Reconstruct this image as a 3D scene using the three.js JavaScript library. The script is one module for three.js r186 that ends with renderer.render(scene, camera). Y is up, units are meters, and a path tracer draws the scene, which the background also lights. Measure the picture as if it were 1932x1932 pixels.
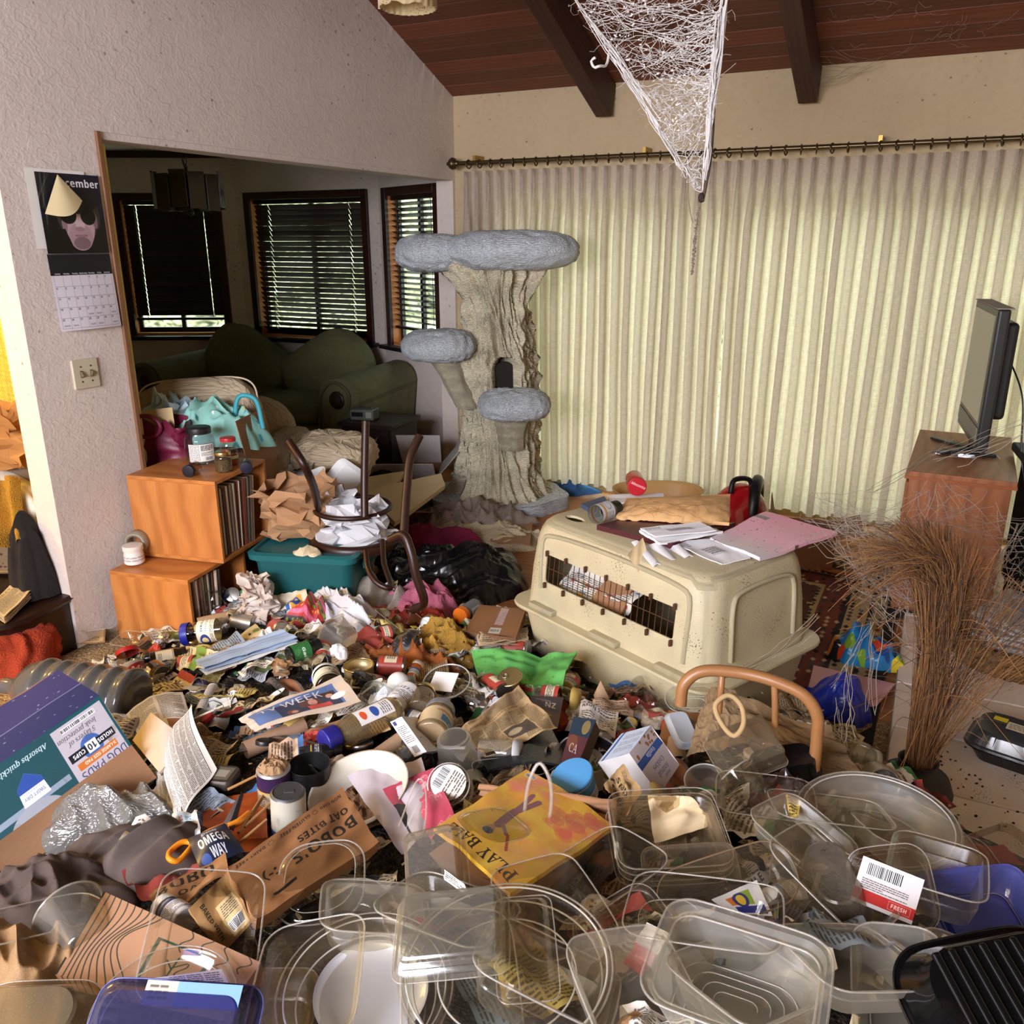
import * as THREE from 'three';
import { RoundedBoxGeometry } from 'three/addons/geometries/RoundedBoxGeometry.js';
import { mergeGeometries, mergeVertices, toCreasedNormals } from 'three/addons/utils/BufferGeometryUtils.js';
import { ImprovedNoise } from 'three/addons/math/ImprovedNoise.js';
import { RectAreaLightUniformsLib } from 'three/addons/lights/RectAreaLightUniformsLib.js';
import { Brush, Evaluator, SUBTRACTION } from 'three-bvh-csg';

// ---------- camera, sky, lights, exposure ----------
const scene = new THREE.Scene();
const camera = new THREE.PerspectiveCamera(62.24, 1, 0.05, 100);
camera.position.set(0, 1.65, 0);
camera.rotation.set(-17.8 * Math.PI / 180, 26.2 * Math.PI / 180, -0.1 * Math.PI / 180, 'YXZ');
const renderer = new THREE.WebGLRenderer({ antialias: true });
renderer.toneMapping = THREE.LinearToneMapping;
renderer.toneMappingExposure = 2.35;
renderer.shadowMap.enabled = true;
RectAreaLightUniformsLib.init();
scene.background = new THREE.Color(0.86, 0.95, 1.0);
scene.backgroundIntensity = 3.3;
scene.environment = null;
function areaLight(name, w, h, pos, target, color, intensity) {
  const l = new THREE.RectAreaLight(color, intensity, w, h);
  l.name = name; l.position.set(...pos); l.lookAt(...target); scene.add(l); return l;
}
// daylight in the window behind the camera and an added, unseen fill fixture over the middle of the room
areaLight('window_daylight', 2.3, 1.2, [-1.35, 1.95, 1.86], [-1.5, 1.2, -3], 0xf4f1ff, 15);
areaLight('added_fill_light', 1.2, 0.3, [-1.0, 3.38, -2.1], [-1.0, 0, -2.1001], 0xfff0e0, 66);

// ---------- helpers ----------
const PI = Math.PI, { clamp, lerp, smoothstep } = THREE.MathUtils;
let SEED = 7;
const rnd = (a = 1, b) => { SEED = (SEED + 0x6d2b79f5) | 0; let t = Math.imul(SEED ^ (SEED >>> 15), 1 | SEED); t = (t + Math.imul(t ^ (t >>> 7), 61 | t)) ^ t; const u = ((t ^ (t >>> 14)) >>> 0) / 4294967296; return b === undefined ? u * a : a + u * (b - a); };
const pick = (a) => a[Math.floor(rnd(a.length))];
const IN = new ImprovedNoise();
const nz = (x, y = 0, z = 0) => IN.noise(x, y, z);
const fbm = (x, y, z = 0, o = 4) => { let s = 0, a = 0.5; for (let i = 0; i < o; i++) { s += a * IN.noise(x, y, z + i * 7.3); x *= 2.03; y *= 2.03; z *= 2.03; a *= 0.5; } return s; };
const ridge = (x, y, z = 0) => 1 - Math.abs(nz(x, y, z)) * 2;
const V = (x, y, z) => Array.isArray(x) ? new THREE.Vector3(...x) : x.isVector3 ? x.clone() : new THREE.Vector3(x, y, z);
const used = {};
const numbered = (n) => { used[n] = (used[n] ?? -1) + 1; return used[n] ? n + '_' + String(used[n]).padStart(3, '0') : n; };
function mesh(name, geo, mat, parent) {
  const m = new THREE.Mesh(geo, mat); m.name = name; m.castShadow = m.receiveShadow = true;
  if (parent) parent.add(m); return m;
}
function thing(name, label, category, pos = [0, 0, 0], rotY = 0, group) {
  const g = new THREE.Group(); g.name = numbered(name); g.position.set(...pos); g.rotation.y = rotY;
  g.userData = { label, category }; if (group) g.userData.group = group; scene.add(g); return g;
}
function solo(name, label, category, geo, mat, group) {
  const m = mesh(numbered(name), geo, mat); m.userData = { label, category }; if (group) m.userData.group = group; scene.add(m); return m;
}
function struct(name, geo, mat, parent) { const m = mesh(parent ? name : numbered(name), geo, mat, parent ?? scene); if (!parent) m.userData.kind = 'structure'; return m; }
function sgroup(name) { const g = new THREE.Group(); g.name = numbered(name); g.userData.kind = 'structure'; scene.add(g); return g; }
const plabel = (m, l) => { m.userData.label = l; return m; };
// textures
function dtex(w, h, fn, { srgb = true, rep } = {}) {
  const d = new Uint8Array(w * h * 4);
  for (let y = 0, i = 0; y < h; y++) for (let x = 0; x < w; x++, i += 4) { const c = fn(x / w, y / h, x, y); if (Array.isArray(c)) { d[i] = clamp(c[0], 0, 255); d[i + 1] = clamp(c[1], 0, 255); d[i + 2] = clamp(c[2], 0, 255); } else d[i] = d[i + 1] = d[i + 2] = clamp(c, 0, 255); d[i + 3] = 255; }
  const t = new THREE.DataTexture(d, w, h); t.magFilter = THREE.LinearFilter; t.minFilter = THREE.LinearMipmapLinearFilter; t.generateMipmaps = true; t.wrapS = t.wrapT = THREE.RepeatWrapping;
  if (srgb) t.colorSpace = THREE.SRGBColorSpace; if (rep) t.repeat.set(...rep); t.needsUpdate = true; return t;
}
// seamless noise on the unit square
const tn = (u, v, f, s = 0) => { const a = nz(u * f, v * f, s), b = nz((u - 1) * f, v * f, s), c = nz(u * f, (v - 1) * f, s), d = nz((u - 1) * f, (v - 1) * f, s), p = u * u * (3 - 2 * u), q = v * v * (3 - 2 * v); return (a * (1 - p) + b * p) * (1 - q) + (c * (1 - p) + d * p) * q; };
const rep = (t, x, y) => { const c = t.clone(); c.repeat.set(x, y); c.needsUpdate = true; return c; };
const M = (o) => new THREE.MeshPhysicalMaterial({ side: THREE.DoubleSide, roughness: 0.7, ...o });
const C = (r, g, b) => new THREE.Color().setRGB(r / 255, g / 255, b / 255, THREE.SRGBColorSpace);
const mcache = {};
const plain = (r, g, b, rough = 0.7, extra = {}) => { const k = [r, g, b, rough, JSON.stringify(extra)].join(); return mcache[k] ??= M({ color: C(r, g, b), roughness: rough, ...extra }); };
// geometry
const at = (g, x = 0, y = 0, z = 0, rx = 0, ry = 0, rz = 0, s = 1) => g.applyMatrix4(new THREE.Matrix4().compose(V(x, y, z), new THREE.Quaternion().setFromEuler(new THREE.Euler(rx, ry, rz)), Array.isArray(s) ? V(s) : V(s, s, s)));
const box = (w, h, d, x = 0, y = 0, z = 0) => new THREE.BoxGeometry(w, h, d).translate(x, y, z);
const rbox = (w, h, d, r = 0.01, seg = 2) => new RoundedBoxGeometry(w, h, d, seg, Math.min(r, w / 2.01, h / 2.01, d / 2.01));
const merge = (a) => mergeGeometries(a.map((g) => { const q = g.index ? g.toNonIndexed() : g; for (const k of Object.keys(q.attributes)) if (!['position', 'normal', 'uv'].includes(k)) q.deleteAttribute(k); return q; }));
const lathe = (p, seg = 28) => new THREE.LatheGeometry(p.map((q) => new THREE.Vector2(Math.max(q[0], 0.0001), q[1])), seg);
const tube = (pts, r, seg = 24, rs = 8, closed = false) => new THREE.TubeGeometry(new THREE.CatmullRomCurve3(pts.map((p) => V(p)), closed), seg, r, rs, closed);
const rod = (a, b, r, rs = 8) => { const A = V(a), B = V(b), d = B.clone().sub(A); const g = new THREE.CylinderGeometry(r, r, d.length(), rs); g.applyQuaternion(new THREE.Quaternion().setFromUnitVectors(V(0, 1, 0), d.clone().normalize())); return g.translate((A.x + B.x) / 2, (A.y + B.y) / 2, (A.z + B.z) / 2); };
// grid surface f(u, v) -> [x, y, z]
function surf(nu, nv, f, { closedU = false, uv } = {}) {
  const pos = [], uvs = [], idx = [];
  for (let j = 0; j <= nv; j++) for (let i = 0; i <= nu; i++) { const u = i / nu, v = j / nv; pos.push(...f(closedU && i === nu ? 0 : u, v)); uvs.push(...(uv ? uv(u, v) : [u, v])); }
  for (let j = 0; j < nv; j++) for (let i = 0; i < nu; i++) { const a = j * (nu + 1) + i, b = a + 1, c = a + nu + 1, d = c + 1; idx.push(a, b, d, a, d, c); }
  const g = new THREE.BufferGeometry(); g.setAttribute('position', new THREE.Float32BufferAttribute(pos, 3)); g.setAttribute('uv', new THREE.Float32BufferAttribute(uvs, 2)); g.setIndex(idx); g.computeVertexNormals();
  if (closedU) { const n = g.attributes.normal; for (let j = 0; j <= nv; j++) { const a = j * (nu + 1), b = a + nu, q = V(n.getX(a) + n.getX(b), n.getY(a) + n.getY(b), n.getZ(a) + n.getZ(b)).normalize(); n.setXYZ(a, q.x, q.y, q.z); n.setXYZ(b, q.x, q.y, q.z); } }
  return g;
}
const crease = (g, a = 0.6) => toCreasedNormals(g, a);
// rounded rectangle ring
function rr(w, d, r, y, n = 6) {
  const out = []; r = Math.min(r, w / 2 - 1e-4, d / 2 - 1e-4);
  for (const [cx, cz, a0] of [[w / 2 - r, d / 2 - r, 0], [-(w / 2 - r), d / 2 - r, PI / 2], [-(w / 2 - r), -(d / 2 - r), PI], [w / 2 - r, -(d / 2 - r), 1.5 * PI]]) for (let i = 0; i <= n; i++) { const a = a0 + (i / n) * PI / 2; out.push([cx + r * Math.cos(a), y, cz + r * Math.sin(a)]); }
  return out;
}
// stack of closed rings -> surface, optional caps
function loft(rings, { cap0 = false, cap1 = false, ang = 0.7 } = {}) {
  const n = rings[0].length, pos = [], idx = [], uv = [];
  rings.forEach((r, j) => r.forEach((p, i) => { pos.push(...p); uv.push(i / n, j / (rings.length - 1)); }));
  for (let j = 0; j < rings.length - 1; j++) for (let i = 0; i < n; i++) { const a = j * n + i, b = j * n + (i + 1) % n, c = a + n, d = b + n; idx.push(a, d, b, a, c, d); }
  const cap = (j, flip) => { const c = pos.length / 3, m = [0, 0, 0]; rings[j].forEach((p) => p.forEach((x, k) => (m[k] += x / n))); pos.push(...m); uv.push(0.5, 0.5); for (let i = 0; i < n; i++) { const a = j * n + i, b = j * n + (i + 1) % n; flip ? idx.push(c, b, a) : idx.push(c, a, b); } };
  if (cap0) cap(0, false); if (cap1) cap(rings.length - 1, true);
  const g = new THREE.BufferGeometry(); g.setAttribute('position', new THREE.Float32BufferAttribute(pos, 3)); g.setAttribute('uv', new THREE.Float32BufferAttribute(uv, 2)); g.setIndex(idx);
  return crease(g, ang);
}
function warp(g, f) { const p = g.attributes.position; for (let i = 0; i < p.count; i++) { const q = f(p.getX(i), p.getY(i), p.getZ(i), i); p.setXYZ(i, q[0], q[1], q[2]); } g.computeVertexNormals(); return g; }
const setUV = (g, f) => { const p = g.attributes.position, n = g.attributes.normal, a = new Float32Array(p.count * 2); for (let i = 0; i < p.count; i++) { const q = f(p.getX(i), p.getY(i), p.getZ(i), n.getX(i), n.getY(i), n.getZ(i)); a[i * 2] = q[0]; a[i * 2 + 1] = q[1]; } g.setAttribute('uv', new THREE.BufferAttribute(a, 2)); return g; };
// box-projected uv in metres
const uvBox = (g, s = 1) => setUV(g, (x, y, z, nx, ny, nzv) => { const a = Math.abs(nx), b = Math.abs(ny), c = Math.abs(nzv); return b >= a && b >= c ? [x * s, z * s] : a >= c ? [z * s, y * s] : [x * s, y * s]; });
// ---------- printed matter: one shared atlas ----------
const PAGE = 2048, pages = [];
function page() { const c = document.createElement('canvas'); c.width = c.height = PAGE; const x = c.getContext('2d'); x.fillStyle = '#ddd'; x.fillRect(0, 0, PAGE, PAGE); const t = new THREE.CanvasTexture(c); t.colorSpace = THREE.SRGBColorSpace; const p = { c, x, t, sx: 2, sy: 2, row: 0, mats: {} }; pages.push(p); return p; }
function print(w, h, draw) {
  let p = pages[pages.length - 1] ?? page();
  if (p.sx + w > PAGE - 2) { p.sx = 2; p.sy += p.row + 4; p.row = 0; }
  if (p.sy + h > PAGE - 2) { p = page(); }
  const X = p.sx, Y = p.sy; p.sx += w + 4; p.row = Math.max(p.row, h);
  p.x.save(); p.x.translate(X, Y); p.x.beginPath(); p.x.rect(0, 0, w, h); p.x.clip(); draw(p.x, w, h); p.x.restore();
  return { p, u0: (X + 1) / PAGE, v0: 1 - (Y + h - 1) / PAGE, u1: (X + w - 1) / PAGE, v1: 1 - (Y + 1) / PAGE };
}
const pmat = (r, rough = 0.65, extra = {}) => { const k = rough + JSON.stringify(extra); return r.p.mats[k] ??= M({ map: r.p.t, roughness: rough, ...extra }); };
const toRect = (g, r) => { const a = g.attributes.uv; for (let i = 0; i < a.count; i++) a.setXY(i, lerp(r.u0, r.u1, clamp(a.getX(i), 0, 1)), lerp(r.v0, r.v1, clamp(a.getY(i), 0, 1))); return g; };
const txt = (x, s, px, py, size, color = '#111', o = {}) => { x.save(); x.translate(px, py); if (o.rot) x.rotate(o.rot); if (o.sx) x.scale(o.sx, 1); x.fillStyle = color; x.font = (o.bold ? 'bold ' : '') + (o.ital ? 'italic ' : '') + size + 'px ' + (o.font ?? 'sans-serif'); x.textAlign = o.align ?? 'left'; x.textBaseline = o.base ?? 'alphabetic'; x.fillText(s, 0, 0); x.restore(); };
function textLines(x, X, Y, w, h, step, color = 'rgba(50,45,40,.75)', th = 0.45) { x.fillStyle = color; for (let y = Y; y < Y + h; y += step) { let q = X; const end = X + w * (rnd() < 0.12 ? rnd(0.4, 0.9) : 1); while (q < end - 1) { const l = Math.min(rnd(2, 7) * step * 0.35, end - q); x.fillRect(q, y, l, step * th); q += l + step * 0.3; } } }
function barcode(x, X, Y, w, h) { x.fillStyle = '#fff'; x.fillRect(X - 2, Y - 2, w + 4, h + 4); x.fillStyle = '#111'; let q = X; while (q < X + w) { const l = rnd(1, 3); x.fillRect(q, Y, l, h); q += l + rnd(1, 3); } }
const fillR = (x, c, X, Y, w, h) => { x.fillStyle = c; x.fillRect(X, Y, w, h); };
const ell = (x, c, cx, cy, rx, ry, rot = 0) => { x.fillStyle = c; x.beginPath(); x.ellipse(cx, cy, rx, ry, rot, 0, PI * 2); x.fill(); };
function grime(x, w, h, n = 40, c = '70,50,25') { for (let i = 0; i < n; i++) { x.fillStyle = `rgba(${c},${rnd(0.03, 0.2)})`; x.beginPath(); x.ellipse(rnd(w), rnd(h), rnd(1, w * 0.05), rnd(1, h * 0.05), rnd(3), 0, 7); x.fill(); } }
// ---------- shared textures ----------
const T = {};
T.plaster = dtex(512, 512, (u, v) => { const a = tn(u, v, 9, 1) + 0.5 * tn(u, v, 21, 2); let k = smoothstep(a, 0.02, 0.12) * 90; k += 60 * smoothstep(tn(u, v, 34, 3), 0.05, 0.2); return 90 + k + 30 * tn(u, v, 90, 5); }, { srgb: false });
T.plasterC = dtex(512, 512, (u, v) => { const a = 240 + 10 * tn(u, v, 5, 8) + 8 * tn(u, v, 40, 9); const s = smoothstep(tn(u, v, 60, 4), 0.42, 0.6) * 70; return [a - s, a - s * 1.05, a - 2 - s * 1.1]; });
const woodTex = (base, dark, { f = 1, knots = 2, seed = 1, w = 512 } = {}) => dtex(w, w, (u, v) => {
  let wob = 0.05 * tn(u, v, 3, seed) + 0.012 * tn(u, v, 16, seed + 2), yy = v + wob;
  let kn = 0; for (let k = 0; k < knots; k++) { const kx = (0.21 + k * 0.47 + seed * 0.13) % 1, ky = (0.3 + k * 0.31 + seed * 0.37) % 1, dx = (u - kx) * 1.2, dy = (v - ky) * 3, d = Math.hypot(dx, dy); yy += 0.05 * Math.exp(-d * d * 60) * Math.sign(dy || 1); kn += Math.exp(-d * d * 1800); }
  const g = 0.5 + 0.5 * Math.sin(yy * PI * 2 * 14 * f + 3 * tn(u, v, 4, seed + 5)), fine = tn(u * 0.999, v, 8, seed + 9) * 0.2 + 0.25 * nz(u * 12, v * 220, seed), t = clamp(0.5 * g * g + 0.28 + fine + kn * 2, 0, 1);
  return base.map((b, i) => lerp(b, dark[i], t * 0.75));
});
T.pine = woodTex([206, 136, 70], [158, 90, 38], { seed: 1, f: 0.55 });
T.cedar = woodTex([164, 108, 76], [108, 66, 46], { seed: 2, knots: 3 });
T.beam = woodTex([96, 62, 44], [52, 30, 21], { seed: 3, knots: 1 });
T.oak = woodTex([168, 104, 60], [108, 62, 32], { seed: 4, knots: 0, f: 1.6 });
T.laminate = woodTex([190, 128, 74], [140, 84, 42], { seed: 5, knots: 0, f: 1.2 });
T.linen = dtex(256, 256, (u, v) => { const a = 225 + 16 * Math.sin(u * PI * 128) * 0.4 + 14 * nz(u * 90, v * 9, 2) + 14 * nz(u * 9, v * 90, 3) + 10 * nz(u * 60, v * 60, 4); return [a, a - 3, a - 8]; });
T.weave = dtex(256, 256, (u, v) => 128 + 60 * Math.sin(u * PI * 64) * Math.sin(v * PI * 64) + 40 * nz(u * 60, v * 60), { srgb: false });
T.fleece = dtex(512, 512, (u, v) => { const a = tn(u, v, 50, 1), b = tn(u, v, 110, 2); return 128 + 170 * a + 90 * b; }, { srgb: false });
T.mottle = dtex(512, 512, (u, v) => { const a = 232 + 60 * tn(u, v, 60, 5) + 30 * tn(u, v, 130, 6) + 20 * tn(u, v, 4, 7); return [a, a, a]; });
T.card = dtex(256, 256, (u, v) => { const a = 222 + 16 * tn(u, v, 40, 3) + 10 * tn(u, v, 5, 4) + 4 * Math.sin(v * PI * 80); return [a, a, a]; });
T.wrinkle = dtex(512, 512, (u, v) => { const a = tn(u, v, 5, 1) * 0.4, r1 = 1 - Math.abs(tn(u + a * 0.1, v, 7, 2)) * 4, r2 = 1 - Math.abs(tn(u, v + a * 0.1, 13, 3)) * 4; return 90 + 70 * clamp(r1, 0, 1) + 45 * clamp(r2, 0, 1) + 20 * tn(u, v, 30, 4); }, { srgb: false });
T.dirt = dtex(512, 512, (u, v) => { const s = smoothstep(tn(u, v, 110, 3) + 0.5 * tn(u, v, 5, 4), 0.44, 0.6); const a = 245 + 14 * tn(u, v, 6, 5); return [a - s * 120, a - s * 140 - 2, a - s * 165 - 4]; });
T.carpet = dtex(512, 512, (u, v) => { const a = 1 + 0.7 * tn(u, v, 90, 3) + 0.4 * tn(u, v, 40, 4) + 0.3 * tn(u, v, 6, 7), s = smoothstep(tn(u, v, 80, 8), 0.2, 0.5); return [150 * a - 70 * s, 126 * a - 70 * s, 88 * a - 60 * s]; });
// clear plastics and other shared materials
const clear = (r = 235, g = 235, b = 230, rough = 0.08, extra = {}) => plain(r, g, b, rough, { transmission: 1, thickness: 0, ior: 1.5, ...extra });
const MT = {
  wall: M({ color: C(226, 212, 203), map: rep(T.plasterC, 0.7, 0.7), bumpMap: rep(T.plaster, 2.2, 2.2), bumpScale: 0.0014, roughness: 0.9 }),
  wallB: M({ color: C(198, 176, 140), map: rep(T.plasterC, 0.7, 0.7), bumpMap: rep(T.plaster, 2.2, 2.2), bumpScale: 0.0008, roughness: 0.9 }),  // tan holds the back wall's shading in its base colour
  white: plain(236, 236, 236, 0.5), cream: plain(222, 206, 176, 0.6), black: plain(20, 20, 22, 0.35), card: M({ color: C(176, 130, 92), map: rep(T.card, 4, 4), roughness: 0.85 }),
  cardW: M({ color: C(226, 220, 214), map: rep(T.card, 4, 4), roughness: 0.8 }), pine: M({ map: T.pine, roughness: 0.45 }), cedar: M({ map: T.cedar, roughness: 0.6 }), beam: M({ map: T.beam, roughness: 0.6 }),
  steel: plain(190, 190, 190, 0.3, { metalness: 1 }), gold: plain(205, 180, 120, 0.3, { metalness: 1 }), paper: plain(232, 228, 220, 0.8), dark: plain(40, 26, 18, 0.4), foil: plain(215, 215, 215, 0.35, { metalness: 1 }),
  clear: clear(), smoke: clear(225, 222, 212, 0.15), frost: clear(244, 244, 240, 0.62), film: clear(246, 246, 246, 0.12), glassjar: clear(238, 240, 236, 0.03),
};
// ================= ROOM SHELL =================
const XL = -3.07, ZB = -5.37, roofY = (z) => z <= -0.6 ? 2.555 + 0.4 * (z - ZB) : 4.463 - 0.4 * (z + 0.6);
{ // floors
  const fl = M({ map: rep(T.laminate, 0.7, 1.4), roughness: 0.5 });
  struct('floor', uvBox(box(9, 0.2, 8.6, -2.2, -0.1, -1.95)), fl);
  const cp = struct('floor_carpet', uvBox(box(3.2, 0.012, 3.9, -1.47, 0.006, -1.0)), M({ map: rep(T.carpet, 1.6, 1.6), roughness: 1, bumpMap: rep(T.fleece, 1.6, 1.6), bumpScale: 0.006 }));
}
function shapeWall(name, pts, holes, th, mat, parent) { // pts in (along, up); extruded outwards +z local
  const s = new THREE.Shape(pts.map((p) => new THREE.Vector2(...p)));
  for (const h of holes) s.holes.push(new THREE.Path(h.map((p) => new THREE.Vector2(...p))));
  return new THREE.ExtrudeGeometry(s, { depth: th, bevelEnabled: false });
}
const rect = (a, b, c, d) => [[a, b], [c, b], [c, d], [a, d]];
{ // left wall with the wide opening, its end towards the doorway, the lintel above the doorway and the rest
  const top = (s) => roofY(-s) + 0.02;
  const g = shapeWall('w', [[2.1, 0], [2.53, 0], [2.53, 2.06], [5.34, 2.06], [5.34, 0], [5.5, 0], [5.5, top(5.37)], [5.37, top(5.37)], [0.9, top(0.9)], [0.9, 2.12], [2.1, 2.12]], [], 0.13, MT.wall);
  struct('wall_left', g.rotateY(PI / 2).translate(XL - 0.13, 0, 0), MT.wall);
  const g2 = shapeWall('w', [[-1.9, 0], [0.9, 0], [0.9, top(0.9)], [0.6, top(0.6)], [-1.9, top(-1.9)]], [], 0.13).rotateY(PI / 2).translate(XL - 0.13, 0, 0);
  struct('wall_left_near', g2, MT.wall);
  struct('trim_1', uvBox(rbox(0.15, 2.06, 0.022, 0.004).translate(XL - 0.062, 1.03, -2.541), 1), plain(122, 84, 54, 0.6));
  struct('trim_2', uvBox(rbox(0.13, 0.03, 2.8, 0.004).translate(XL - 0.065, 2.046, -3.935), 1), MT.wall);
}
{ // back wall round the sliding door
  const g = shapeWall('w', rect(-3.2, 0, 1.75, 2.6), [rect(-2.72, 0.06, 1.1, 1.93)], 0.13);
  struct('wall_back', g.translate(0, 0, ZB - 0.13), MT.wallB);
  struct('wall_right', box(0.13, 4.6, 7.3, 1.68, 2.3, -1.75), MT.wallB);
  const g3 = shapeWall('w', rect(-3.2, 0, 1.75, 4.6), [rect(-2.5, 1.35, -0.2, 2.55)], 0.13);
  struct('wall_front', g3.translate(0, 0, 1.9), MT.wallB);
}
{ // sloped ceiling of boards, each board its own
  const cg = sgroup('ceiling');
  const A = Math.atan(0.4), L = 5.3, W = 0.125;
  struct('roof_deck', box(5.0, 0.06, L, 0, 0, 0).rotateX(A).translate(-0.7, roofY(-2.98) + 0.075, -2.98), MT.beam, cg);
  struct('roof_deck', box(5.0, 0.06, 2.9, 0, 0, 0).rotateX(-A).translate(-0.7, roofY(0.75) + 0.06, 0.75), MT.beam, cg);
  const mats = [[176, 148, 128], [164, 138, 120], [188, 156, 134], [154, 130, 114]].map((c) => M({ color: C(...c), map: T.cedar, roughness: 0.55 }));
  const geos = [0, 1, 2, 3].map((k) => setUV(rbox(4.76, 0.022, W - 0.005, 0.004, 1), (x, y, z) => [x * 0.55 + k * 0.37, z * 2.2 + k * 0.23]));
  for (let k = 0; k < 38; k++) {
    const s = (k + 0.5) * W, z = ZB + s * Math.cos(A), y = 2.555 + s * Math.sin(A);
    const p = struct('plank', geos[(k * 7 + (k >> 1)) % 4], mats[(k * 5 + (k >> 2)) % 4], cg);
    p.position.set(-0.7, y + 0.004, z); p.rotation.x = -A * -1;
  }
  const bm = M({ map: T.beam, color: C(200, 170, 150), roughness: 0.6 });
  for (const [x, w] of [[-1.985, 0.1], [-0.8, 0.1], [0.4, 0.1]]) {
    const l = 5.2, g = setUV(rbox(w, 0.2, l, 0.006, 1), (X, Y, Z, nx, ny) => [Z * 0.6 + x, (Math.abs(nx) > 0.5 ? Y : X) * 2]);
    const b = struct('ceiling_beam', g, bm); const zc = ZB + 0.0 + l / 2 * Math.cos(A);
    b.position.set(x, roofY(zc) - 0.105, zc + 0.03); b.rotation.x = A * -1 * -1;
  }
  cg.children.forEach((c) => { if (c.name === 'plank') c.rotation.x = -A; });
  for (const c of scene.children) if (c.name.startsWith('ceiling_beam')) c.rotation.x = -A;
  cg.children.forEach((c, i) => { if (c.name === 'roof_deck') { c.rotation.x = 0; } });
}
// ---------- alcove behind the opening: three-sided bay with blinds ----------
const HA = 2.36, bay = [[XL - 0.02, ZB - 0.02], [-4.03, -5.85], [-5.5, -5.85], [-6.5, -5.3]];
{
  struct('ceiling_alcove', box(3.6, 0.1, 3.6, -5.0, HA + 0.05, -4.4), plain(206, 208, 196, 0.9));
  struct('wall_alcove', box(0.12, HA, 2.7, -6.56, HA / 2, -4.0), MT.wall);
  struct('wall_partition', box(3.4, 2.4, 0.12, -4.9, 1.2, -2.62), M({ color: C(240, 214, 130), bumpMap: rep(T.plaster, 1, 1), bumpScale: 0.003, roughness: 0.9 }));
  struct('wall_yellow_left', box(0.12, 2.4, 3.2, -6.5, 1.2, -1.0), MT.wall); struct('wall_yellow_near', box(3.4, 2.4, 0.12, -4.9, 1.2, 0.4), MT.wall);
  struct('ceiling_yellow', box(3.6, 0.1, 3.3, -4.95, 2.45, -1.1), plain(220, 210, 190, 0.9));
}
const brown = M({ map: rep(T.beam, 1, 1), color: C(150, 110, 90), roughness: 0.4 }), blackFrame = plain(18, 17, 16, 0.4);
const slatM = [M({ map: T.beam, color: C(110, 84, 66), roughness: 0.45 }), M({ map: T.beam, color: C(150, 112, 84), roughness: 0.45 })];
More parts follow.
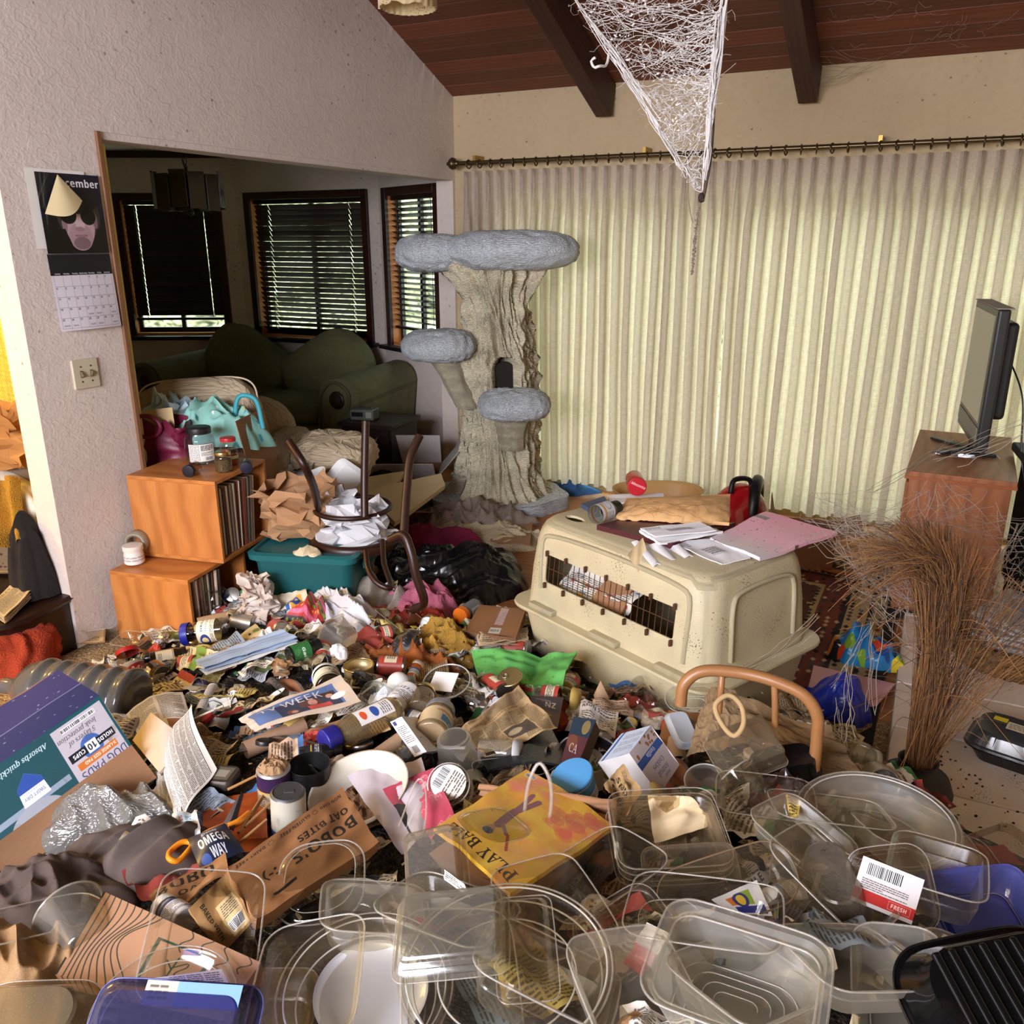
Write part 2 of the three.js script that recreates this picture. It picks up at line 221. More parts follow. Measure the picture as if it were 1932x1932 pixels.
bay.slice(0, 3).forEach((A, i) => {
  const B = bay[i + 1], L = Math.hypot(B[0] - A[0], B[1] - A[1]), g = new THREE.Group();
  const place = (o) => { o.position.set(A[0], 0, A[1]); o.rotation.y = Math.atan2(-(B[1] - A[1]), B[0] - A[0]); };
  const [u0, u1] = [[0.18, 0.97], [0.1, 1.36], [0.12, 1.02]][i], y0 = 0.83, y1 = 2.03;
  // local +z points to the left of A->B; the room is on local... the walls run clockwise, so outside is +z when turned
  const w = struct('wall_bay', shapeWall('w', rect(-0.02, 0, L + 0.02, HA), [rect(u0 + 0.05, y0 + 0.02, u1 - 0.05, y1 - 0.05)], 0.1).scale(1, 1, 1), MT.wall); place(w);
  const win = sgroup('window_' + (i + 1)); place(win);
  const cas = (a, b, c, d) => struct('casing', uvBox(rbox(c - a, d - b, 0.03, 0.004).translate((a + c) / 2, (b + d) / 2, -0.012), 1.5), brown, win);
  cas(u0, y0, u0 + 0.06, y1); cas(u1 - 0.06, y0, u1, y1); cas(u0 + 0.06, y1 - 0.06, u1 - 0.06, y1);
  struct('sill', rbox(u1 - u0 + 0.08, 0.032, 0.11, 0.006).translate((u0 + u1) / 2, y0, -0.03), blackFrame, win);
  struct('sill_board', uvBox(box(u1 - u0 - 0.1, 0.02, 0.1, (u0 + u1) / 2, y0 + 0.03, 0.05)), MT.pine, win);
  for (const x of [u0 + 0.055, u1 - 0.055]) struct('jamb', uvBox(box(0.012, y1 - y0 - 0.05, 0.1, x, (y0 + y1) / 2, 0.05)), MT.pine, win);
  const sash = [box(u1 - u0 - 0.1, 0.045, 0.03, (u0 + u1) / 2, y0 + 0.06, 0.085), box(u1 - u0 - 0.1, 0.04, 0.03, (u0 + u1) / 2, y1 - 0.07, 0.085)];
  for (const x of [u0 + 0.075, u1 - 0.075, (u0 + u1) / 2]) sash.push(box(0.035, y1 - y0 - 0.1, 0.03, x, (y0 + y1) / 2, 0.086));
  struct('sash', merge(sash), blackFrame, win);
  struct('pane', box(u1 - u0 - 0.12, y1 - y0 - 0.12, 0.004, (u0 + u1) / 2, (y0 + y1) / 2, 0.092), clear(240, 246, 242, 0.02), win);
  // blind
  const bl = thing('venetian_blind', ['narrow open wooden slat blind beside the cat tree', 'wide half-open wooden slat blind behind the sofa back', 'closed dark wooden slat blind behind the glass chandelier'][i], 'blind', [0, 0, 0], 0); place(bl);
  const bw = u1 - u0 - 0.13, cx = (u0 + u1) / 2, yb = [1.0, 0.875, 1.0][i], ytop = y1 - 0.09, tilt = [0.45, 0.95, 1.2][i], pitch = 0.0415;
  mesh('headrail', rbox(bw, 0.045, 0.05, 0.004).translate(cx, ytop + 0.02, 0.045), slatM[0], bl);
  const slot = [[-bw / 2, -bw / 2 + bw * 0.13], [-bw / 2 + bw * 0.13 + 0.008, bw / 2 - bw * 0.13 - 0.008], [bw / 2 - bw * 0.13, bw / 2]];
  const sg = merge(slot.map(([a, b]) => uvBox(box(b - a, 0.003, 0.05, (a + b) / 2, 0, 0), 2)));
  const n = Math.floor((ytop - 0.02 - yb) / pitch);
  for (let k = 0; k < n; k++) { const s = mesh('slat', sg, slatM[k % 3 ? 0 : 1], bl); s.position.set(cx, ytop - 0.03 - k * pitch, 0.045); s.rotation.x = tilt + rnd(-0.05, 0.05) + (i === 1 ? (k / n) * -0.25 : 0); s.rotation.z = rnd(-0.003, 0.003); }
  mesh('bottom_rail', rbox(bw, 0.022, 0.052, 0.004).translate(cx, yb - 0.012, 0.045), slatM[0], bl);
  mesh('cord', merge([-1, 1].map((s) => box(0.003, ytop - yb, 0.003, cx + s * bw * 0.37, (ytop + yb) / 2, 0.018)).concat([box(0.004, 0.7, 0.004, u1 - 0.16, ytop - 0.35, 0.015)])), slatM[0], bl);
});
struct('trim_3', merge(bay.slice(0, 3).map((A, i) => { const B = bay[i + 1], L = Math.hypot(B[0] - A[0], B[1] - A[1]); return box(L, 0.05, 0.05, L / 2, HA - 0.03, -0.02).rotateY(Math.atan2(-(B[1] - A[1]), B[0] - A[0])).translate(A[0], 0, A[1]); })), plain(48, 34, 24, 0.5));
// ---------- sliding door behind the curtains, ground and greenery outside ----------
{
  const d = sgroup('door_1'), x0 = -2.72, x1 = 1.1, fr = plain(120, 110, 96, 0.4, { metalness: 0.6 });
  struct('frame', merge([box(x1 - x0, 0.05, 0.09, (x0 + x1) / 2, 0.085, ZB - 0.06), box(x1 - x0, 0.05, 0.09, (x0 + x1) / 2, 1.905, ZB - 0.06), ...[x0, x0 + 1.27, x0 + 2.55, x1].map((x) => box(0.06, 1.86, 0.07, x, 1.0, ZB - 0.06))]), fr, d);
  for (let k = 0; k < 3; k++) struct('pane', box(1.2, 1.78, 0.006, x0 + 0.635 + k * 1.275, 0.99, ZB - 0.065), clear(238, 246, 236, 0.02), d);
  struct('track', box(x1 - x0, 0.06, 0.16, (x0 + x1) / 2, 0.03, ZB - 0.02), plain(150, 128, 80, 0.5), d);
  const w = sgroup('window_4'); struct('frame', merge([box(2.3, 0.05, 0.1, -1.35, 1.37, 1.95), box(2.3, 0.05, 0.1, -1.35, 2.53, 1.95), ...[-2.48, -1.35, -0.22].map((x) => box(0.05, 1.2, 0.1, x, 1.95, 1.95))]), MT.white, w);
  struct('pane', box(2.2, 1.12, 0.005, -1.35, 1.95, 1.97), clear(245, 248, 246, 0.02), w);
  const gt = dtex(256, 256, (u, v) => { const a = 1 + tn(u, v, 30, 2) + 0.8 * tn(u, v, 7, 3); return [170 * a, 168 * a, 138 * a]; });
  struct('ground_outside', box(40, 0.1, 40, -2, -0.3, -26), M({ map: rep(gt, 20, 20), roughness: 1 }));
  struct('patio', box(9, 0.1, 3.2, -2, -0.2, -7.6), plain(190, 186, 176, 0.9));
  const hedge = surf(140, 40, (u, v) => { const x = lerp(-22, 14, u), y = v * 3.2; return [x, y - 0.2, -12.5 + 0.9 * fbm(x * 0.9, y * 1.1, 3) + 0.5 * fbm(x * 3, y * 3, 9) - v * v * 0.6]; }, { uv: (u, v) => [u * 12, v * 1.4] });
  solo('hedge', 'sunlit green hedge seen through gaps under the blinds', 'hedge', hedge, M({ map: gt, roughness: 1 }));
}
// ---------- curtains on their rod ----------
const ROD_Y = 2.128, ROD_Z = ZB + 0.13;
function curtain(label, x0, x1, n, seed) {
  const t = thing('pleated_curtain', label, 'curtain', [0, 0, ROD_Z]);
  const p = (x1 - x0) / n, amp = [], wob = []; for (let i = 0; i <= n; i++) { amp.push(0.75 + rnd(0.5)); wob.push(rnd(-0.012, 0.012)); }
  const H0 = 2.075, H1 = 0.05;
  const body = surf(n * 22, 46, (u, v) => {
    const q = u * n, k = Math.min(Math.floor(q), n - 1), ph = q - k, drop = v, y = lerp(H0, H1, v);
    const dep = smoothstep(H0 - y, 0.09, 0.38), low = 1 - 0.25 * smoothstep(v, 0.5, 1);
    const c = (1 - Math.cos(2 * PI * ph)) / 2, tuft = Math.pow(c, 5) * 0.05 * (1 + 0.5 * Math.cos(2 * PI * ph * 9) * (1 - dep));
    const a = lerp(amp[k], amp[k + 1], ph) * 0.074 * low;
    let z = lerp(tuft, a * Math.pow(c, 0.8) - 0.012, dep), x = x0 + p * (k + ph + dep * (0.115 + 0.03 * Math.sin(k * 2.3 + seed)) * Math.sin(4 * PI * ph)) + dep * lerp(wob[k], wob[k + 1], ph) + 0.012 * Math.sin(y * 2.2 + k) * v;
    if (y < 0.13 && y > 0.115) z -= 0.004;
    z += 0.006 * nz(x * 8, y * 3, seed);
    return [x, y + (v > 0.98 ? 0.012 * Math.sin(k * 1.7 + seed) : 0), z];
  }, { uv: (u, v) => [u * n * 0.5, v * 5] });
  mesh('fabric', body, M({ color: C(236, 220, 202), map: T.linen, transmission: 0.46, roughness: 1, thickness: 0 }), t);
  return [x0, p, n];
}
const c1 = curtain('left cream pleated curtain panel behind the cat tree', -2.93, -1.155, 22, 1);
const c2 = curtain('right cream pleated curtain panel behind the television', -1.165, 0.62, 22, 5);
{
  const t = thing('curtain_rod', 'bronze curtain rod with rings along the back wall', 'curtain rod', [0, ROD_Y, ROD_Z + 0.0]);
  const bz = plain(96, 82, 58, 0.35, { metalness: 0.9 });
  mesh('rod', rod([-2.98, 0, 0], [0.75, 0, 0], 0.014, 12), bz, t);
  mesh('finial', lathe([[0, -0.02], [0.014, -0.018], [0.02, -0.006], [0.018, 0], [0.034, 0.012], [0.04, 0.03], [0.03, 0.05], [0.014, 0.06], [0.012, 0.07], [0, 0.075]], 20).rotateZ(PI / 2).translate(-2.98, 0, 0), bz, t);
  const rg = new THREE.TorusGeometry(0.025, 0.0045, 6, 18).rotateY(PI / 2);
  for (const [x0, p, n] of [c1, c2]) for (let k = 0; k < n; k++) { const r = mesh('ring', rg, bz, t); r.position.set(x0 + (k + 0.5) * p, -0.008, 0); r.rotation.y = rnd(-0.3, 0.3); }
  mesh('bracket', merge([-2.85, -1.7, -0.4, 0.55].map((x) => box(0.02, 0.05, 0.12, x, 0.02, -0.06))), plain(170, 140, 70, 0.4, { metalness: 0.8 }), t);
}
// ================= MODELLING KIT =================
// sheet through four corners (top-left, top-right, bottom-right, bottom-left); off(u, v) lifts along the normal; th gives it body
function sheet(a, b, c, d, { n = [10, 10], off, th = 0 } = {}) {
  a = V(a); b = V(b); c = V(c); d = V(d);
  const N = b.clone().sub(a).cross(d.clone().sub(a)).normalize(); if (N.y < 0) N.negate();
  const P = (u, v, h) => { const p = a.clone().multiplyScalar((1 - u) * v).addScaledVector(b, u * v).addScaledVector(c, u * (1 - v)).addScaledVector(d, (1 - u) * (1 - v)); return p.addScaledVector(N, h + (off ? off(u, v) : 0)).toArray(); };
  const top = surf(n[0], n[1], (u, v) => P(u, v, 0)); if (!th) return top;
  const bot = surf(n[0], n[1], (u, v) => P(u, v, -th)), parts = [top, bot];
  for (const [f, m] of [[(s) => [s, 0], n[0]], [(s) => [s, 1], n[0]], [(s) => [0, s], n[1]], [(s) => [1, s], n[1]]]) parts.push(surf(m, 1, (s, t) => P(...f(s), -th * t), { uv: (s) => f(s).map((q) => clamp(q, 0.01, 0.99)) }));
  return merge(parts);
}
const wavy = (amp, seed, f = 2) => (u, v) => amp * (1.6 * nz(u * f, v * f, seed) + 0.5 * nz(u * f * 3, v * f * 3, seed + 3));
// stuffed cushion: rounded slab with pulled seams
function puff(w, h, d, { seed = 1, wr = 0.01, sq = 2.6, n = [56, 28], f = 5, uvs = 1 } = {}) {
  return surf(n[0], n[1], (u, v) => {
    const t = u * 2 * PI, p = (v - 0.5) * PI, ct = Math.cos(t), st = Math.sin(t), cp = Math.cos(p), sp = Math.sin(p), e = 2 / sq, s = (x, k) => Math.sign(x) * Math.pow(Math.abs(x), k);
    let x = s(ct, e) * Math.pow(cp, 0.55), z = s(st, e) * Math.pow(cp, 0.55), y = s(sp, 0.9);
    const nn = wr * (ridge(x * f * 0.5 + 3, z * f * 0.5 + y, seed) + 0.6 * nz(x * f, z * f, seed + 4));
    return [x * (w / 2 + nn), y * (h / 2 + nn * 0.9) , z * (d / 2 + nn)];
  }, { closedU: true, uv: (u, v) => [u * 3 * uvs, v * 1.5 * uvs] });
}
// heap of cloth or film lying on the ground
function mound(rx, rz, h, { seed = 1, f = 7, amp = 0.03, dir = [1, 0.45], lob = 0.2, pw = 2.2, n = [110, 44], sharp = 2, uvs = 3 } = {}) {
  return surf(n[0], n[1], (u, v) => {
    const a = u * 2 * PI, r = v, e = 1 + lob * nz(Math.cos(a) * 1.6, Math.sin(a) * 1.6, seed) * 1.8, x = rx * e * r * Math.cos(a), z = rz * e * r * Math.sin(a);
    const wx = x + 0.04 * nz(x * 4, z * 4, seed + 2), q = wx * f * dir[0] + 0.8 * nz(x * 3, z * 3, seed + 5), w = z * f * dir[1] + 1.1 * nz(x * 3, z * 3, seed + 9);
    const rg = Math.pow(clamp(1 - Math.abs(nz(q, w, seed)) * 2.2, 0, 1), sharp) + 0.5 * Math.pow(clamp(1 - Math.abs(nz(q * 2.1, w * 2.1, seed + 1)) * 2.2, 0, 1), sharp);
    const bodyH = h * Math.pow(1 - Math.pow(r, pw), 0.8) * (0.8 + 0.5 * fbm(x * 5, z * 5, seed, 2));
    return [x, bodyH + amp * rg * (1 - Math.pow(r, 5)) - 0.012 * smoothstep(r, 0.9, 1), z];
  }, { closedU: true, uv: (u, v) => [0.5 + v * 0.5 * Math.cos(u * 2 * PI) * uvs, 0.5 + v * 0.5 * Math.sin(u * 2 * PI) * uvs] });
}
const facet = (g) => { const q = g.index ? g.toNonIndexed() : g; q.computeVertexNormals(); return q; };
// crumpled open paper or plastic bag standing on its base, jagged mouth
function bagGeo(w, h, d, { seed = 1, am = 0.03, open = 1, flat = true, n = [26, 12] } = {}) {
  const g = surf(n[0], n[1], (u, v) => {
    const a = u * 2 * PI, s = (x, k) => Math.sign(x) * Math.pow(Math.abs(x), k), fl = v < 0.12 ? v / 0.12 : 1, k = lerp(1, open, v);
    const x = s(Math.cos(a), 0.6) * w / 2 * fl * k, z = s(Math.sin(a), 0.6) * d / 2 * fl * k, y = Math.max(0, v - 0.12) / 0.88 * h;
    const c = am * (v > 0.1 ? 1 : 0.3);
    return [x + c * nz(a * 1.1 + seed, v * 5, seed) * 2.2 + c * nz(Math.cos(a) * 6, v * 12, seed + 3), y + (v > 0.8 ? (v - 0.8) * 5 * 0.12 * h * nz(Math.cos(a) * 3, Math.sin(a) * 3, seed + 4) * 3 : 0) + c * nz(Math.cos(a) * 4, v * 6, seed + 5), z + c * nz(Math.sin(a) * 2.5, v * 5, seed + 7) * 2.2];
  }, { closedU: true });
  return flat ? facet(g) : g;
}
// open carton from wall thickness boards; w x (across), h, d, optional flaps at angles [front, back, left, right] measured from upright
function carton(name, label, pos, rotY, [w, h, d], mat, { flaps = [], fl = 0.5, inner, tilt = [0, 0], cat = 'box', group } = {}) {
  const t = thing(name, label, cat, pos, rotY, group); t.rotation.set(tilt[0], rotY, tilt[1], 'YXZ');
  const th = 0.005; const P = (nm, g) => mesh(nm, uvBox(g), mat, t);
  P('bottom', box(w, th, d, 0, th / 2, 0)); P('side', box(w, h, th, 0, h / 2, d / 2)); P('side', box(w, h, th, 0, h / 2, -d / 2)); P('side', box(th, h, d, w / 2, h / 2, 0)); P('side', box(th, h, d, -w / 2, h / 2, 0));
  flaps.forEach((a, i) => {
    if (a === null || a === undefined) return; const L = (i < 2 ? d : d) * fl, len = i < 2 ? w : d;
    const g = box(len - 0.01, L, th * 0.7, 0, L / 2, 0); g.rotateX(i === 1 ? -a : a);
    if (i === 0) g.translate(0, h, d / 2); if (i === 1) g.translate(0, h, -d / 2); if (i === 2) g.rotateY(-PI / 2).translate(-w / 2, h, 0); if (i === 3) g.rotateY(PI / 2).translate(w / 2, h, 0);
    P('flap', g);
  });
  return t;
}
const YAW = 26.2 * PI / 180;

// ================= FURNITURE AND THINGS AROUND THE ROOM =================
{ // calendar on the left wall
  const t = thing('wall_calendar', 'open hanging wall calendar with a portrait photo above the month grid', 'calendar');
  const X = XL + 0.006, Z0 = -2.225, Z1 = -2.512, zz = (u) => lerp(Z0, Z1, u);
  const photo = print(340, 380, (x, w, h) => {
    fillR(x, '#0b0b0f', 0, 0, w, h); const g = x.createLinearGradient(0, 0, w, h * 0.5); g.addColorStop(0, '#18181c'); g.addColorStop(1, '#15162c'); fillR(x, g, 0, 0, w, h * 0.55);
    for (let i = 0; i < 9; i++) { x.strokeStyle = `rgba(150,150,120,${rnd(0.1, 0.35)})`; x.lineWidth = rnd(2, 9); x.beginPath(); x.moveTo(rnd(0, 90), 0); x.lineTo(rnd(-40, 40), rnd(140, 300)); x.stroke(); }
    ell(x, '#3a322f', 195, 200, 118, 120); ell(x, '#b79aa0', 190, 235, 86, 128); ell(x, '#a98b92', 190, 300, 66, 66); ell(x, '#8e7076', 112, 240, 14, 46); ell(x, '#7c626a', 282, 220, 14, 40);
    ell(x, '#15131a', 200, 120, 124, 62); ell(x, '#c7aeb2', 196, 232, 26, 40); ell(x, '#9b7b82', 190, 262, 26, 12); ell(x, '#08080a', 138, 196, 44, 42); ell(x, '#08080a', 246, 200, 42, 42); fillR(x, '#1c1a1c', 180, 182, 26, 7);
    fillR(x, '#5c3f45', 160, 290, 66, 4); ell(x, '#9a7077', 193, 297, 32, 6); ell(x, 'rgba(80,62,66,.5)', 192, 330, 46, 30);
    x.fillStyle = '#0a0a0a'; x.beginPath(); x.moveTo(0, 290); x.lineTo(110, 260); x.lineTo(150, 372); x.lineTo(240, 372); x.lineTo(286, 262); x.lineTo(340, 280); x.lineTo(340, 380); x.lineTo(0, 380); x.fill();
    txt(x, 'cember', 150, 62, 50, '#eae6ea', { bold: true });
  });
  const cal = print(340, 330, (x, w, h) => {
    fillR(x, '#d8d2da', 0, 0, w, h); fillR(x, '#17161a', 0, 0, w, 92); fillR(x, '#55525c', 0, 0, w, 5); const days = ['Sunday', 'Monday', 'Tuesday', 'Wednesday', 'Thursday', 'Friday', 'Saturday'];
    days.forEach((d, i) => txt(x, d, 36 + i * 45, 88, 8, '#ddd', { align: 'center', bold: true }));
    x.strokeStyle = '#66606e'; x.lineWidth = 1; for (let i = 0; i <= 7; i++) { x.beginPath(); x.moveTo(14 + i * 45, 94); x.lineTo(14 + i * 45, 322); x.stroke(); } for (let j = 1; j <= 5; j++) { x.beginPath(); x.moveTo(14, 94 + j * 45); x.lineTo(329, 94 + j * 45); x.stroke(); }
    for (let d = 1; d <= 31; d++) { const k = d + 3; txt(x, '' + d, 17 + (k % 7) * 45, 106 + Math.floor(k / 7) * 45, 12, '#222', { bold: true }); if ([21, 22, 24, 25, 26, 28, 29, 31].includes(d)) textLines(x, 22 + (k % 7) * 45, 124 + Math.floor(k / 7) * 45, 30, 8, 4); }
  });
  const S = (z0, z1, yt, yb, bow, lean = 0) => surf(12, 14, (u, v) => [X + bow * Math.sin(u * PI) * (1 - v) + lean * (1 - v), lerp(yb, yt, v) - 0.02 * u * 0, lerp(z0, z1, u)]);
  mesh('backing_page', S(Z0 + 0.025, Z1 + 0.06, 1.905, 1.62, 0, 0), MT.paper, t);
  mesh('picture_page', toRect(S(Z0 - 0.012, Z1, 1.893, 1.602, 0.004, 0.004).translate(0.003, 0, 0), photo), pmat(photo, 0.35), t);
  mesh('month_page', toRect(S(Z0 - 0.012, Z1 - 0.004, 1.601, 1.312, 0.012, 0.012), cal), pmat(cal, 0.55), t);
  { const ap = [X + 0.008, 1.888, zz(0.36)], lf = [X + 0.02, 1.745, zz(0.06)], rt = [X + 0.03, 1.797, zz(0.62)]; mesh('curled_page', surf(14, 12, (u, v) => { const q = [0, 1, 2].map((k) => lerp(ap[k], lerp(lf[k], rt[k], u), v)); q[0] += 0.03 * Math.sin(u * PI) * v; q[1] -= 0.03 * Math.sin(u * PI) * v; return q; }), plain(214, 196, 150, 0.6), t); }
}
{ // double switch
  const t = thing('light_switch', 'ivory double toggle switch plate below the calendar', 'light switch', [XL, 1.137, -2.325], PI / 2);
  const iv = plain(196, 186, 160, 0.4);
  mesh('plate', rbox(0.118, 0.118, 0.012, 0.004).translate(0, 0, 0.004), iv, t);
  for (const s of [-1, 1]) { mesh('toggle', rbox(0.009, 0.022, 0.016, 0.002).rotateX(s * 0.5).translate(s * 0.023, 0, 0.014), plain(110, 96, 74, 0.5), t); mesh('slot', box(0.011, 0.028, 0.002, s * 0.023, 0, 0.0105), plain(70, 58, 44, 0.6), t); for (const k of [-1, 1]) mesh('screw', new THREE.CylinderGeometry(0.0035, 0.0035, 0.002, 10).rotateX(PI / 2).translate(s * 0.023, k * 0.03, 0.0105), plain(50, 44, 36, 0.5), t); }
}
{ // chandelier of amber glass slabs
  const t = thing('chandelier', 'amber glass slab chandelier on a chain in the dark alcove', 'chandelier', [-3.86, 1.9, -3.75]);
  const gl = plain(112, 98, 46, 0.2, { transmission: 0.92, thickness: 0 });
  const chain = []; for (let k = 0; k < 9; k++) chain.push(at(new THREE.TorusGeometry(0.012, 0.0025, 5, 10), 0, 0.13 + k * 0.038, 0, 0, k % 2 ? PI / 2 : 0, 0, [0.8, 1.6, 1]));
  mesh('chain', merge(chain), MT.dark, t); mesh('cord', tube([[0, 0.46, 0], [0.015, 0.32, 0], [-0.012, 0.2, 0.01], [0, 0.1, 0]], 0.003), MT.black, t);
  mesh('frame', merge([rod([-0.15, 0.09, 0], [0.15, 0.09, 0], 0.004), rod([0, 0.09, -0.15], [0, 0.09, 0.15], 0.004), rod([0, -0.1, 0], [0, 0.14, 0], 0.008), new THREE.SphereGeometry(0.02, 10, 8).translate(0, -0.1, 0)]), MT.dark, t);
  const pg = rbox(0.088, 0.19, 0.01, 0.003); for (let k = 0; k < 12; k++) { const a = k / 12 * 2 * PI, m = mesh('glass_panel', pg, gl, t); m.position.set(Math.cos(a) * 0.18, 0.01 * (k % 3), Math.sin(a) * 0.18); m.rotation.y = PI / 2 - a; }
  for (let k = 0; k < 6; k++) { const a = k / 6 * 2 * PI, m = mesh('glass_panel', pg, gl, t); m.position.set(Math.cos(a) * 0.1, 0.0, Math.sin(a) * 0.1); m.rotation.y = PI / 2 - a; }
}
{ // torn pendant shade high up
  const t = thing('pendant_lamp', 'torn stained cream pendant lampshade hanging from the ceiling', 'lamp', [-1.95, 2.61, -3.08]);
  const g = surf(60, 16, (u, v) => { const a = u * 2 * PI, r = 0.02 + 0.085 * Math.sin(Math.min(v * 1.25, 1) * PI / 2) + 0.006 * Math.cos(a * 24) * v; return [r * Math.cos(a), 0.06 - 0.19 * v * v + (v > 0.9 ? 0.035 * nz(a * 1.5, 3) * (v - 0.9) * 10 : 0), r * Math.sin(a)]; }, { closedU: true });
  mesh('shade', g, M({ color: C(216, 196, 150), map: T.dirt, roughness: 0.9, transmission: 0.3, thickness: 0 }), t);
  mesh('cord', rod([0, 0.05, 0], [0, 0.9, 0], 0.004), MT.black, t); mesh('socket', lathe([[0.015, 0.05], [0.02, 0.03], [0.018, -0.03], [0.0, -0.03]], 14), MT.dark, t);
}
{ // tree-shaped cat tower
  const t = thing('cat_tree', 'tree-shaped fleece cat tower with grey cushioned perches', 'cat tree', [-2.44, 0, -4.72], YAW);
  const fl = M({ color: C(246, 236, 202), map: rep(T.mottle, 2, 4), bumpMap: rep(T.fleece, 2, 4), bumpScale: 0.012, roughness: 1 }), gy = M({ color: C(216, 224, 228), map: rep(T.mottle, 1, 1), bumpMap: rep(T.fleece, 1, 1), bumpScale: 0.01, roughness: 1 });
  mesh('base', surf(64, 12, (u, v) => { const a = u * 2 * PI, r = v < 0.5 ? v * 2 : 1, e = 1 + 0.1 * nz(Math.cos(a) * 2, Math.sin(a) * 2, 4); return [0.46 * e * r * Math.cos(a), v < 0.5 ? 0.085 : 0.085 * (1 - (v - 0.5) * 2), 0.36 * e * r * Math.sin(a)]; }, { closedU: true }), gy, t);
  const trunk = surf(220, 170, (u, v) => {
    const a = u * 2 * PI, y = 0.05 + v * 1.5; // a = PI/2 faces the camera
    let r = 0.2 + 0.16 * Math.exp(-(y - 0.05) / 0.16) + 0.015 * Math.sin(y * 3) + 0.16 * smoothstep(y, 1.28, 1.55) * (0.7 + 0.3 * Math.cos(a * 2));
    const sw = a * 3 + 1.8 * nz(y * 1.6, 2, 1), f1 = Math.pow(1 - Math.abs(Math.sin(sw + y * 0.9)), 1.5), f2 = Math.pow(1 - Math.abs(nz(Math.cos(a) * 4 + y * 0.5, Math.sin(a) * 4, y * 0.9)) * 2, 3);
    const rg = (q) => Math.pow(clamp(1 - Math.abs(q) * 2.4, 0, 1), 2), f3 = rg(nz(Math.cos(a) * 7 + y * 1.4, Math.sin(a) * 7, y * 2.2 + 5)), f4 = rg(nz(Math.cos(a - y) * 5, Math.sin(a - y) * 5, y * 1.1 + 11));
    r += 0.045 * f1 + 0.03 * f2 + 0.028 * f3 + 0.035 * f4 - 0.055;
    r += 0.09 * Math.exp(-Math.pow((Math.atan2(Math.sin(a - 2.6), Math.cos(a - 2.6))) * 2, 2)) * smoothstep(y, 0.6, 0.98) * (1 - smoothstep(y, 1.0, 1.12));
    r += 0.05 * Math.exp(-Math.pow((a - 1.35) * 2, 2)) * smoothstep(y, 0.35, 0.66) * (1 - smoothstep(y, 0.7, 0.78));
    const ha = (a - 1.36) * 0.21, hy = y - 0.845, hw = 0.08, inside = Math.max(Math.abs(ha) / hw, hy < 0.05 ? Math.abs(hy) / 0.125 : Math.hypot(ha, hy - 0.05) / hw * 0.98);
    if (inside < 1.5) r += 0.02 * Math.exp(-Math.pow((inside - 1.12) * 6, 2)); if (inside < 1) r -= 0.185 * smoothstep(1 - inside, 0, 0.12);
    const da = (Math.atan2(Math.sin(a - 2.7), Math.cos(a - 2.7))) * 0.2, dn = Math.max(Math.abs(da) / 0.06, y / 0.22); if (dn < 1) r -= 0.17 * smoothstep(1 - dn, 0, 0.15);
    return [r * Math.cos(a) + 0.03 * Math.sin(y * 2.2), y, r * Math.sin(a) * 0.9];
  }, { closedU: true, uv: (u, v) => [u * 2, v * 2] });
  mesh('trunk', trunk, fl, t);
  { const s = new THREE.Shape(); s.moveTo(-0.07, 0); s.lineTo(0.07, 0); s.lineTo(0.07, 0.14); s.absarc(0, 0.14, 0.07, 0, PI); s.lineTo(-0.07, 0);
    mesh('den_shade_plate', new THREE.ExtrudeGeometry(s, { depth: 0.015, bevelEnabled: false }).translate(0, 0.735, 0).rotateY(0.21).translate(0.06, 0, 0.115), plain(34, 26, 20, 0.95), t); }  // dark plate set in the recess, its colour standing in for shade
  mesh('branch', surf(40, 30, (u, v) => { const a = u * 2 * PI, r = (0.07 + 0.035 * v * v) * (1 + 0.15 * nz(Math.cos(a) * 2, Math.sin(a) * 2, v * 3)); return [-0.17 - 0.15 * v + r * Math.cos(a), 0.66 + 0.34 * v, 0.1 + r * Math.sin(a)]; }, { closedU: true }), fl, t);
  mesh('branch', surf(40, 20, (u, v) => { const a = u * 2 * PI, r = (0.08 + 0.05 * v * v) * (1 + 0.2 * nz(Math.cos(a) * 3, Math.sin(a) * 3, v * 2)); return [0.1 + r * Math.cos(a), 0.42 + 0.27 * v, 0.2 + r * Math.sin(a) * 0.8]; }, { closedU: true }), fl, t);
  const perch = (w, h, d, x, y, z, s) => mesh('perch', at(puff(w, h, d, { seed: s, wr: 0.012, sq: 2.7, f: 7, n: [90, 44] }), x, y, z), gy, t);
  perch(0.45, 0.2, 0.5, -0.36, 1.575, -0.03, 3); perch(0.78, 0.21, 0.6, 0.11, 1.59, 0.06, 8); perch(0.43, 0.17, 0.4, -0.33, 1.045, 0.14, 5); perch(0.42, 0.16, 0.36, 0.12, 0.715, 0.3, 6);
}
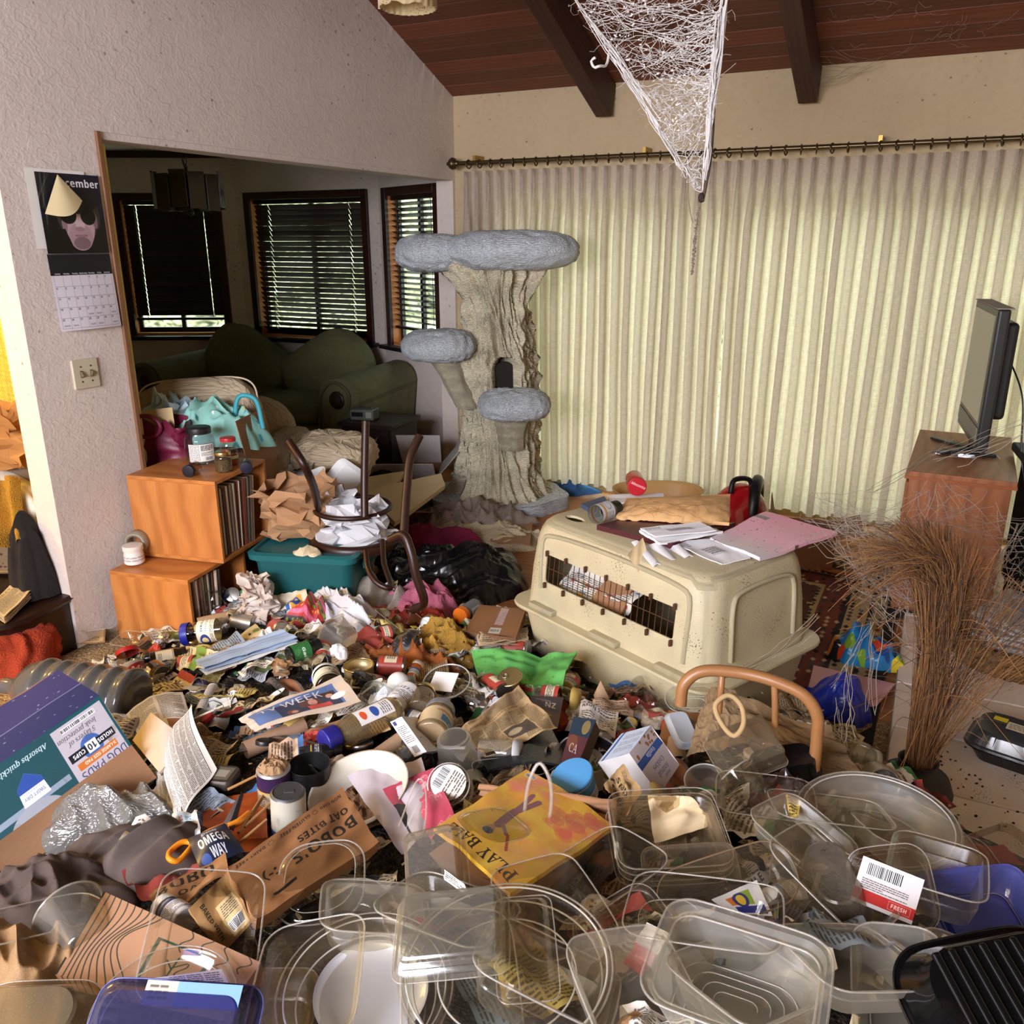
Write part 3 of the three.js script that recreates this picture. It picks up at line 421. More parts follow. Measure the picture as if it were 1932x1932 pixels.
{ // sofa with scrolled arms and camel back
  const t = thing('sofa', 'dark olive sofa with a wavy back and scrolled arms', 'sofa', [-4.72, 0, -5.2]);
  const so = M({ color: C(120, 116, 80), map: rep(T.mottle, 3, 3), bumpMap: rep(T.weave, 3, 3), bumpScale: 0.003, roughness: 1 });
  mesh('base', rbox(1.75, 0.3, 0.75, 0.04).translate(0, 0.2, 0), so, t);
  mesh('seat_cushion', at(puff(0.78, 0.2, 0.7, { sq: 6, wr: 0.004 }), -0.38, 0.42, 0.06), so, t); mesh('seat_cushion', at(puff(0.78, 0.2, 0.7, { sq: 6, wr: 0.004, seed: 4 }), 0.38, 0.42, 0.06), so, t);
  const bk = (x, s) => mesh('back_cushion', warp(at(puff(0.84, 0.5, 0.24, { sq: 5, wr: 0.006, seed: s }), x, 0.68, -0.24, -0.12), (X, Y, Z) => [X, Y + (Y > 0.7 ? 0.09 * (Math.cos((X - x + (x < 0 ? 0.14 : -0.14)) * 5.5) - 0.4) * (Y - 0.7) * 5 : 0), Z]), so, t);
  bk(-0.41, 2); bk(0.41, 3);
  for (const s of [-1, 1]) {
    const arm = loft(Array.from({ length: 12 }, (_, k) => { const z = lerp(0.36, -0.42, k / 11), R = 0.155 - 0.01 * k / 11; return Array.from({ length: 28 }, (_, i) => { const a = i / 28 * 2 * PI; let x = Math.cos(a) * R * 1.15 + s * 0.06, y = 0.56 + Math.sin(a) * R; if (a > PI * 1.1 && a < PI * 1.9) y = lerp(y, 0.1, 0.95), x *= 0.8; return [s * 0.9 + x, y + 0.05 * k / 11, z]; }); }), { cap0: true, cap1: true, ang: 1 });
    mesh('arm', arm, so, t); mesh('arm_rosette', lathe([[0, 0.02], [0.03, 0.018], [0.034, 0.008], [0.05, 0.014], [0.062, 0.008], [0.066, 0]], 24).rotateX(PI / 2).translate(s * 0.95, 0.56, 0.365), MT.dark, t);
    mesh('arm_trim', tube([[s * 0.8, 0.12, 0.37], [s * 0.79, 0.4, 0.372], [s * 0.82, 0.6, 0.372], [s * 0.93, 0.69, 0.372], [s * 1.06, 0.62, 0.372], [s * 1.05, 0.5, 0.372]], 0.012, 24, 6), so, t);
  }
}
{ // pale leather armchair in the opening
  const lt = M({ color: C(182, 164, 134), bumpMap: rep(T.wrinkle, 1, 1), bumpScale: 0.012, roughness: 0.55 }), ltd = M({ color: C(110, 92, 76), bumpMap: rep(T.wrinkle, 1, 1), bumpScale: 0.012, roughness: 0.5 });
  const t = thing('armchair', 'beige leather armchair buried under bags in the opening', 'armchair', [-3.55, 0, -3.4], 0.5);
  mesh('base', rbox(0.75, 0.36, 0.75, 0.05).translate(0, 0.2, 0), lt, t); mesh('seat', at(puff(0.62, 0.2, 0.66, { sq: 5 }), 0.05, 0.45, 0.1), lt, t);
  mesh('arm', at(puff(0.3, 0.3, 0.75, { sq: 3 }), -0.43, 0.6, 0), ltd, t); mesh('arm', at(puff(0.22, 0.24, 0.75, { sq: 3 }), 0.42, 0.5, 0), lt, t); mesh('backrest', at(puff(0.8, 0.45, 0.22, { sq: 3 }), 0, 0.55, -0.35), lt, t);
  const c = thing('leather_cushion', 'tall beige leather cushion with corded edges against the armchair', 'cushion', [-3.3, 0.8, -3.12], 0.55); c.rotation.set(-0.35, 0.5, 0.06, 'YXZ');
  mesh('body', puff(0.6, 0.36, 0.2, { sq: 4.5, wr: 0.012, f: 4 }), lt, c); mesh('piping', tube(Array.from({ length: 40 }, (_, i) => { const a = i / 40 * 2 * PI, s = (x) => Math.sign(x) * Math.pow(Math.abs(x), 0.44); return [s(Math.cos(a)) * 0.3, s(Math.sin(a)) * 0.185, 0.03]; }), 0.005, 90, 5, true), plain(214, 196, 164, 0.6), c);
  const d = thing('leather_cushion', 'beige leather cushion lying flat behind the upturned chair', 'cushion', [-2.78, 0.56, -3.52], 0.3); d.rotation.set(0.25, 0.3, -0.05, 'YXZ');
  mesh('body', puff(0.42, 0.2, 0.3, { sq: 3.6, wr: 0.014, f: 5, seed: 9 }), lt, d); mesh('piping', tube([[-0.12, 0.085, 0.12], [-0.13, 0.1, 0], [-0.12, 0.085, -0.12]], 0.004, 12, 5), plain(226, 208, 176, 0.6), d); mesh('piping', tube([[0.06, 0.09, 0.13], [0.055, 0.106, 0], [0.06, 0.09, -0.12]], 0.004, 12, 5), plain(226, 208, 176, 0.6), d);
}
{ // side table and clock radio by the sofa
  const t = thing('side_table', 'low black side table beside the sofa arm', 'side table', [-3.35, 0, -4.75], 0.1);
  mesh('top', rbox(0.42, 0.03, 0.42, 0.006).translate(0, 0.47, 0), MT.dark, t); mesh('body', rbox(0.38, 0.42, 0.38, 0.004).translate(0, 0.25, 0), plain(26, 20, 18, 0.4), t); mesh('drawer', rbox(0.34, 0.12, 0.015, 0.004).translate(0, 0.38, 0.195), plain(40, 26, 20, 0.35), t); mesh('knob', new THREE.SphereGeometry(0.012, 10, 8).translate(0, 0.38, 0.21), MT.gold, t);
  for (const [x, z] of [[-1, -1], [1, -1], [-1, 1], [1, 1]]) mesh('leg', box(0.03, 0.05, 0.03, x * 0.17, 0.025, z * 0.17), MT.dark, t);
  const r = thing('clock_radio', 'grey clock radio on the black side table', 'clock radio', [-3.42, 0.486, -4.68], 0.25); const gr = plain(90, 94, 84, 0.5);
  mesh('body', rbox(0.17, 0.075, 0.12, 0.01).translate(0, 0.0375, 0), gr, r); mesh('display', box(0.08, 0.03, 0.003, -0.03, 0.042, 0.061), MT.black, r); mesh('speaker_grille', box(0.04, 0.04, 0.003, 0.05, 0.04, 0.061), plain(150, 150, 140, 0.6), r); mesh('snooze_bar', rbox(0.08, 0.008, 0.03, 0.003).translate(0, 0.078, 0), plain(50, 50, 48, 0.5), r);
}
// ---- cartons, boards and bags in the opening ----
{
  const cw = carton('cardboard_box', 'open carton with white inner flaps beside the cat tree', [-3.05, 0.0, -4.55], 0.45, [0.5, 0.2, 0.4], MT.card, { flaps: [0.9, -0.35, -0.4, 0.7], fl: 0.55 });
  cw.children.filter((c) => c.name === 'flap').forEach((c) => (c.material = MT.cardW));
  const lb = print(64, 40, (x, w, h) => { fillR(x, '#ddd8d4', 0, 0, w, h); textLines(x, 6, 6, 50, 30, 6); });
  mesh('shipping_label', toRect(new THREE.PlaneGeometry(0.1, 0.06), lb).translate(0.08, 0.1, 0.2065), pmat(lb), cw);
  carton('cardboard_box', 'brown carton beside the record crate with one tall flap raised', [-3.05, 0.28, -3.0], 0.35, [0.4, 0.34, 0.34], MT.card, { flaps: [1.9, null, null, -0.2], fl: 0.7 });
  const fb = carton('food_carton', 'brown carton full of foam trays behind the upturned chair', [-2.72, 0.14, -3.3], 0.0, [0.5, 0.24, 0.36], MT.card, { flaps: [2.6, null, 2.4, null], tilt: [0.2, -0.08] });
  const foam = plain(232, 232, 228, 0.6);
  const tray = (w, d, h) => merge([loft([rr(w * 0.8, d * 0.8, 0.03, 0), rr(w, d, 0.04, h), rr(w * 1.03, d * 1.04, 0.045, h + 0.002)], { cap0: true })]);
  for (const [lab, x, y, z, rx, ry, s] of [['white foam clamshell lid on top of the tray carton', -2.72, 0.47, -3.22, 0.5, 0.5, 1], ['white foam egg tray sticking up from the carton', -2.56, 0.49, -3.32, 0.9, -0.4, 1.1], ['white foam plate tucked at the carton edge', -2.86, 0.5, -3.3, 0.3, 0.2, 0.9]]) { const o = solo('foam_tray', lab, 'tray', tray(0.22, 0.16, 0.03), foam); o.position.set(x, y, z); o.rotation.set(rx, ry, 0.2); o.scale.setScalar(s); }
  const bt = solo('black_plate_stack', 'black plastic plates leaning in the tray carton', 'plates', merge([0, 1, 2, 3].map((k) => at(loft([rr(0.14, 0.14, 0.05, 0), rr(0.2, 0.2, 0.08, 0.02)], { cap0: true }), 0, k * 0.008, 0))), plain(44, 46, 50, 0.4)); bt.position.set(-2.9, 0.52, -3.4); bt.rotation.set(0.5, 0.4, 0.3);
  const bd = (lab, a, b, c, d) => solo('padded_board', lab, 'board', sheet(a, b, c, d, { n: [14, 14], off: wavy(0.006, 3), th: 0.03 }), plain(222, 202, 154, 0.75));
  bd('cream board with a rounded edge pointing at the cat tree', [-2.785,0.300,-3.770], [-2.584,0.300,-4.274], [-2.502,0.260,-4.184], [-2.484,0.200,-3.617]);
  bd('cream board lying behind the longer cream board', [-2.929,0.330,-3.829], [-2.749,0.330,-4.139], [-2.717,0.300,-4.012], [-2.735,0.260,-3.656]);
  carton('cardboard_box', 'flattened brown carton flap under the cream boards', [-2.75, 0.02, -3.95], 0.5, [0.5, 0.05, 0.34], MT.card, { flaps: [1.4, -1.3] });
  const br = plain(176, 134, 94, 0.85);
  const b1 = solo('paper_bag', 'crumpled brown paper bag on the teal storage bin', 'paper bag', bagGeo(0.27, 0.24, 0.22, { seed: 3, am: 0.05, open: 1.15 }), br); b1.position.set(-2.47, 0.38, -2.85); b1.rotation.y = 0.4;
  const b2 = solo('dark_bag', 'dark grey tote slumped between the carton and the cat tree', 'bag', mound(0.26, 0.24, 0.3, { seed: 12, amp: 0.04 }), plain(30, 32, 34, 0.7)); b2.position.set(-2.98, 0, -4.32);
}
{ // green shopping bag over the armchair and maroon plastic thing
  const gb = print(256, 160, (x, w, h) => { fillR(x, '#8fc8ba', 0, 0, w, h); for (let i = 0; i < 60; i++) { fillR(x, pick(['#2d6b62', '#eef6f0', '#c9b350', '#3d8fb0']), rnd(w), rnd(h), rnd(2, 7), rnd(2, 7)); } x.strokeStyle = '#2f7f84'; x.lineWidth = 3; for (let i = 0; i < 4; i++) { x.beginPath(); x.arc(rnd(w), rnd(h), rnd(8, 22), 0, 5); x.stroke(); } });
  const t = thing('shopping_bag', 'mint green patterned shopping bag slumped over the armchair seat', 'shopping bag', [-3.06, 0.74, -2.98], 0.45);
  mesh('body', toRect(warp(mound(0.24, 0.16, 0.16, { seed: 21, amp: 0.05, f: 5, uvs: 1 }), (x, y, z) => [x, y - 0.25 * (x > 0.1 ? x - 0.1 : 0), z]), gb), pmat(gb, 0.6), t);
  mesh('handle', tube([[0.1, 0.08, 0.02], [0.13, 0.2, 0.0], [0.2, 0.19, 0.0], [0.24, 0.05, 0.03]], 0.012, 20, 5).scale(1, 1, 1), plain(60, 160, 170, 0.6), t);
  const w = solo('plastic_sack', 'white and pale blue plastic sack beside the mint bag', 'plastic bag', bagGeo(0.2, 0.2, 0.14, { seed: 33, am: 0.04 }), plain(190, 210, 216, 0.4)); w.position.set(-3.25, 0.72, -2.92);
  const c = thing('tote_bag', 'maroon plastic tote with oval handles behind the glass jug', 'tote bag', [-3.2, 0.62, -2.75], 0.3);
  mesh('body', bagGeo(0.34, 0.24, 0.14, { seed: 7, am: 0.015, flat: false }), plain(110, 22, 52, 0.45), c); mesh('handle', tube(Array.from({ length: 12 }, (_, i) => [Math.cos(i / 12 * 2 * PI) * 0.07, 0.22 + Math.sin(i / 12 * 2 * PI) * 0.05, 0.075]), 0.01, 30, 6, true), plain(120, 26, 58, 0.45), c);
  mesh('paper_insert', sheet([-0.12, 0.27, 0], [0.1, 0.3, 0.01], [0.1, 0.1, 0], [-0.12, 0.1, 0]), plain(216, 190, 140, 0.8), c);
}
// ---- record crates ----
const sleeveMats = [[214, 200, 176], [120, 96, 76], [70, 60, 54], [196, 176, 140], [150, 60, 44], [56, 62, 72], [222, 214, 200], [100, 80, 60], [168, 150, 120]].map((c) => plain(...c, 0.8));
function crate(label, pos, rotY, w, h, d, n, recLabel, grp, tilt) {
  const t = thing('record_crate', label, 'crate', pos, rotY), th = 0.016;
  const P = (nm, g, k) => mesh(nm, setUV(g, (x, y, z, nx, ny) => (Math.abs(ny) > 0.5 ? [x * 1.2 + k, z * 1.2] : Math.abs(nx) > 0.5 ? [y * 1.2 + k, z * 1.2] : [y * 1.2 + 0.2 * k, x * 1.2 + k * 0.3])), MT.pine, t);
  P('panel', rbox(w, th, d, 0.002, 1).translate(0, h - th / 2, 0), 0.1); P('panel', rbox(w, th, d, 0.002, 1).translate(0, th / 2, 0), 0.5); P('panel', rbox(w, h - 2 * th, th, 0.002, 1).translate(0, h / 2, d / 2 - th / 2), 0.3); P('panel', rbox(w, h - 2 * th, th, 0.002, 1).translate(0, h / 2, -d / 2 + th / 2), 0.7); P('panel', rbox(th, h - 2 * th, d - 2 * th, 0.002, 1).translate(-w / 2 + th / 2, h / 2, 0), 0.9);
  let z = d / 2 - th - 0.006;
  for (let k = 0; k < n; k++) {
    const tk = rnd(0.003, 0.008), lean = tilt * smoothstep(k / n, 0.3, 1) + rnd(-0.01, 0.01), sz = 0.3 * Math.min(1, (h - 0.045) / 0.3);
    const ci = (k * 5 + (k >> 1)) % 9, m = solo('record_sleeve', ['beige', 'brown', 'charcoal', 'tan', 'rust red', 'slate blue', 'off-white', 'mid brown', 'olive tan'][ci] + ' ' + recLabel, 'record', rbox(sz, sz, tk, 0.001, 1), sleeveMats[ci], grp);
    z -= tk / 2 + 0.0012; const L = new THREE.Vector3(w / 2 - sz / 2 - 0.012 - rnd(0.012) + (k > n - 4 ? 0.01 : 0), th + sz / 2 * Math.cos(lean), z - sz / 2 * Math.sin(lean)); z -= tk / 2;
    m.position.copy(L.applyAxisAngle(V(0, 1, 0), rotY)).add(V(pos)); m.rotation.set(-lean, rotY, 0, 'YXZ');
  }
  return t;
}
crate('upper pine record crate with a dark knot on its end panel', [-2.86, 0.328, -2.655], 0.2, 0.43, 0.365, 0.4, 36, 'record sleeve standing edge-on in the upper pine crate', 'records in the upper crate', 0.12);
crate('lower pine record crate under the first one', [-2.84, 0, -2.47], 0.16, 0.39, 0.322, 0.4, 26, 'record sleeve in the shadowed lower pine crate', 'records in the lower crate', 0.06);
{
  const s = solo('wood_post', 'short pine post propping the upper crate', 'post', uvBox(rbox(0.05, 0.32, 0.03, 0.003).translate(0, 0.16, 0)), MT.pine); s.position.set(-2.64, 0, -2.82); s.rotation.y = 0.2;
}
// ---- jars ----
function jar(name, label, cat, { h, r, neck, lidH, lidR, body, lid, print: pr, band = [0.2, 0.7], glow, group, sq }) {
  const t = thing(name, label, cat, [0, 0, 0], 0, group), s = h - lidH;
  mesh('body', lathe([[0, 0.004], [r * 0.85, 0.002], [r, r * 0.15], [r, s * 0.78], [r * 0.94, s * 0.86], [neck, s * 0.94], [neck, s + lidH * 0.6]], 28), body, t);
  if (lid) mesh('lid', lathe([[0, h], [lidR * 0.93, h], [lidR, h - lidH * 0.12], [lidR, h - lidH], [lidR * 0.97, h - lidH]], 28), lid, t);
  if (pr) { const [a, b, arc = 2 * PI] = band; mesh('label', toRect(new THREE.CylinderGeometry(r + 0.0012, r + 0.0012, (b - a) * s, 28, 1, true, -arc / 2, arc).translate(0, (a + b) / 2 * s, 0), pr), pmat(pr, 0.5), t); }
  if (glow) mesh('contents', lathe([[0, 0.006], [r * 0.93, 0.008], [r * 0.95, r * 0.15], [r * 0.95, s * glow[1]], [r * 0.6, s * glow[1] + 0.004], [0, s * glow[1]]], 24), glow[0], t);
  return t;
}
const lblUsda = print(200, 200, (x, w, h) => { fillR(x, '#f1eee6', 0, 0, w, h); x.lineWidth = 5; x.strokeStyle = '#111'; x.strokeRect(4, 4, w - 8, h - 8); x.lineWidth = 2; x.strokeRect(14, 16, 66, 170); textLines(x, 18, 30, 58, 150, 11); txt(x, 'Nutrition Facts', 18, 26, 8, '#111', { bold: true }); textLines(x, 92, 20, 90, 60, 12, '#222', 0.6); textLines(x, 92, 92, 90, 40, 7); barcode(x, 120, 146, 50, 34); });
const lblMini = print(120, 80, (x, w, h) => { fillR(x, '#eceaf0', 0, 0, w, h); fillR(x, '#27406e', 0, 0, w, 16); textLines(x, 8, 24, 100, 50, 8); });
const lblSalsa = print(200, 120, (x, w, h) => { fillR(x, '#d9c9a2', 0, 0, w, h); ell(x, '#b33a22', 100, 86, 90, 40); ell(x, '#e0c24a', 60, 70, 30, 14); ell(x, '#5b7c3a', 140, 60, 26, 12); });
{
  const J = (j, x, y, z, rx = 0, ry = 0, rz = 0) => { j.position.set(x, y, z); j.rotation.set(rx, ry, rz, 'YXZ'); return j; };
  J(jar('plastic_jug', 'big clear plastic tub with a black lid and ingredients label', 'jar', { h: 0.165, r: 0.066, neck: 0.05, lidH: 0.028, lidR: 0.054, body: clear(230, 230, 232, 0.12), lid: plain(24, 22, 24, 0.4), print: lblUsda, band: [0.12, 0.72, 1.9] }), -2.9, 0.693, -2.72, 0, 0.9);
  J(jar('salsa_jar', 'red lidded glass jar with salsa residue on the upper crate', 'jar', { h: 0.125, r: 0.037, neck: 0.032, lidH: 0.017, lidR: 0.034, body: MT.glassjar, lid: plain(178, 34, 40, 0.35), print: lblSalsa, band: [0.1, 0.42, 5], glow: [plain(150, 70, 40, 0.7), 0.4] }), -2.76, 0.693, -2.75, 0, 0.6);
  J(jar('canning_jar', 'short gold rimmed jar of dried herbs on the crate edge', 'jar', { h: 0.09, r: 0.036, neck: 0.033, lidH: 0.014, lidR: 0.035, body: MT.glassjar, lid: MT.gold, glow: [M({ color: C(128, 100, 66), map: T.mottle, bumpMap: T.fleece, bumpScale: 0.01, roughness: 1 }), 0.75] }), -2.695, 0.693, -2.645);
  J(jar('spice_jar', 'small jar lying with its dark cap outward left of the herb jar', 'jar', { h: 0.085, r: 0.026, neck: 0.022, lidH: 0.022, lidR: 0.026, body: clear(220, 200, 170, 0.1), lid: plain(20, 20, 34, 0.35), print: lblMini, band: [0.2, 0.8, 3] }), -2.79, 0.719, -2.585, PI / 2, 0.35);
  J(jar('spice_jar', 'small jar lying with its dark cap outward at the crate corner', 'jar', { h: 0.085, r: 0.025, neck: 0.022, lidH: 0.022, lidR: 0.026, body: clear(230, 215, 190, 0.1), lid: plain(20, 22, 44, 0.35), print: lblMini, band: [0.2, 0.8, 3] }), -2.63, 0.719, -2.72, PI / 2, 0.7);
  const lw = print(160, 80, (x, w, h) => { fillR(x, '#e6e2da', 0, 0, w, h); textLines(x, 10, 10, 130, 40, 9); barcode(x, 12, 52, 30, 20); });
  J(jar('paste_tub', 'white screw-top tub on the lower crate beside the wall', 'tub', { h: 0.085, r: 0.04, neck: 0.038, lidH: 0.022, lidR: 0.042, body: plain(226, 220, 208, 0.5), lid: plain(222, 214, 200, 0.5), print: lw, band: [0.12, 0.7] }), -2.965, 0.325, -2.345);
  const m = thing('tape_roll', 'wide roll of tape standing against the wall', 'tape', [-3.0, 0.4, -2.4], 0.4); mesh('tape', lathe([[0.03, -0.025], [0.05, -0.025], [0.05, 0.025], [0.03, 0.025], [0.03, -0.025]], 28).rotateX(PI / 2), plain(150, 140, 120, 0.5), m);
}
{ // teal bin with lid
  const t = thing('storage_bin', 'teal plastic storage bin behind the crates', 'storage bin', [-2.345, 0, -2.79], 0.31), te = plain(22, 86, 88, 0.45);
  mesh('tub', loft([rr(0.4, 0.3, 0.05, 0), rr(0.44, 0.34, 0.05, 0.34), rr(0.47, 0.37, 0.05, 0.345), rr(0.47, 0.37, 0.05, 0.36)], { cap0: true }), te, t);
  mesh('lid', loft([rr(0.485, 0.385, 0.05, 0.35), rr(0.49, 0.39, 0.05, 0.375), rr(0.45, 0.35, 0.05, 0.382), rr(0.44, 0.34, 0.05, 0.37)], { cap1: true }), plain(28, 100, 104, 0.45), t);
  mesh('latch', merge([-1, 1].map((s) => rbox(0.02, 0.08, 0.14, 0.006).translate(s * 0.245, 0.33, 0))), te, t);
  const sc = solo('leaf_scrap', 'torn cream paper scraps on the teal bin lid', 'paper', facet(mound(0.07, 0.05, 0.02, { seed: 3, amp: 0.02, n: [30, 10] })), plain(214, 196, 160, 0.8)); sc.position.set(-2.28, 0.372, -2.66);
}
{ // upturned bentwood chair with a white bag in its hoop
  const t = thing('bentwood_chair', 'upturned dark bentwood chair standing on its curved back', 'chair', [-2.24, 0, -2.93], 0), wd = M({ map: T.beam, color: C(150, 120, 105), roughness: 0.4 });
  const sy = 0.37; mesh('seat_ring', at(new THREE.TorusGeometry(0.175, 0.021, 12, 56).rotateX(PI / 2), 0.02, sy, 0.02, 0, 0, 0, [1.05, 1.3, 1]), wd, t);
  mesh('leg_ring', at(new THREE.TorusGeometry(0.165, 0.011, 10, 56).rotateX(PI / 2), 0.02, 0.52, 0.02), wd, t);
  const LG = [[[-2.360,0.370,-2.821], [-2.324,0.530,-2.800], [-2.167,0.799,-2.550], [-2.257,0.888,-2.573]], [[-2.072,0.531,-2.794], [-2.095,0.692,-2.840], [-2.122,0.917,-2.907]], [[-1.701,0.598,-2.532], [-1.740,0.746,-2.625], [-1.759,0.855,-2.689], [-1.749,0.925,-2.743]]];
  for (const p of LG) mesh('leg', tube(p.map((q) => [q[0] + 2.24, q[1], q[2] + 2.93]), 0.0165, 20, 10), wd, t);
  const rel = (q) => [q[0] + 2.24, q[1], q[2] + 2.93];
  mesh('back_hoop', tube([[-1.691,0.607,-2.423], [-1.625,0.635,-2.419], [-1.590,0.584,-2.406], [-1.567,0.498,-2.399], [-1.548,0.391,-2.416], [-1.630,0.322,-2.468]].map(rel), 0.0165, 34, 10), wd, t);
  mesh('back_hoop', tube([[-1.821,0.532,-2.450], [-1.774,0.484,-2.397], [-1.721,0.448,-2.375], [-1.678,0.430,-2.390], [-1.809,0.457,-2.546], [-1.879,0.502,-2.644]].map(rel), 0.011, 34, 8), wd, t);
  const b = solo('plastic_bag', 'crumpled white plastic bag stuffed in the upturned chair', 'plastic bag', bagGeo(0.24, 0.22, 0.2, { seed: 14, am: 0.06, open: 0.9 }), plain(238, 238, 240, 0.4, { transmission: 0.25, thickness: 0 })); b.position.set(-2.2, 0.34, -2.9);
}
{ // soft heaps behind
  const S = (n, lab, cat, p, ry, g, m) => { const o = solo(n, lab, cat, g, m); o.position.set(...p); o.rotation.y = ry; return o; };
  const fab = (r, g, b) => M({ color: C(r, g, b), map: T.mottle, bumpMap: T.fleece, bumpScale: 0.006, roughness: 1 });
  const bag = M({ color: C(16, 16, 18), bumpMap: rep(T.wrinkle, 0.35, 0.35), bumpScale: 0.012, roughness: 0.2 });
  S('trash_bag', 'black plastic trash bag sprawled left of the pet crate', 'trash bag', [-1.970,0.100,-3.374].map((v, i) => i === 1 ? 0 : v), 0.9, mound(0.4, 0.26, 0.19, { seed: 41, amp: 0.05, f: 5, sharp: 3, dir: [0.25, 1.6], pw: 3 }), bag);
  S('trash_bag', 'small black trash bag behind the chair hoop', 'trash bag', [-2.301,0.100,-3.333].map((v, i) => i === 1 ? 0 : v), 0.2, mound(0.14, 0.14, 0.22, { seed: 47, amp: 0.04, f: 9, sharp: 3 }), bag);
  S('towel', 'mauve grey towel bunched in front of the cat tree', 'towel', [-2.393,0.050,-4.273].map((v, i) => i === 1 ? 0 : v), 0.5, mound(0.4, 0.22, 0.13, { seed: 52, amp: 0.05, f: 8 }), fab(172, 154, 142));
  S('blanket', 'cream blanket spread under the mauve towel', 'blanket', [-2.215,0.030,-4.045].map((v, i) => i === 1 ? 0 : v), 0.45, mound(0.5, 0.18, 0.07, { seed: 57, amp: 0.04, f: 7, dir: [0.7, 1.2] }), fab(214, 196, 160));
  S('knit_scarf', 'crimson knitted cloth beneath the black bags', 'cloth', [-2.371,0.100,-3.671].map((v, i) => i === 1 ? 0.02 : v), 0.6, mound(0.3, 0.09, 0.2, { seed: 62, amp: 0.015, f: 12 }), fab(142, 22, 66));
  S('cloth', 'blue cloth with green trim at the curtain hem', 'cloth', [-2.111,0.000,-5.191].map((v, i) => i === 1 ? 0 : v), 0.5, mound(0.2, 0.11, 0.05, { seed: 66, amp: 0.03, f: 9 }), fab(64, 120, 186));
  const cb = solo('cardboard_sheet', 'flat brown cardboard left of the pet crate top', 'cardboard', sheet([-2.136,0.060,-4.091], [-1.991,0.060,-4.322], [-1.843,0.050,-3.968], [-2.079,0.050,-3.949], { th: 0.005, off: wavy(0.01, 4) }), MT.card);
}
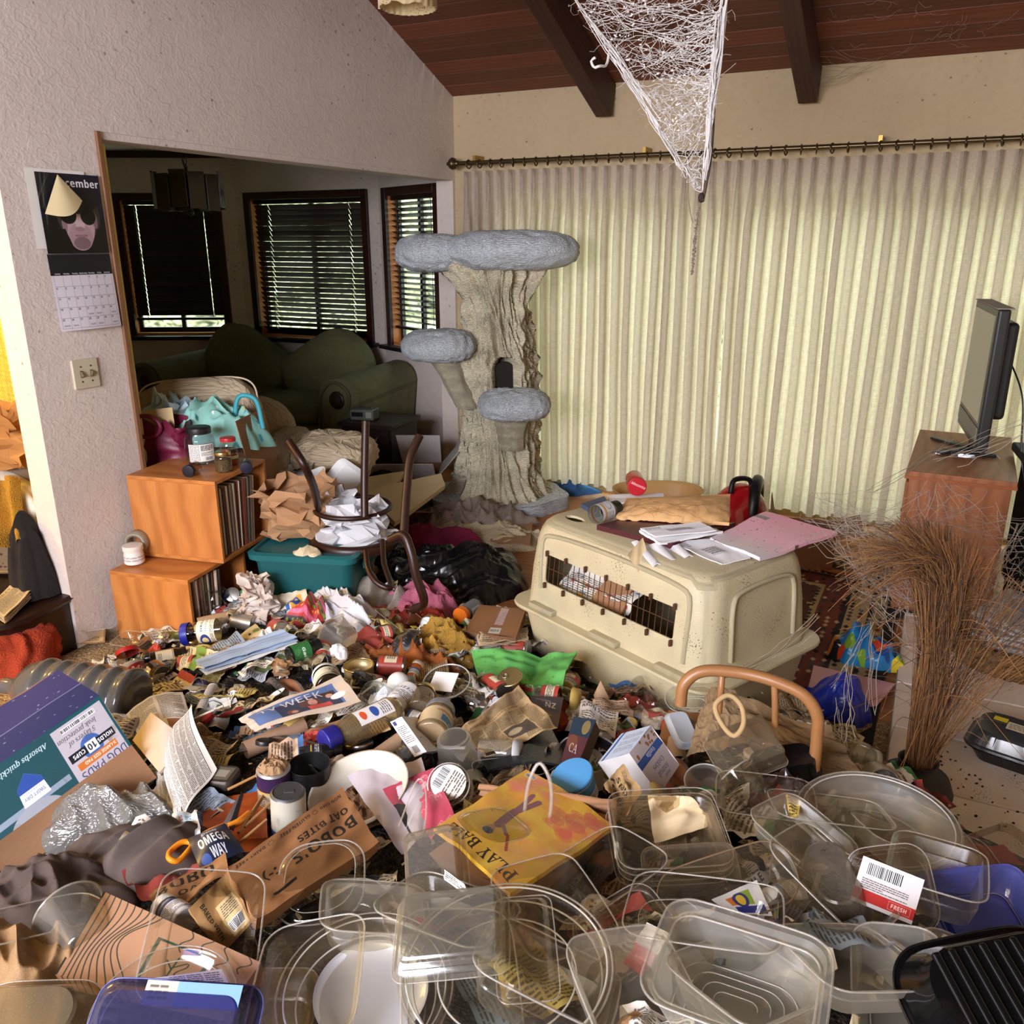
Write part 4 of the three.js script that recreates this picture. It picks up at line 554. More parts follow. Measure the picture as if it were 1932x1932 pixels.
// ================= PET CRATE AND THE RIGHT SIDE =================
{ // dog crate
  const t = thing('pet_crate', 'big beige plastic pet crate with a wire window', 'pet crate', [-0.777, 0.0, -2.722], -0.439);
  const pl = M({ color: C(196, 186, 152), map: rep(T.dirt, 2, 2), roughness: 0.5, bumpMap: rep(T.fleece, 3, 3), bumpScale: 0.0008 });
  const Z = -0.035, R = (w, d, r, y) => rr(w, d, r, y, 7).map((p) => [p[0] + 0.0, p[1], p[2] + Z]);
  const ev = new Evaluator(); ev.useGroups = false;
  const out = new Brush(mergeVertices(loft([R(0.875, 0.575, 0.08, 0.352), R(0.855, 0.555, 0.08, 0.5), R(0.835, 0.535, 0.085, 0.6), R(0.82, 0.52, 0.09, 0.64), R(0.8, 0.5, 0.09, 0.662), R(0.77, 0.47, 0.085, 0.676), R(0.73, 0.43, 0.07, 0.681)], { cap0: true, cap1: true, ang: 1 })));
  const inn = new Brush(loft([R(0.865, 0.565, 0.075, 0.34), R(0.845, 0.545, 0.075, 0.5), R(0.825, 0.525, 0.08, 0.6), R(0.79, 0.49, 0.085, 0.655), R(0.72, 0.42, 0.07, 0.672)], { cap0: true, cap1: true, ang: 1 }));
  let sh = ev.evaluate(out, inn, SUBTRACTION);
  for (const z of [0.25, -0.32]) { const w = new Brush(rbox(0.61, 0.105, 0.16, 0.012)); w.position.set(-0.005, 0.512, z); w.updateMatrixWorld(); sh = ev.evaluate(sh, w, SUBTRACTION); }
  const hole = new Brush(new THREE.CylinderGeometry(0.035, 0.035, 0.1, 24).scale(1.3, 1, 0.7)); hole.position.set(-0.29, 0.68, 0.12); hole.updateMatrixWorld(); sh = ev.evaluate(sh, hole, SUBTRACTION);
  mesh('upper_shell', uvBox(toCreasedNormals(sh.geometry, 0.7)), pl, t);
  mesh('lower_shell', uvBox(loft([R(0.78, 0.47, 0.08, 0.0), R(0.8, 0.49, 0.08, 0.02), R(0.9, 0.595, 0.08, 0.335), R(0.965, 0.655, 0.09, 0.338), R(0.97, 0.66, 0.09, 0.345), R(0.965, 0.655, 0.09, 0.352), R(0.88, 0.57, 0.08, 0.353)], { cap0: true })), pl, t);
  for (const x of [-0.3, 0.02, 0.32]) mesh('latch', rbox(0.13, 0.02, 0.03, 0.006).translate(x, 0.362, 0.265), pl, t);
  mesh('raised_trim', tube([[-0.33, 0.43, 0.248], [-0.335, 0.61, 0.232], [-0.325, 0.628, 0.229], [0.33, 0.628, 0.229], [0.345, 0.61, 0.232], [0.35, 0.4, 0.25]], 0.008, 60, 8), pl, t);
  mesh('raised_trim', tube([[0.438, 0.4, 0.13], [0.426, 0.59, 0.12], [0.422, 0.61, 0.1], [0.422, 0.61, -0.17], [0.426, 0.59, -0.19], [0.438, 0.4, -0.2]], 0.008, 60, 8), pl, t);
  const rust = plain(92, 60, 40, 0.6, { metalness: 0.5 });
  for (const z of [0.236, -0.306]) { const ws = []; for (let k = 0; k < 24; k++) { const x = -0.3 + k * 0.0258; ws.push(rod([x, 0.452, z + 0.003], [x, 0.574, z - 0.008], 0.0016, 5)); } ws.push(rod([-0.31, 0.513, z], [0.3, 0.513, z], 0.0018, 5)); mesh('wire_grille', merge(ws), rust, t); }
  for (let k = 0; k < 7; k++) for (const y of [0.452, 0.572]) mesh('clip', rbox(0.009, 0.022, 0.012, 0.003).translate(-0.3 + k * 0.1, y, 0.256 - (y - 0.45) * 0.09), rust, t);
  const W = (p) => V(p).applyAxisAngle(V(0, 1, 0), -0.439).add(V(-0.777, 0, -2.722)).toArray();
  const news = print(200, 150, (x, w, h) => { fillR(x, '#d8d4ca', 0, 0, w, h); for (let k = 0; k < 40; k++) fillR(x, pick(['#c84a3a', '#5a8a5a', '#5a7aa0', '#e0b060', '#888']), rnd(w), rnd(h), rnd(4, 16), rnd(3, 10)); textLines(x, 8, 90, 180, 50, 6); });
  solo('newspaper', 'speckled newspaper seen through the pet crate wire', 'newspaper', toRect(sheet(W([-0.3, 0.56, 0.05]), W([0.04, 0.55, 0.02]), W([0.03, 0.42, 0.16]), W([-0.31, 0.42, 0.18]), { off: wavy(0.03, 8) }), news), pmat(news));
  solo('magazine', 'tan cardboard and papers inside the pet crate', 'cardboard', sheet(W([-0.12, 0.5, 0.12]), W([0.0, 0.52, 0.1]), W([0.02, 0.42, 0.19]), W([-0.13, 0.42, 0.2]), { th: 0.01 }), MT.card);
  // things lying on the crate
  const S = (n, lab, cat, g, m) => solo(n, lab, cat, g, m);
  const env = print(300, 120, (x, w, h) => { fillR(x, '#dcae76', 0, 0, w, h); grime(x, w, h, 40); txt(x, '+', 40, 50, 22, '#6a4a2a'); x.strokeStyle = 'rgba(120,80,40,.5)'; x.lineWidth = 1; for (let k = 0; k < 26; k++) { x.beginPath(); x.moveTo(rnd(w), rnd(h * 0.5, h)); x.lineTo(rnd(w), rnd(h * 0.5, h)); x.stroke(); } });
  S('padded_envelope', 'padded manila envelope lying on the pet crate', 'envelope', toRect(sheet([-0.958,0.725,-2.925], [-0.615,0.735,-3.116], [-0.553,0.710,-2.826], [-0.932,0.710,-2.734], { n: [40, 20], th: 0.012, off: (u, v) => 0.028 * Math.pow(Math.sin(u * PI) * Math.sin(clamp(v * 1.1, 0, 1) * PI), 0.5) + 0.008 * ridge(u * 9, v * 6, 4) * (1 - v) }), env), pmat(env, 0.7));
  S('binder', 'maroon leatherette binder under the envelopes', 'binder', sheet([-0.886,0.700,-2.817], [-0.544,0.700,-2.889], [-0.687,0.700,-2.576], [-0.975,0.700,-2.654], { n: [6, 6], th: 0.02 }), plain(74, 28, 34, 0.35));
  const let1 = print(160, 90, (x, w, h) => { fillR(x, '#e8e8ec', 0, 0, w, h); fillR(x, '#cfd0d6', 50, 30, 70, 30); textLines(x, 54, 34, 60, 22, 6); textLines(x, 8, 8, 40, 14, 5); });
  S('envelope', 'white window envelope topmost on the binder', 'envelope', toRect(sheet([-0.803,0.728,-2.608], [-0.637,0.730,-2.757], [-0.572,0.722,-2.715], [-0.740,0.720,-2.569], { th: 0.004, off: wavy(0.004, 5) }), let1), pmat(let1));
  S('envelope', 'folded white letter under the window envelope', 'envelope', sheet([-0.811,0.715,-2.622], [-0.622,0.716,-2.760], [-0.558,0.708,-2.755], [-0.718,0.706,-2.554], { th: 0.008, off: wavy(0.006, 6) }), MT.white);
  const pink = print(200, 120, (x, w, h) => { const g = x.createLinearGradient(0, 0, 0, h); g.addColorStop(0, '#e89ab4'); g.addColorStop(0.6, '#e8b4c4'); g.addColorStop(1, '#d8d4dc'); fillR(x, g, 0, 0, w, h); for (let k = 0; k < 50; k++) fillR(x, '#2a2020', rnd(w), rnd(h), rnd(1, 3), rnd(1, 2)); fillR(x, '#7a7884', 0, 20, 40, 10); });
  S('folder', 'dirty pink plastic folder hanging over the crate edge', 'folder', toRect(sheet([-0.469,0.705,-3.051], [-0.210,0.700,-2.937], [-0.401,0.700,-2.575], [-0.586,0.700,-2.694], { th: 0.012, off: wavy(0.006, 9) }), pink), pmat(pink, 0.35));
  S('dividers', 'rainbow edged tab dividers under the pink folder', 'paper', (() => { const g = sheet([-0.588,0.694,-2.701], [-0.510,0.694,-2.836], [-0.399,0.690,-2.626], [-0.503,0.690,-2.640], { th: 0.008 }); return g; })(), plain(60, 40, 120, 0.5));
  S('letter', 'white letter at the near crate edge by the pink folder', 'paper', toRect(sheet([-0.705,0.692,-2.615], [-0.580,0.694,-2.705], [-0.432,0.690,-2.589], [-0.502,0.688,-2.499], { th: 0.003, off: wavy(0.005, 3) }), let1), pmat(let1));
  S('paper_stack', 'fanned white receipts drooping over the crate edge', 'paper', sheet([-0.818,0.690,-2.566], [-0.648,0.690,-2.592], [-0.603,0.685,-2.541], [-0.702,0.670,-2.432], { th: 0.004, off: (u, v) => 0.008 * Math.sin(u * 16) }), plain(226, 226, 230, 0.7));
  S('note_card', 'stained cream card tipping off the crate edge', 'card', sheet([-0.791,0.690,-2.446], [-0.772,0.720,-2.541], [-0.725,0.660,-2.480], [-0.757,0.630,-2.457], { off: wavy(0.004, 2) }), plain(214, 190, 146, 0.7));
  S('notebook', 'navy notebook at the far left crate corner', 'notebook', sheet([-1.118,0.700,-2.863], [-1.073,0.700,-2.993], [-1.008,0.700,-2.886], [-1.030,0.700,-2.789], { th: 0.016 }), plain(62, 74, 104, 0.5));
  S('paper', 'white sheets under the red lidded jar on the crate', 'paper', sheet([-1.078,0.690,-3.044], [-0.891,0.690,-3.167], [-0.856,0.690,-3.087], [-1.032,0.690,-2.941], { th: 0.006, off: wavy(0.006, 7) }), MT.white);
  const sil = print(200, 100, (x, w, h) => { fillR(x, '#c9c9cc', 0, 0, w, h); fillR(x, '#c08a4a', 0, 66, w, 14); x.strokeStyle = '#7a7a82'; x.lineWidth = 3; x.beginPath(); x.arc(100, 36, 20, 0, 7); x.stroke(); textLines(x, 128, 14, 50, 50, 12, '#8a8a90'); textLines(x, 14, 14, 50, 50, 12, '#8a8a90'); });
  const jj = jar('vitamin_jar', 'silver labelled jar lying on the crate with a black cap', 'jar', { h: 0.13, r: 0.034, neck: 0.026, lidH: 0.028, lidR: 0.028, body: MT.glassjar, lid: plain(34, 28, 22, 0.4), print: sil, band: [0.12, 0.76] }); lay(jj, [-0.997,0.725,-2.678], [-0.927,0.725,-2.866], 0);
  const mez = print(90, 90, (x, w, h) => { fillR(x, '#b4202c', 0, 0, w, h); txt(x, 'Mezzetta', 45, 42, 19, '#f3e6e0', { font: 'serif', ital: true, align: 'center', rot: 0 }); });
  const j2 = jar('pepper_jar', 'red lidded empty jar lying on the crate with its lid outward', 'jar', { h: 0.12, r: 0.036, neck: 0.033, lidH: 0.016, lidR: 0.037, body: clear(230, 190, 180, 0.04), lid: plain(180, 32, 42, 0.35), glow: [plain(176, 90, 60, 0.6), 0.2] }); lay(j2, [-1.011,0.735,-3.165], [-0.954,0.735,-3.040], 0, 0.12);
  mesh('lid_print', toRect(new THREE.CircleGeometry(0.033, 24).rotateX(-PI / 2).translate(0, 0.121, 0), mez), pmat(mez, 0.35), j2);
}
// lay a thing that stands along +y so that its base is at a and its top points at b
function lay(o, a, b, roll = 0, len) {
  const A = V(a), B = V(b), d = B.clone().sub(A).normalize(), q = new THREE.Quaternion().setFromUnitVectors(V(0, 1, 0), d);
  o.quaternion.copy(new THREE.Quaternion().setFromAxisAngle(d, roll).multiply(q)); o.position.copy(A); return o;
}
{ // television cabinet, television, remote
  const oak = M({ map: T.oak, roughness: 0.45 }), t = thing('tv_cabinet', 'low oak veneer cabinet under the television', 'cabinet', [0.188, 0, -4.385], -0.03);
  const U = (g) => setUV(g, (x, y, z, nx, ny) => (Math.abs(ny) > 0.5 ? [z * 0.8, x * 0.8] : Math.abs(nx) > 0.5 ? [z * 0.8, y * 0.8] : [y * 0.8, x * 0.8]));
  mesh('top', U(rbox(0.42, 0.025, 0.94, 0.004).translate(0, 0.6875, 0)), oak, t); mesh('body', U(rbox(0.39, 0.62, 0.9, 0.004).translate(0, 0.365, 0)), oak, t); mesh('edge_strip', U(box(0.425, 0.012, 0.945, 0, 0.672, 0)), plain(150, 82, 40, 0.4), t);
  mesh('plinth', box(0.36, 0.06, 0.86, 0, 0.03, 0), MT.dark, t); for (const z of [-0.22, 0.22]) { mesh('door', U(rbox(0.016, 0.54, 0.42, 0.004).translate(-0.2, 0.37, z)), oak, t); mesh('knob', new THREE.SphereGeometry(0.012, 10, 8).translate(-0.215, 0.4, z * 0.2), MT.gold, t); }
  const tv = thing('television', 'dusty flat black television seen almost edge-on', 'television', [0.215, 0.7, -4.48], 0.1), bk = plain(40, 42, 42, 0.35), gy = plain(120, 118, 108, 0.5);
  mesh('screen_frame', warp(rbox(0.05, 0.6, 0.66, 0.012, 3).translate(0, 0.37, 0), (x, y, z) => [x, y < 0.2 ? y - 0.03 * Math.cos(z * 4) : y, z]), bk, tv); mesh('screen', box(0.004, 0.46, 0.58, -0.026, 0.41, 0), plain(120, 116, 104, 0.18), tv); mesh('back_housing', rbox(0.06, 0.42, 0.5, 0.02).translate(0.05, 0.4, 0), plain(30, 31, 32, 0.5), tv);
  mesh('lower_bezel', rbox(0.006, 0.06, 0.6, 0.002).translate(-0.027, 0.13, 0), gy, tv); mesh('dust_line', rbox(0.07, 0.006, 0.64, 0.003).translate(0.005, 0.671, 0), plain(150, 144, 130, 0.9), tv);
  mesh('neck', rbox(0.04, 0.09, 0.12, 0.01).translate(0.02, 0.05, 0), bk, tv);
  mesh('foot', merge([-1, 1].map((s) => at(rbox(0.26, 0.012, 0.045, 0.006), -0.06, 0.008, s * 0.07, 0, s * 0.9, 0))), bk, tv);
  mesh('cable', tube([[0.08, 0.45, 0.1], [0.14, 0.3, 0.2], [0.17, 0.05, 0.25], [0.2, -0.1, 0.3]], 0.004, 20, 6), MT.black, tv);
  const r = thing('remote_control', 'remote control wrapped in clear film on the cabinet', 'remote', [0.205,0.705,-4.327], 0.05); mesh('body', rbox(0.19, 0.016, 0.045, 0.006).translate(0.02, 0.008, 0), MT.black, r);
  for (let k = 0; k < 14; k++) mesh('button', rbox(0.008, 0.004, 0.007, 0.001).translate(-0.04 + (k >> 1) * 0.018, 0.017, k % 2 ? 0.009 : -0.009), plain(90, 90, 94, 0.5), r); mesh('film_wrap', facet(mound(0.13, 0.04, 0.026, { seed: 4, amp: 0.006, n: [24, 8] })).translate(-0.01, 0, 0), clear(230, 232, 240, 0.1), r);
  const st = thing('wood_stove', 'black cast-iron stove at the right edge beside the cabinet', 'stove', [0.79, 0, -4.1], 0.1), ir = plain(16, 15, 15, 0.7);
  mesh('body', rbox(0.66, 0.6, 0.7, 0.03).translate(0, 0.42, 0), ir, st); mesh('top', rbox(0.74, 0.04, 0.78, 0.01).translate(0, 0.74, 0), ir, st); mesh('door', rbox(0.4, 0.34, 0.03, 0.01).translate(0, 0.42, 0.36), ir, st); for (const [x, z] of [[-1, -1], [1, -1], [-1, 1], [1, 1]]) mesh('leg', rbox(0.06, 0.13, 0.06, 0.01).translate(x * 0.28, 0.065, z * 0.3), ir, st);
}
{ // red case, tan basin, cartons by the curtain
  const t = thing('hard_case', 'shiny red rounded case with a black rim by the curtain', 'case', [-0.88, 0, -4.62], 0.55);
  const dome = (sx, sz, col) => surf(48, 24, (u, v) => { const a = u * 2 * PI, p = v * PI / 2; return [Math.cos(a) * Math.cos(p) * sx, 0.3 * Math.pow(Math.sin(p), 0.9), Math.sin(a) * Math.cos(p) * sz]; }, { closedU: true });
  t.scale.setScalar(1.2); mesh('shell', dome(0.17, 0.13).rotateZ(-0.1), plain(176, 20, 28, 0.15, { clearcoat: 0.6 }), t); mesh('rim', at(new THREE.TorusGeometry(0.15, 0.028, 10, 40), 0.1, 0.13, -0.01, 0, 1.1, 0, [0.8, 1.15, 1]), MT.black, t); mesh('handle', tube([[-0.05, 0.27, 0.06], [-0.03, 0.325, 0.04], [0.05, 0.32, 0.02], [0.07, 0.26, 0.02]], 0.012, 20, 8), MT.black, t);
  const b = solo('plastic_basin', 'tan oval plastic basin behind the pet crate', 'basin', loft([rr(0.46, 0.3, 0.15, 0), rr(0.52, 0.36, 0.18, 0.2), rr(0.55, 0.39, 0.19, 0.215), rr(0.53, 0.37, 0.18, 0.215), rr(0.5, 0.34, 0.17, 0.2), rr(0.44, 0.28, 0.14, 0.012)], { cap0: true, cap1: true }), plain(196, 152, 92, 0.5)); b.position.set(-1.38, 0, -4.8); b.rotation.y = 0.45;
  carton('cardboard_box', 'small open carton between the pet crate and cabinet', [-0.49, 0, -4.5], 0.15, [0.3, 0.2, 0.28], MT.card, { flaps: [null, null, 0.2, 1.2] });
  const d = thing('cutting_board', 'round wooden board with paper shreds on the rug', 'board', [-0.276,0.020,-4.496], 0.3); mesh('board', lathe([[0, 0.014], [0.155, 0.014], [0.16, 0.008], [0.155, 0], [0, 0]], 40), M({ map: T.pine, color: C(236, 220, 200), roughness: 0.5 }), d); mesh('groove', new THREE.TorusGeometry(0.105, 0.006, 6, 40).rotateX(PI / 2).translate(0, 0.015, 0), MT.dark, d);
  for (let k = 0; k < 9; k++) { const s = mesh('paper_shred', sheet([-0.04, 0.02, -0.01], [0.04, 0.02, -0.012], [0.04, 0.02, 0.01], [-0.04, 0.02, 0.012], { n: [4, 1], off: wavy(0.01, k) }), plain(210, 190, 160, 0.8), d); s.position.set(rnd(-0.05, 0.05), 0.002 + k * 0.001, rnd(-0.05, 0.05)); s.rotation.y = rnd(6); }
  const pp = solo('pen_cup', 'cream plastic cup standing behind the dried reeds', 'cup', lathe([[0, 0.002], [0.03, 0], [0.036, 0.11], [0.034, 0.11], [0.029, 0.004]], 20), plain(216, 206, 160, 0.5)); pp.position.set(...[-0.122,0.020,-4.895]);
}
{ // rug and hearth tiles
  const rugP = print(420, 620, (x, w, h) => {
    fillR(x, '#8a7456', 0, 0, w, h); const band = (d, c) => { x.fillStyle = c; x.fillRect(d, d, w - 2 * d, h - 2 * d); };
    band(0, '#1c1a1c'); band(16, '#a58f6c'); band(34, '#3a2a26'); band(40, '#b5a078'); band(70, '#2c2430'); band(78, '#7a4038'); band(112, '#b9a57e'); band(122, '#5c3832');
    for (let d = 22; d < 122; d += 14) for (let s = d; s < Math.max(w, h) - d; s += 11) { x.fillStyle = pick(['#1d1a20', '#c7b58e', '#6c2f2c', '#3c4656']); for (const [X, Y] of [[s, d], [s, h - d], [d, s], [w - d, s]]) if (X < w - d + 2 && Y < h - d + 2 && rnd() < 0.85) { x.beginPath(); x.moveTo(X - 4, Y); x.lineTo(X, Y - 5); x.lineTo(X + 4, Y); x.lineTo(X, Y + 5); x.fill(); } }
    for (let k = 0; k < 500; k++) { x.fillStyle = pick(['#c7b58e', '#2a2428', '#863f38', '#4a4650', '#9a8462']); const X = rnd(126, w - 126), Y = rnd(126, h - 126); x.fillRect(X, Y, rnd(3, 9), rnd(2, 6)); }
    grime(x, w, h, 60, '120,105,85');
  });
  struct('rug', toRect(sheet([-1.25, 0.014, -4.62], [0.02, 0.014, -4.58], [-0.012, 0.014, -2.35], [-1.28, 0.014, -2.4], { n: [30, 40], th: 0.012, off: wavy(0.006, 3, 5) }), rugP), pmat(rugP, 1)).userData = { label: 'patterned oriental rug with a black edge beside the hearth tiles', category: 'rug' };
  const tl = sgroup('floor_hearth'), tm = [[240, 226, 212], [232, 216, 202], [244, 232, 220]].map((c) => M({ color: C(...c), map: rep(T.dirt, 2, 2), roughness: 0.6 })), tg = [0, 1, 2].map((k) => uvBox(rbox(0.442, 0.03, 0.332, 0.006, 2)).translate(0, 0, 0));
  struct('grout', box(1.4, 0.02, 2.9, 0.74, 0.01, -3.0), plain(150, 138, 120, 0.9), tl);
  for (let i = 0; i < 3; i++) for (let j = 0; j < 8; j++) { const m = struct('tile', tg[(i + j) % 3], tm[(i * 2 + j) % 3], tl); m.position.set(0.265 + i * 0.45, 0.018 + rnd(0.002), -4.1 + j * 0.34); }
  const cr = []; for (let k = 0; k < 260; k++) cr.push(at(new THREE.IcosahedronGeometry(1, 0), rnd(0.1, 0.75), 0.036, rnd(-3.1, -2.0), rnd(3), rnd(3), 0, [rnd(0.002, 0.006), rnd(0.001, 0.004), rnd(0.002, 0.005)]));
  const crm = solo('crumbs', 'dark crumbs scattered over the pale hearth tiles', 'crumbs', merge(cr), plain(52, 40, 30, 0.9)); crm.userData.kind = 'stuff';
}
{ // clamshell on the tiles, basket of newspapers, bags on the rug
  const t = thing('takeout_container', 'closed black takeout container with a ribbed clear lid on the tiles', 'container', [0.41, 0.035, -2.86], -0.25); t.scale.setScalar(1.15);
  mesh('tray', loft([rr(0.17, 0.13, 0.03, 0), rr(0.225, 0.18, 0.05, 0.045), rr(0.245, 0.2, 0.055, 0.047)], { cap0: true }), plain(24, 24, 26, 0.35), t);
  mesh('lid', (() => { const N = 160, ring = (w, d, y, k) => { const pts = []; for (let i = 0; i < N; i++) { const a = i / N * 2 * PI, s = (q) => Math.sign(q) * Math.pow(Math.abs(q), 0.45), rb = 1 - k * 0.03 * (i % 4 < 2 ? 1 : 0); pts.push([s(Math.cos(a)) * w / 2 * rb, y, s(Math.sin(a)) * d / 2 * rb]); } return pts; }; return loft([ring(0.245, 0.2, 0.05, 0), ring(0.24, 0.195, 0.056, 0), ring(0.225, 0.18, 0.058, 0), ring(0.2, 0.155, 0.088, 1), ring(0.18, 0.135, 0.094, 0)], { cap1: true, ang: 0.4 }); })(), clear(120, 122, 126, 0.2, { transmission: 0.8 }), t);
  const lb = print(120, 40, (x, w, h) => { fillR(x, '#d8cdb0', 0, 0, w, h); textLines(x, 6, 8, 60, 26, 7); }); mesh('label', toRect(sheet([-0.03, 0.0955, -0.03], [0.09, 0.0955, -0.03], [0.09, 0.0955, 0.015], [-0.03, 0.0955, 0.015]), lb), pmat(lb), t); mesh('price_sticker', box(0.035, 0.001, 0.022, -0.05, 0.0958, -0.03), plain(226, 206, 40, 0.5), t);
  const bs = thing('wicker_basket', 'round woven basket heaped with old newspapers', 'basket', [0.46, 0.02, -3.66], 0), wk = M({ color: C(156, 116, 66), map: rep(T.mottle, 2, 1), bumpMap: rep(T.weave, 3, 0.6), bumpScale: 0.01, roughness: 0.8 });
  mesh('body', lathe([[0, 0.005], [0.18, 0.0], [0.22, 0.02], [0.235, 0.08], [0.245, 0.12], [0.23, 0.125], [0.21, 0.06], [0.0, 0.03]], 48), wk, bs);
  for (const [y, r] of [[0.12, 0.24], [0.075, 0.236], [0.015, 0.215]]) mesh('woven_band', (() => { const ps = []; for (let i = 0; i < 120; i++) { const a = i / 120 * 2 * PI, q = r + 0.006 * Math.sin(a * 30); ps.push([q * Math.cos(a), y + 0.006 * Math.cos(a * 30), q * Math.sin(a)]); } return tube(ps, 0.009, 240, 6, true); })(), wk, bs);
  const nwp = print(240, 300, (x, w, h) => { fillR(x, '#c9c8c6', 0, 0, w, h); for (let i = 0; i < 4; i++) textLines(x, 8 + i * 58, 40, 50, 250, 5, 'rgba(60,60,66,.7)'); txt(x, 'TIMES', 20, 32, 26, '#333', { font: 'serif', bold: true }); fillR(x, '#8d8f98', 66, 90, 108, 70); });
  for (let k = 0; k < 9; k++) { const w = 0.1 + rnd(0.02), l = 0.15, g = toRect(sheet([-w, 0, -l], [w, 0, -l], [w, 0, l], [-w, 0, l], { th: 0.01, off: wavy(0.006, k) }), nwp), m = solo('newspaper', k === 8 ? 'grey newspaper on top of the basket heap' : 'folded newspaper in the stack heaped in the woven basket', 'newspaper', g, pmat(nwp, 0.8), 'newspapers in the basket'); m.position.set(0.44 + rnd(-0.03, 0.03), 0.09 + k * 0.018, -3.68 + rnd(-0.02, 0.02)); m.rotation.set(0.1, rnd(-0.4, 0.1) - 0.2, rnd(-0.06, 0.06)); }
  const chip = print(200, 200, (x, w, h) => { fillR(x, '#2f86c8', 0, 0, w, h); for (let k = 0; k < 60; k++) { x.fillStyle = pick(['#e8d23c', '#d84a2c', '#8cbc3a', '#1d4f9e', '#2f9ad8', '#e8882c', '#20242c']); x.beginPath(); x.ellipse(rnd(w), rnd(h), rnd(8, 30), rnd(6, 16), rnd(3), 0, 7); x.fill(); } txt(x, 'CHIPS', 60, 160, 26, '#f4e040', { bold: true }); });
  const o = solo('snack_bag', 'crumpled blue and yellow snack bag on the rug', 'snack bag', toRect(facet(mound(0.15, 0.12, 0.09, { seed: 71, amp: 0.06, f: 9, n: [60, 22], uvs: 1 })), chip), pmat(chip, 0.25)); o.position.set(...[-0.084,0.020,-3.450]);
  const po = solo('poster_board', 'pink and white card lying under the snack bag', 'card', sheet([-0.261,0.030,-3.257], [0.042,0.025,-3.249], [-0.011,0.020,-3.059], [-0.244,0.060,-2.830], { th: 0.006, off: wavy(0.01, 3) }), plain(226, 176, 188, 0.6));
  const bl = solo('blue_wrapper', 'crumpled royal blue tarp bag in front of the pink card', 'bag', facet(mound(0.13, 0.09, 0.13, { seed: 77, amp: 0.05, f: 10, n: [44, 16] })), plain(28, 44, 150, 0.3)); bl.position.set(...[-0.144,0.000,-2.950]);
}
{ // dried reeds in a black pot
  const t = thing('dried_reeds', 'tall bundle of dried brown reeds in a squat black pot', 'dried plant', [0.121, 0.03, -2.44], 0);
  mesh('pot', lathe([[0, 0], [0.075, 0], [0.1, 0.03], [0.105, 0.08], [0.09, 0.12], [0.055, 0.145], [0.05, 0.165], [0.056, 0.172], [0.048, 0.17], [0.045, 0.14]], 36), M({ color: C(34, 33, 33), roughness: 0.6, map: T.dirt }), t);
  const stems = [], stem = (pts, r) => { const c = new THREE.CatmullRomCurve3(pts.map((p) => V(p))); stems.push(new THREE.TubeGeometry(c, 9, r, 4)); };
  const rx = [Math.cos(YAW), -Math.sin(YAW)], rz = [Math.sin(YAW), Math.cos(YAW)], W = (x, y, z) => [x * rx[0] + z * rz[0], y, x * rx[1] + z * rz[1]];
  for (let k = 0; k < 480; k++) { const g = rnd(), a = rnd(-1, 1), b0 = [rnd(-0.03, 0.03), 0.13, rnd(-0.03, 0.03)]; // arching left and up
    const sp = rnd(); const tx = lerp(0.03, -0.3, Math.pow(sp, 0.9)) + rnd(-0.02, 0.02), ty = 0.86 + 0.06 * Math.sin(sp * 2.6) - 0.28 * sp * sp * rnd(0.3, 1), dz = rnd(-0.12, 0.12);
    stem([W(...b0), W(b0[0] * 1.3 + 0.0, 0.4, dz * 0.3), W(-0.005 + 0.03 * a + tx * 0.12, 0.62, dz * 0.5), W(tx * 0.45, 0.78 + 0.06 * rnd(), dz * 0.8), W(tx, ty, dz)], rnd(0.0005, 0.001)); }
  for (let k = 0; k < 130; k++) { const b0 = [rnd(-0.03, 0.03), 0.13, rnd(-0.03, 0.03)], s = rnd(), tx = lerp(0.02, 0.36, s), ty = lerp(0.84, 0.62, s) + rnd(-0.1, 0.06); stem([W(...b0), W(b0[0] + tx * 0.4, 0.13 + ty * 0.45, rnd(-0.06, 0.06)), W(tx, ty, rnd(-0.12, 0.12))], rnd(0.0005, 0.0011)); }
  for (let k = 0; k < 60; k++) { const a = rnd(6.3), y = rnd(0.25, 0.75); stem([W(0, y, 0), W(0.1 * Math.cos(a), y + 0.05, 0.1 * Math.sin(a)), W(rnd(0.1, 0.24) * Math.sign(Math.cos(a)), y + rnd(-0.1, 0.1), 0.2 * Math.sin(a))], 0.0009); }
  const vm = [plain(126, 84, 44, 0.8), plain(84, 62, 44, 0.85), plain(146, 104, 60, 0.8)]; const per = [[], [], []]; stems.forEach((g, i) => per[i % 3].push(g));
  per.forEach((g, i) => { const m = mesh('reeds', merge(g), vm[i], t); m.userData.kind = 'stuff'; });
}
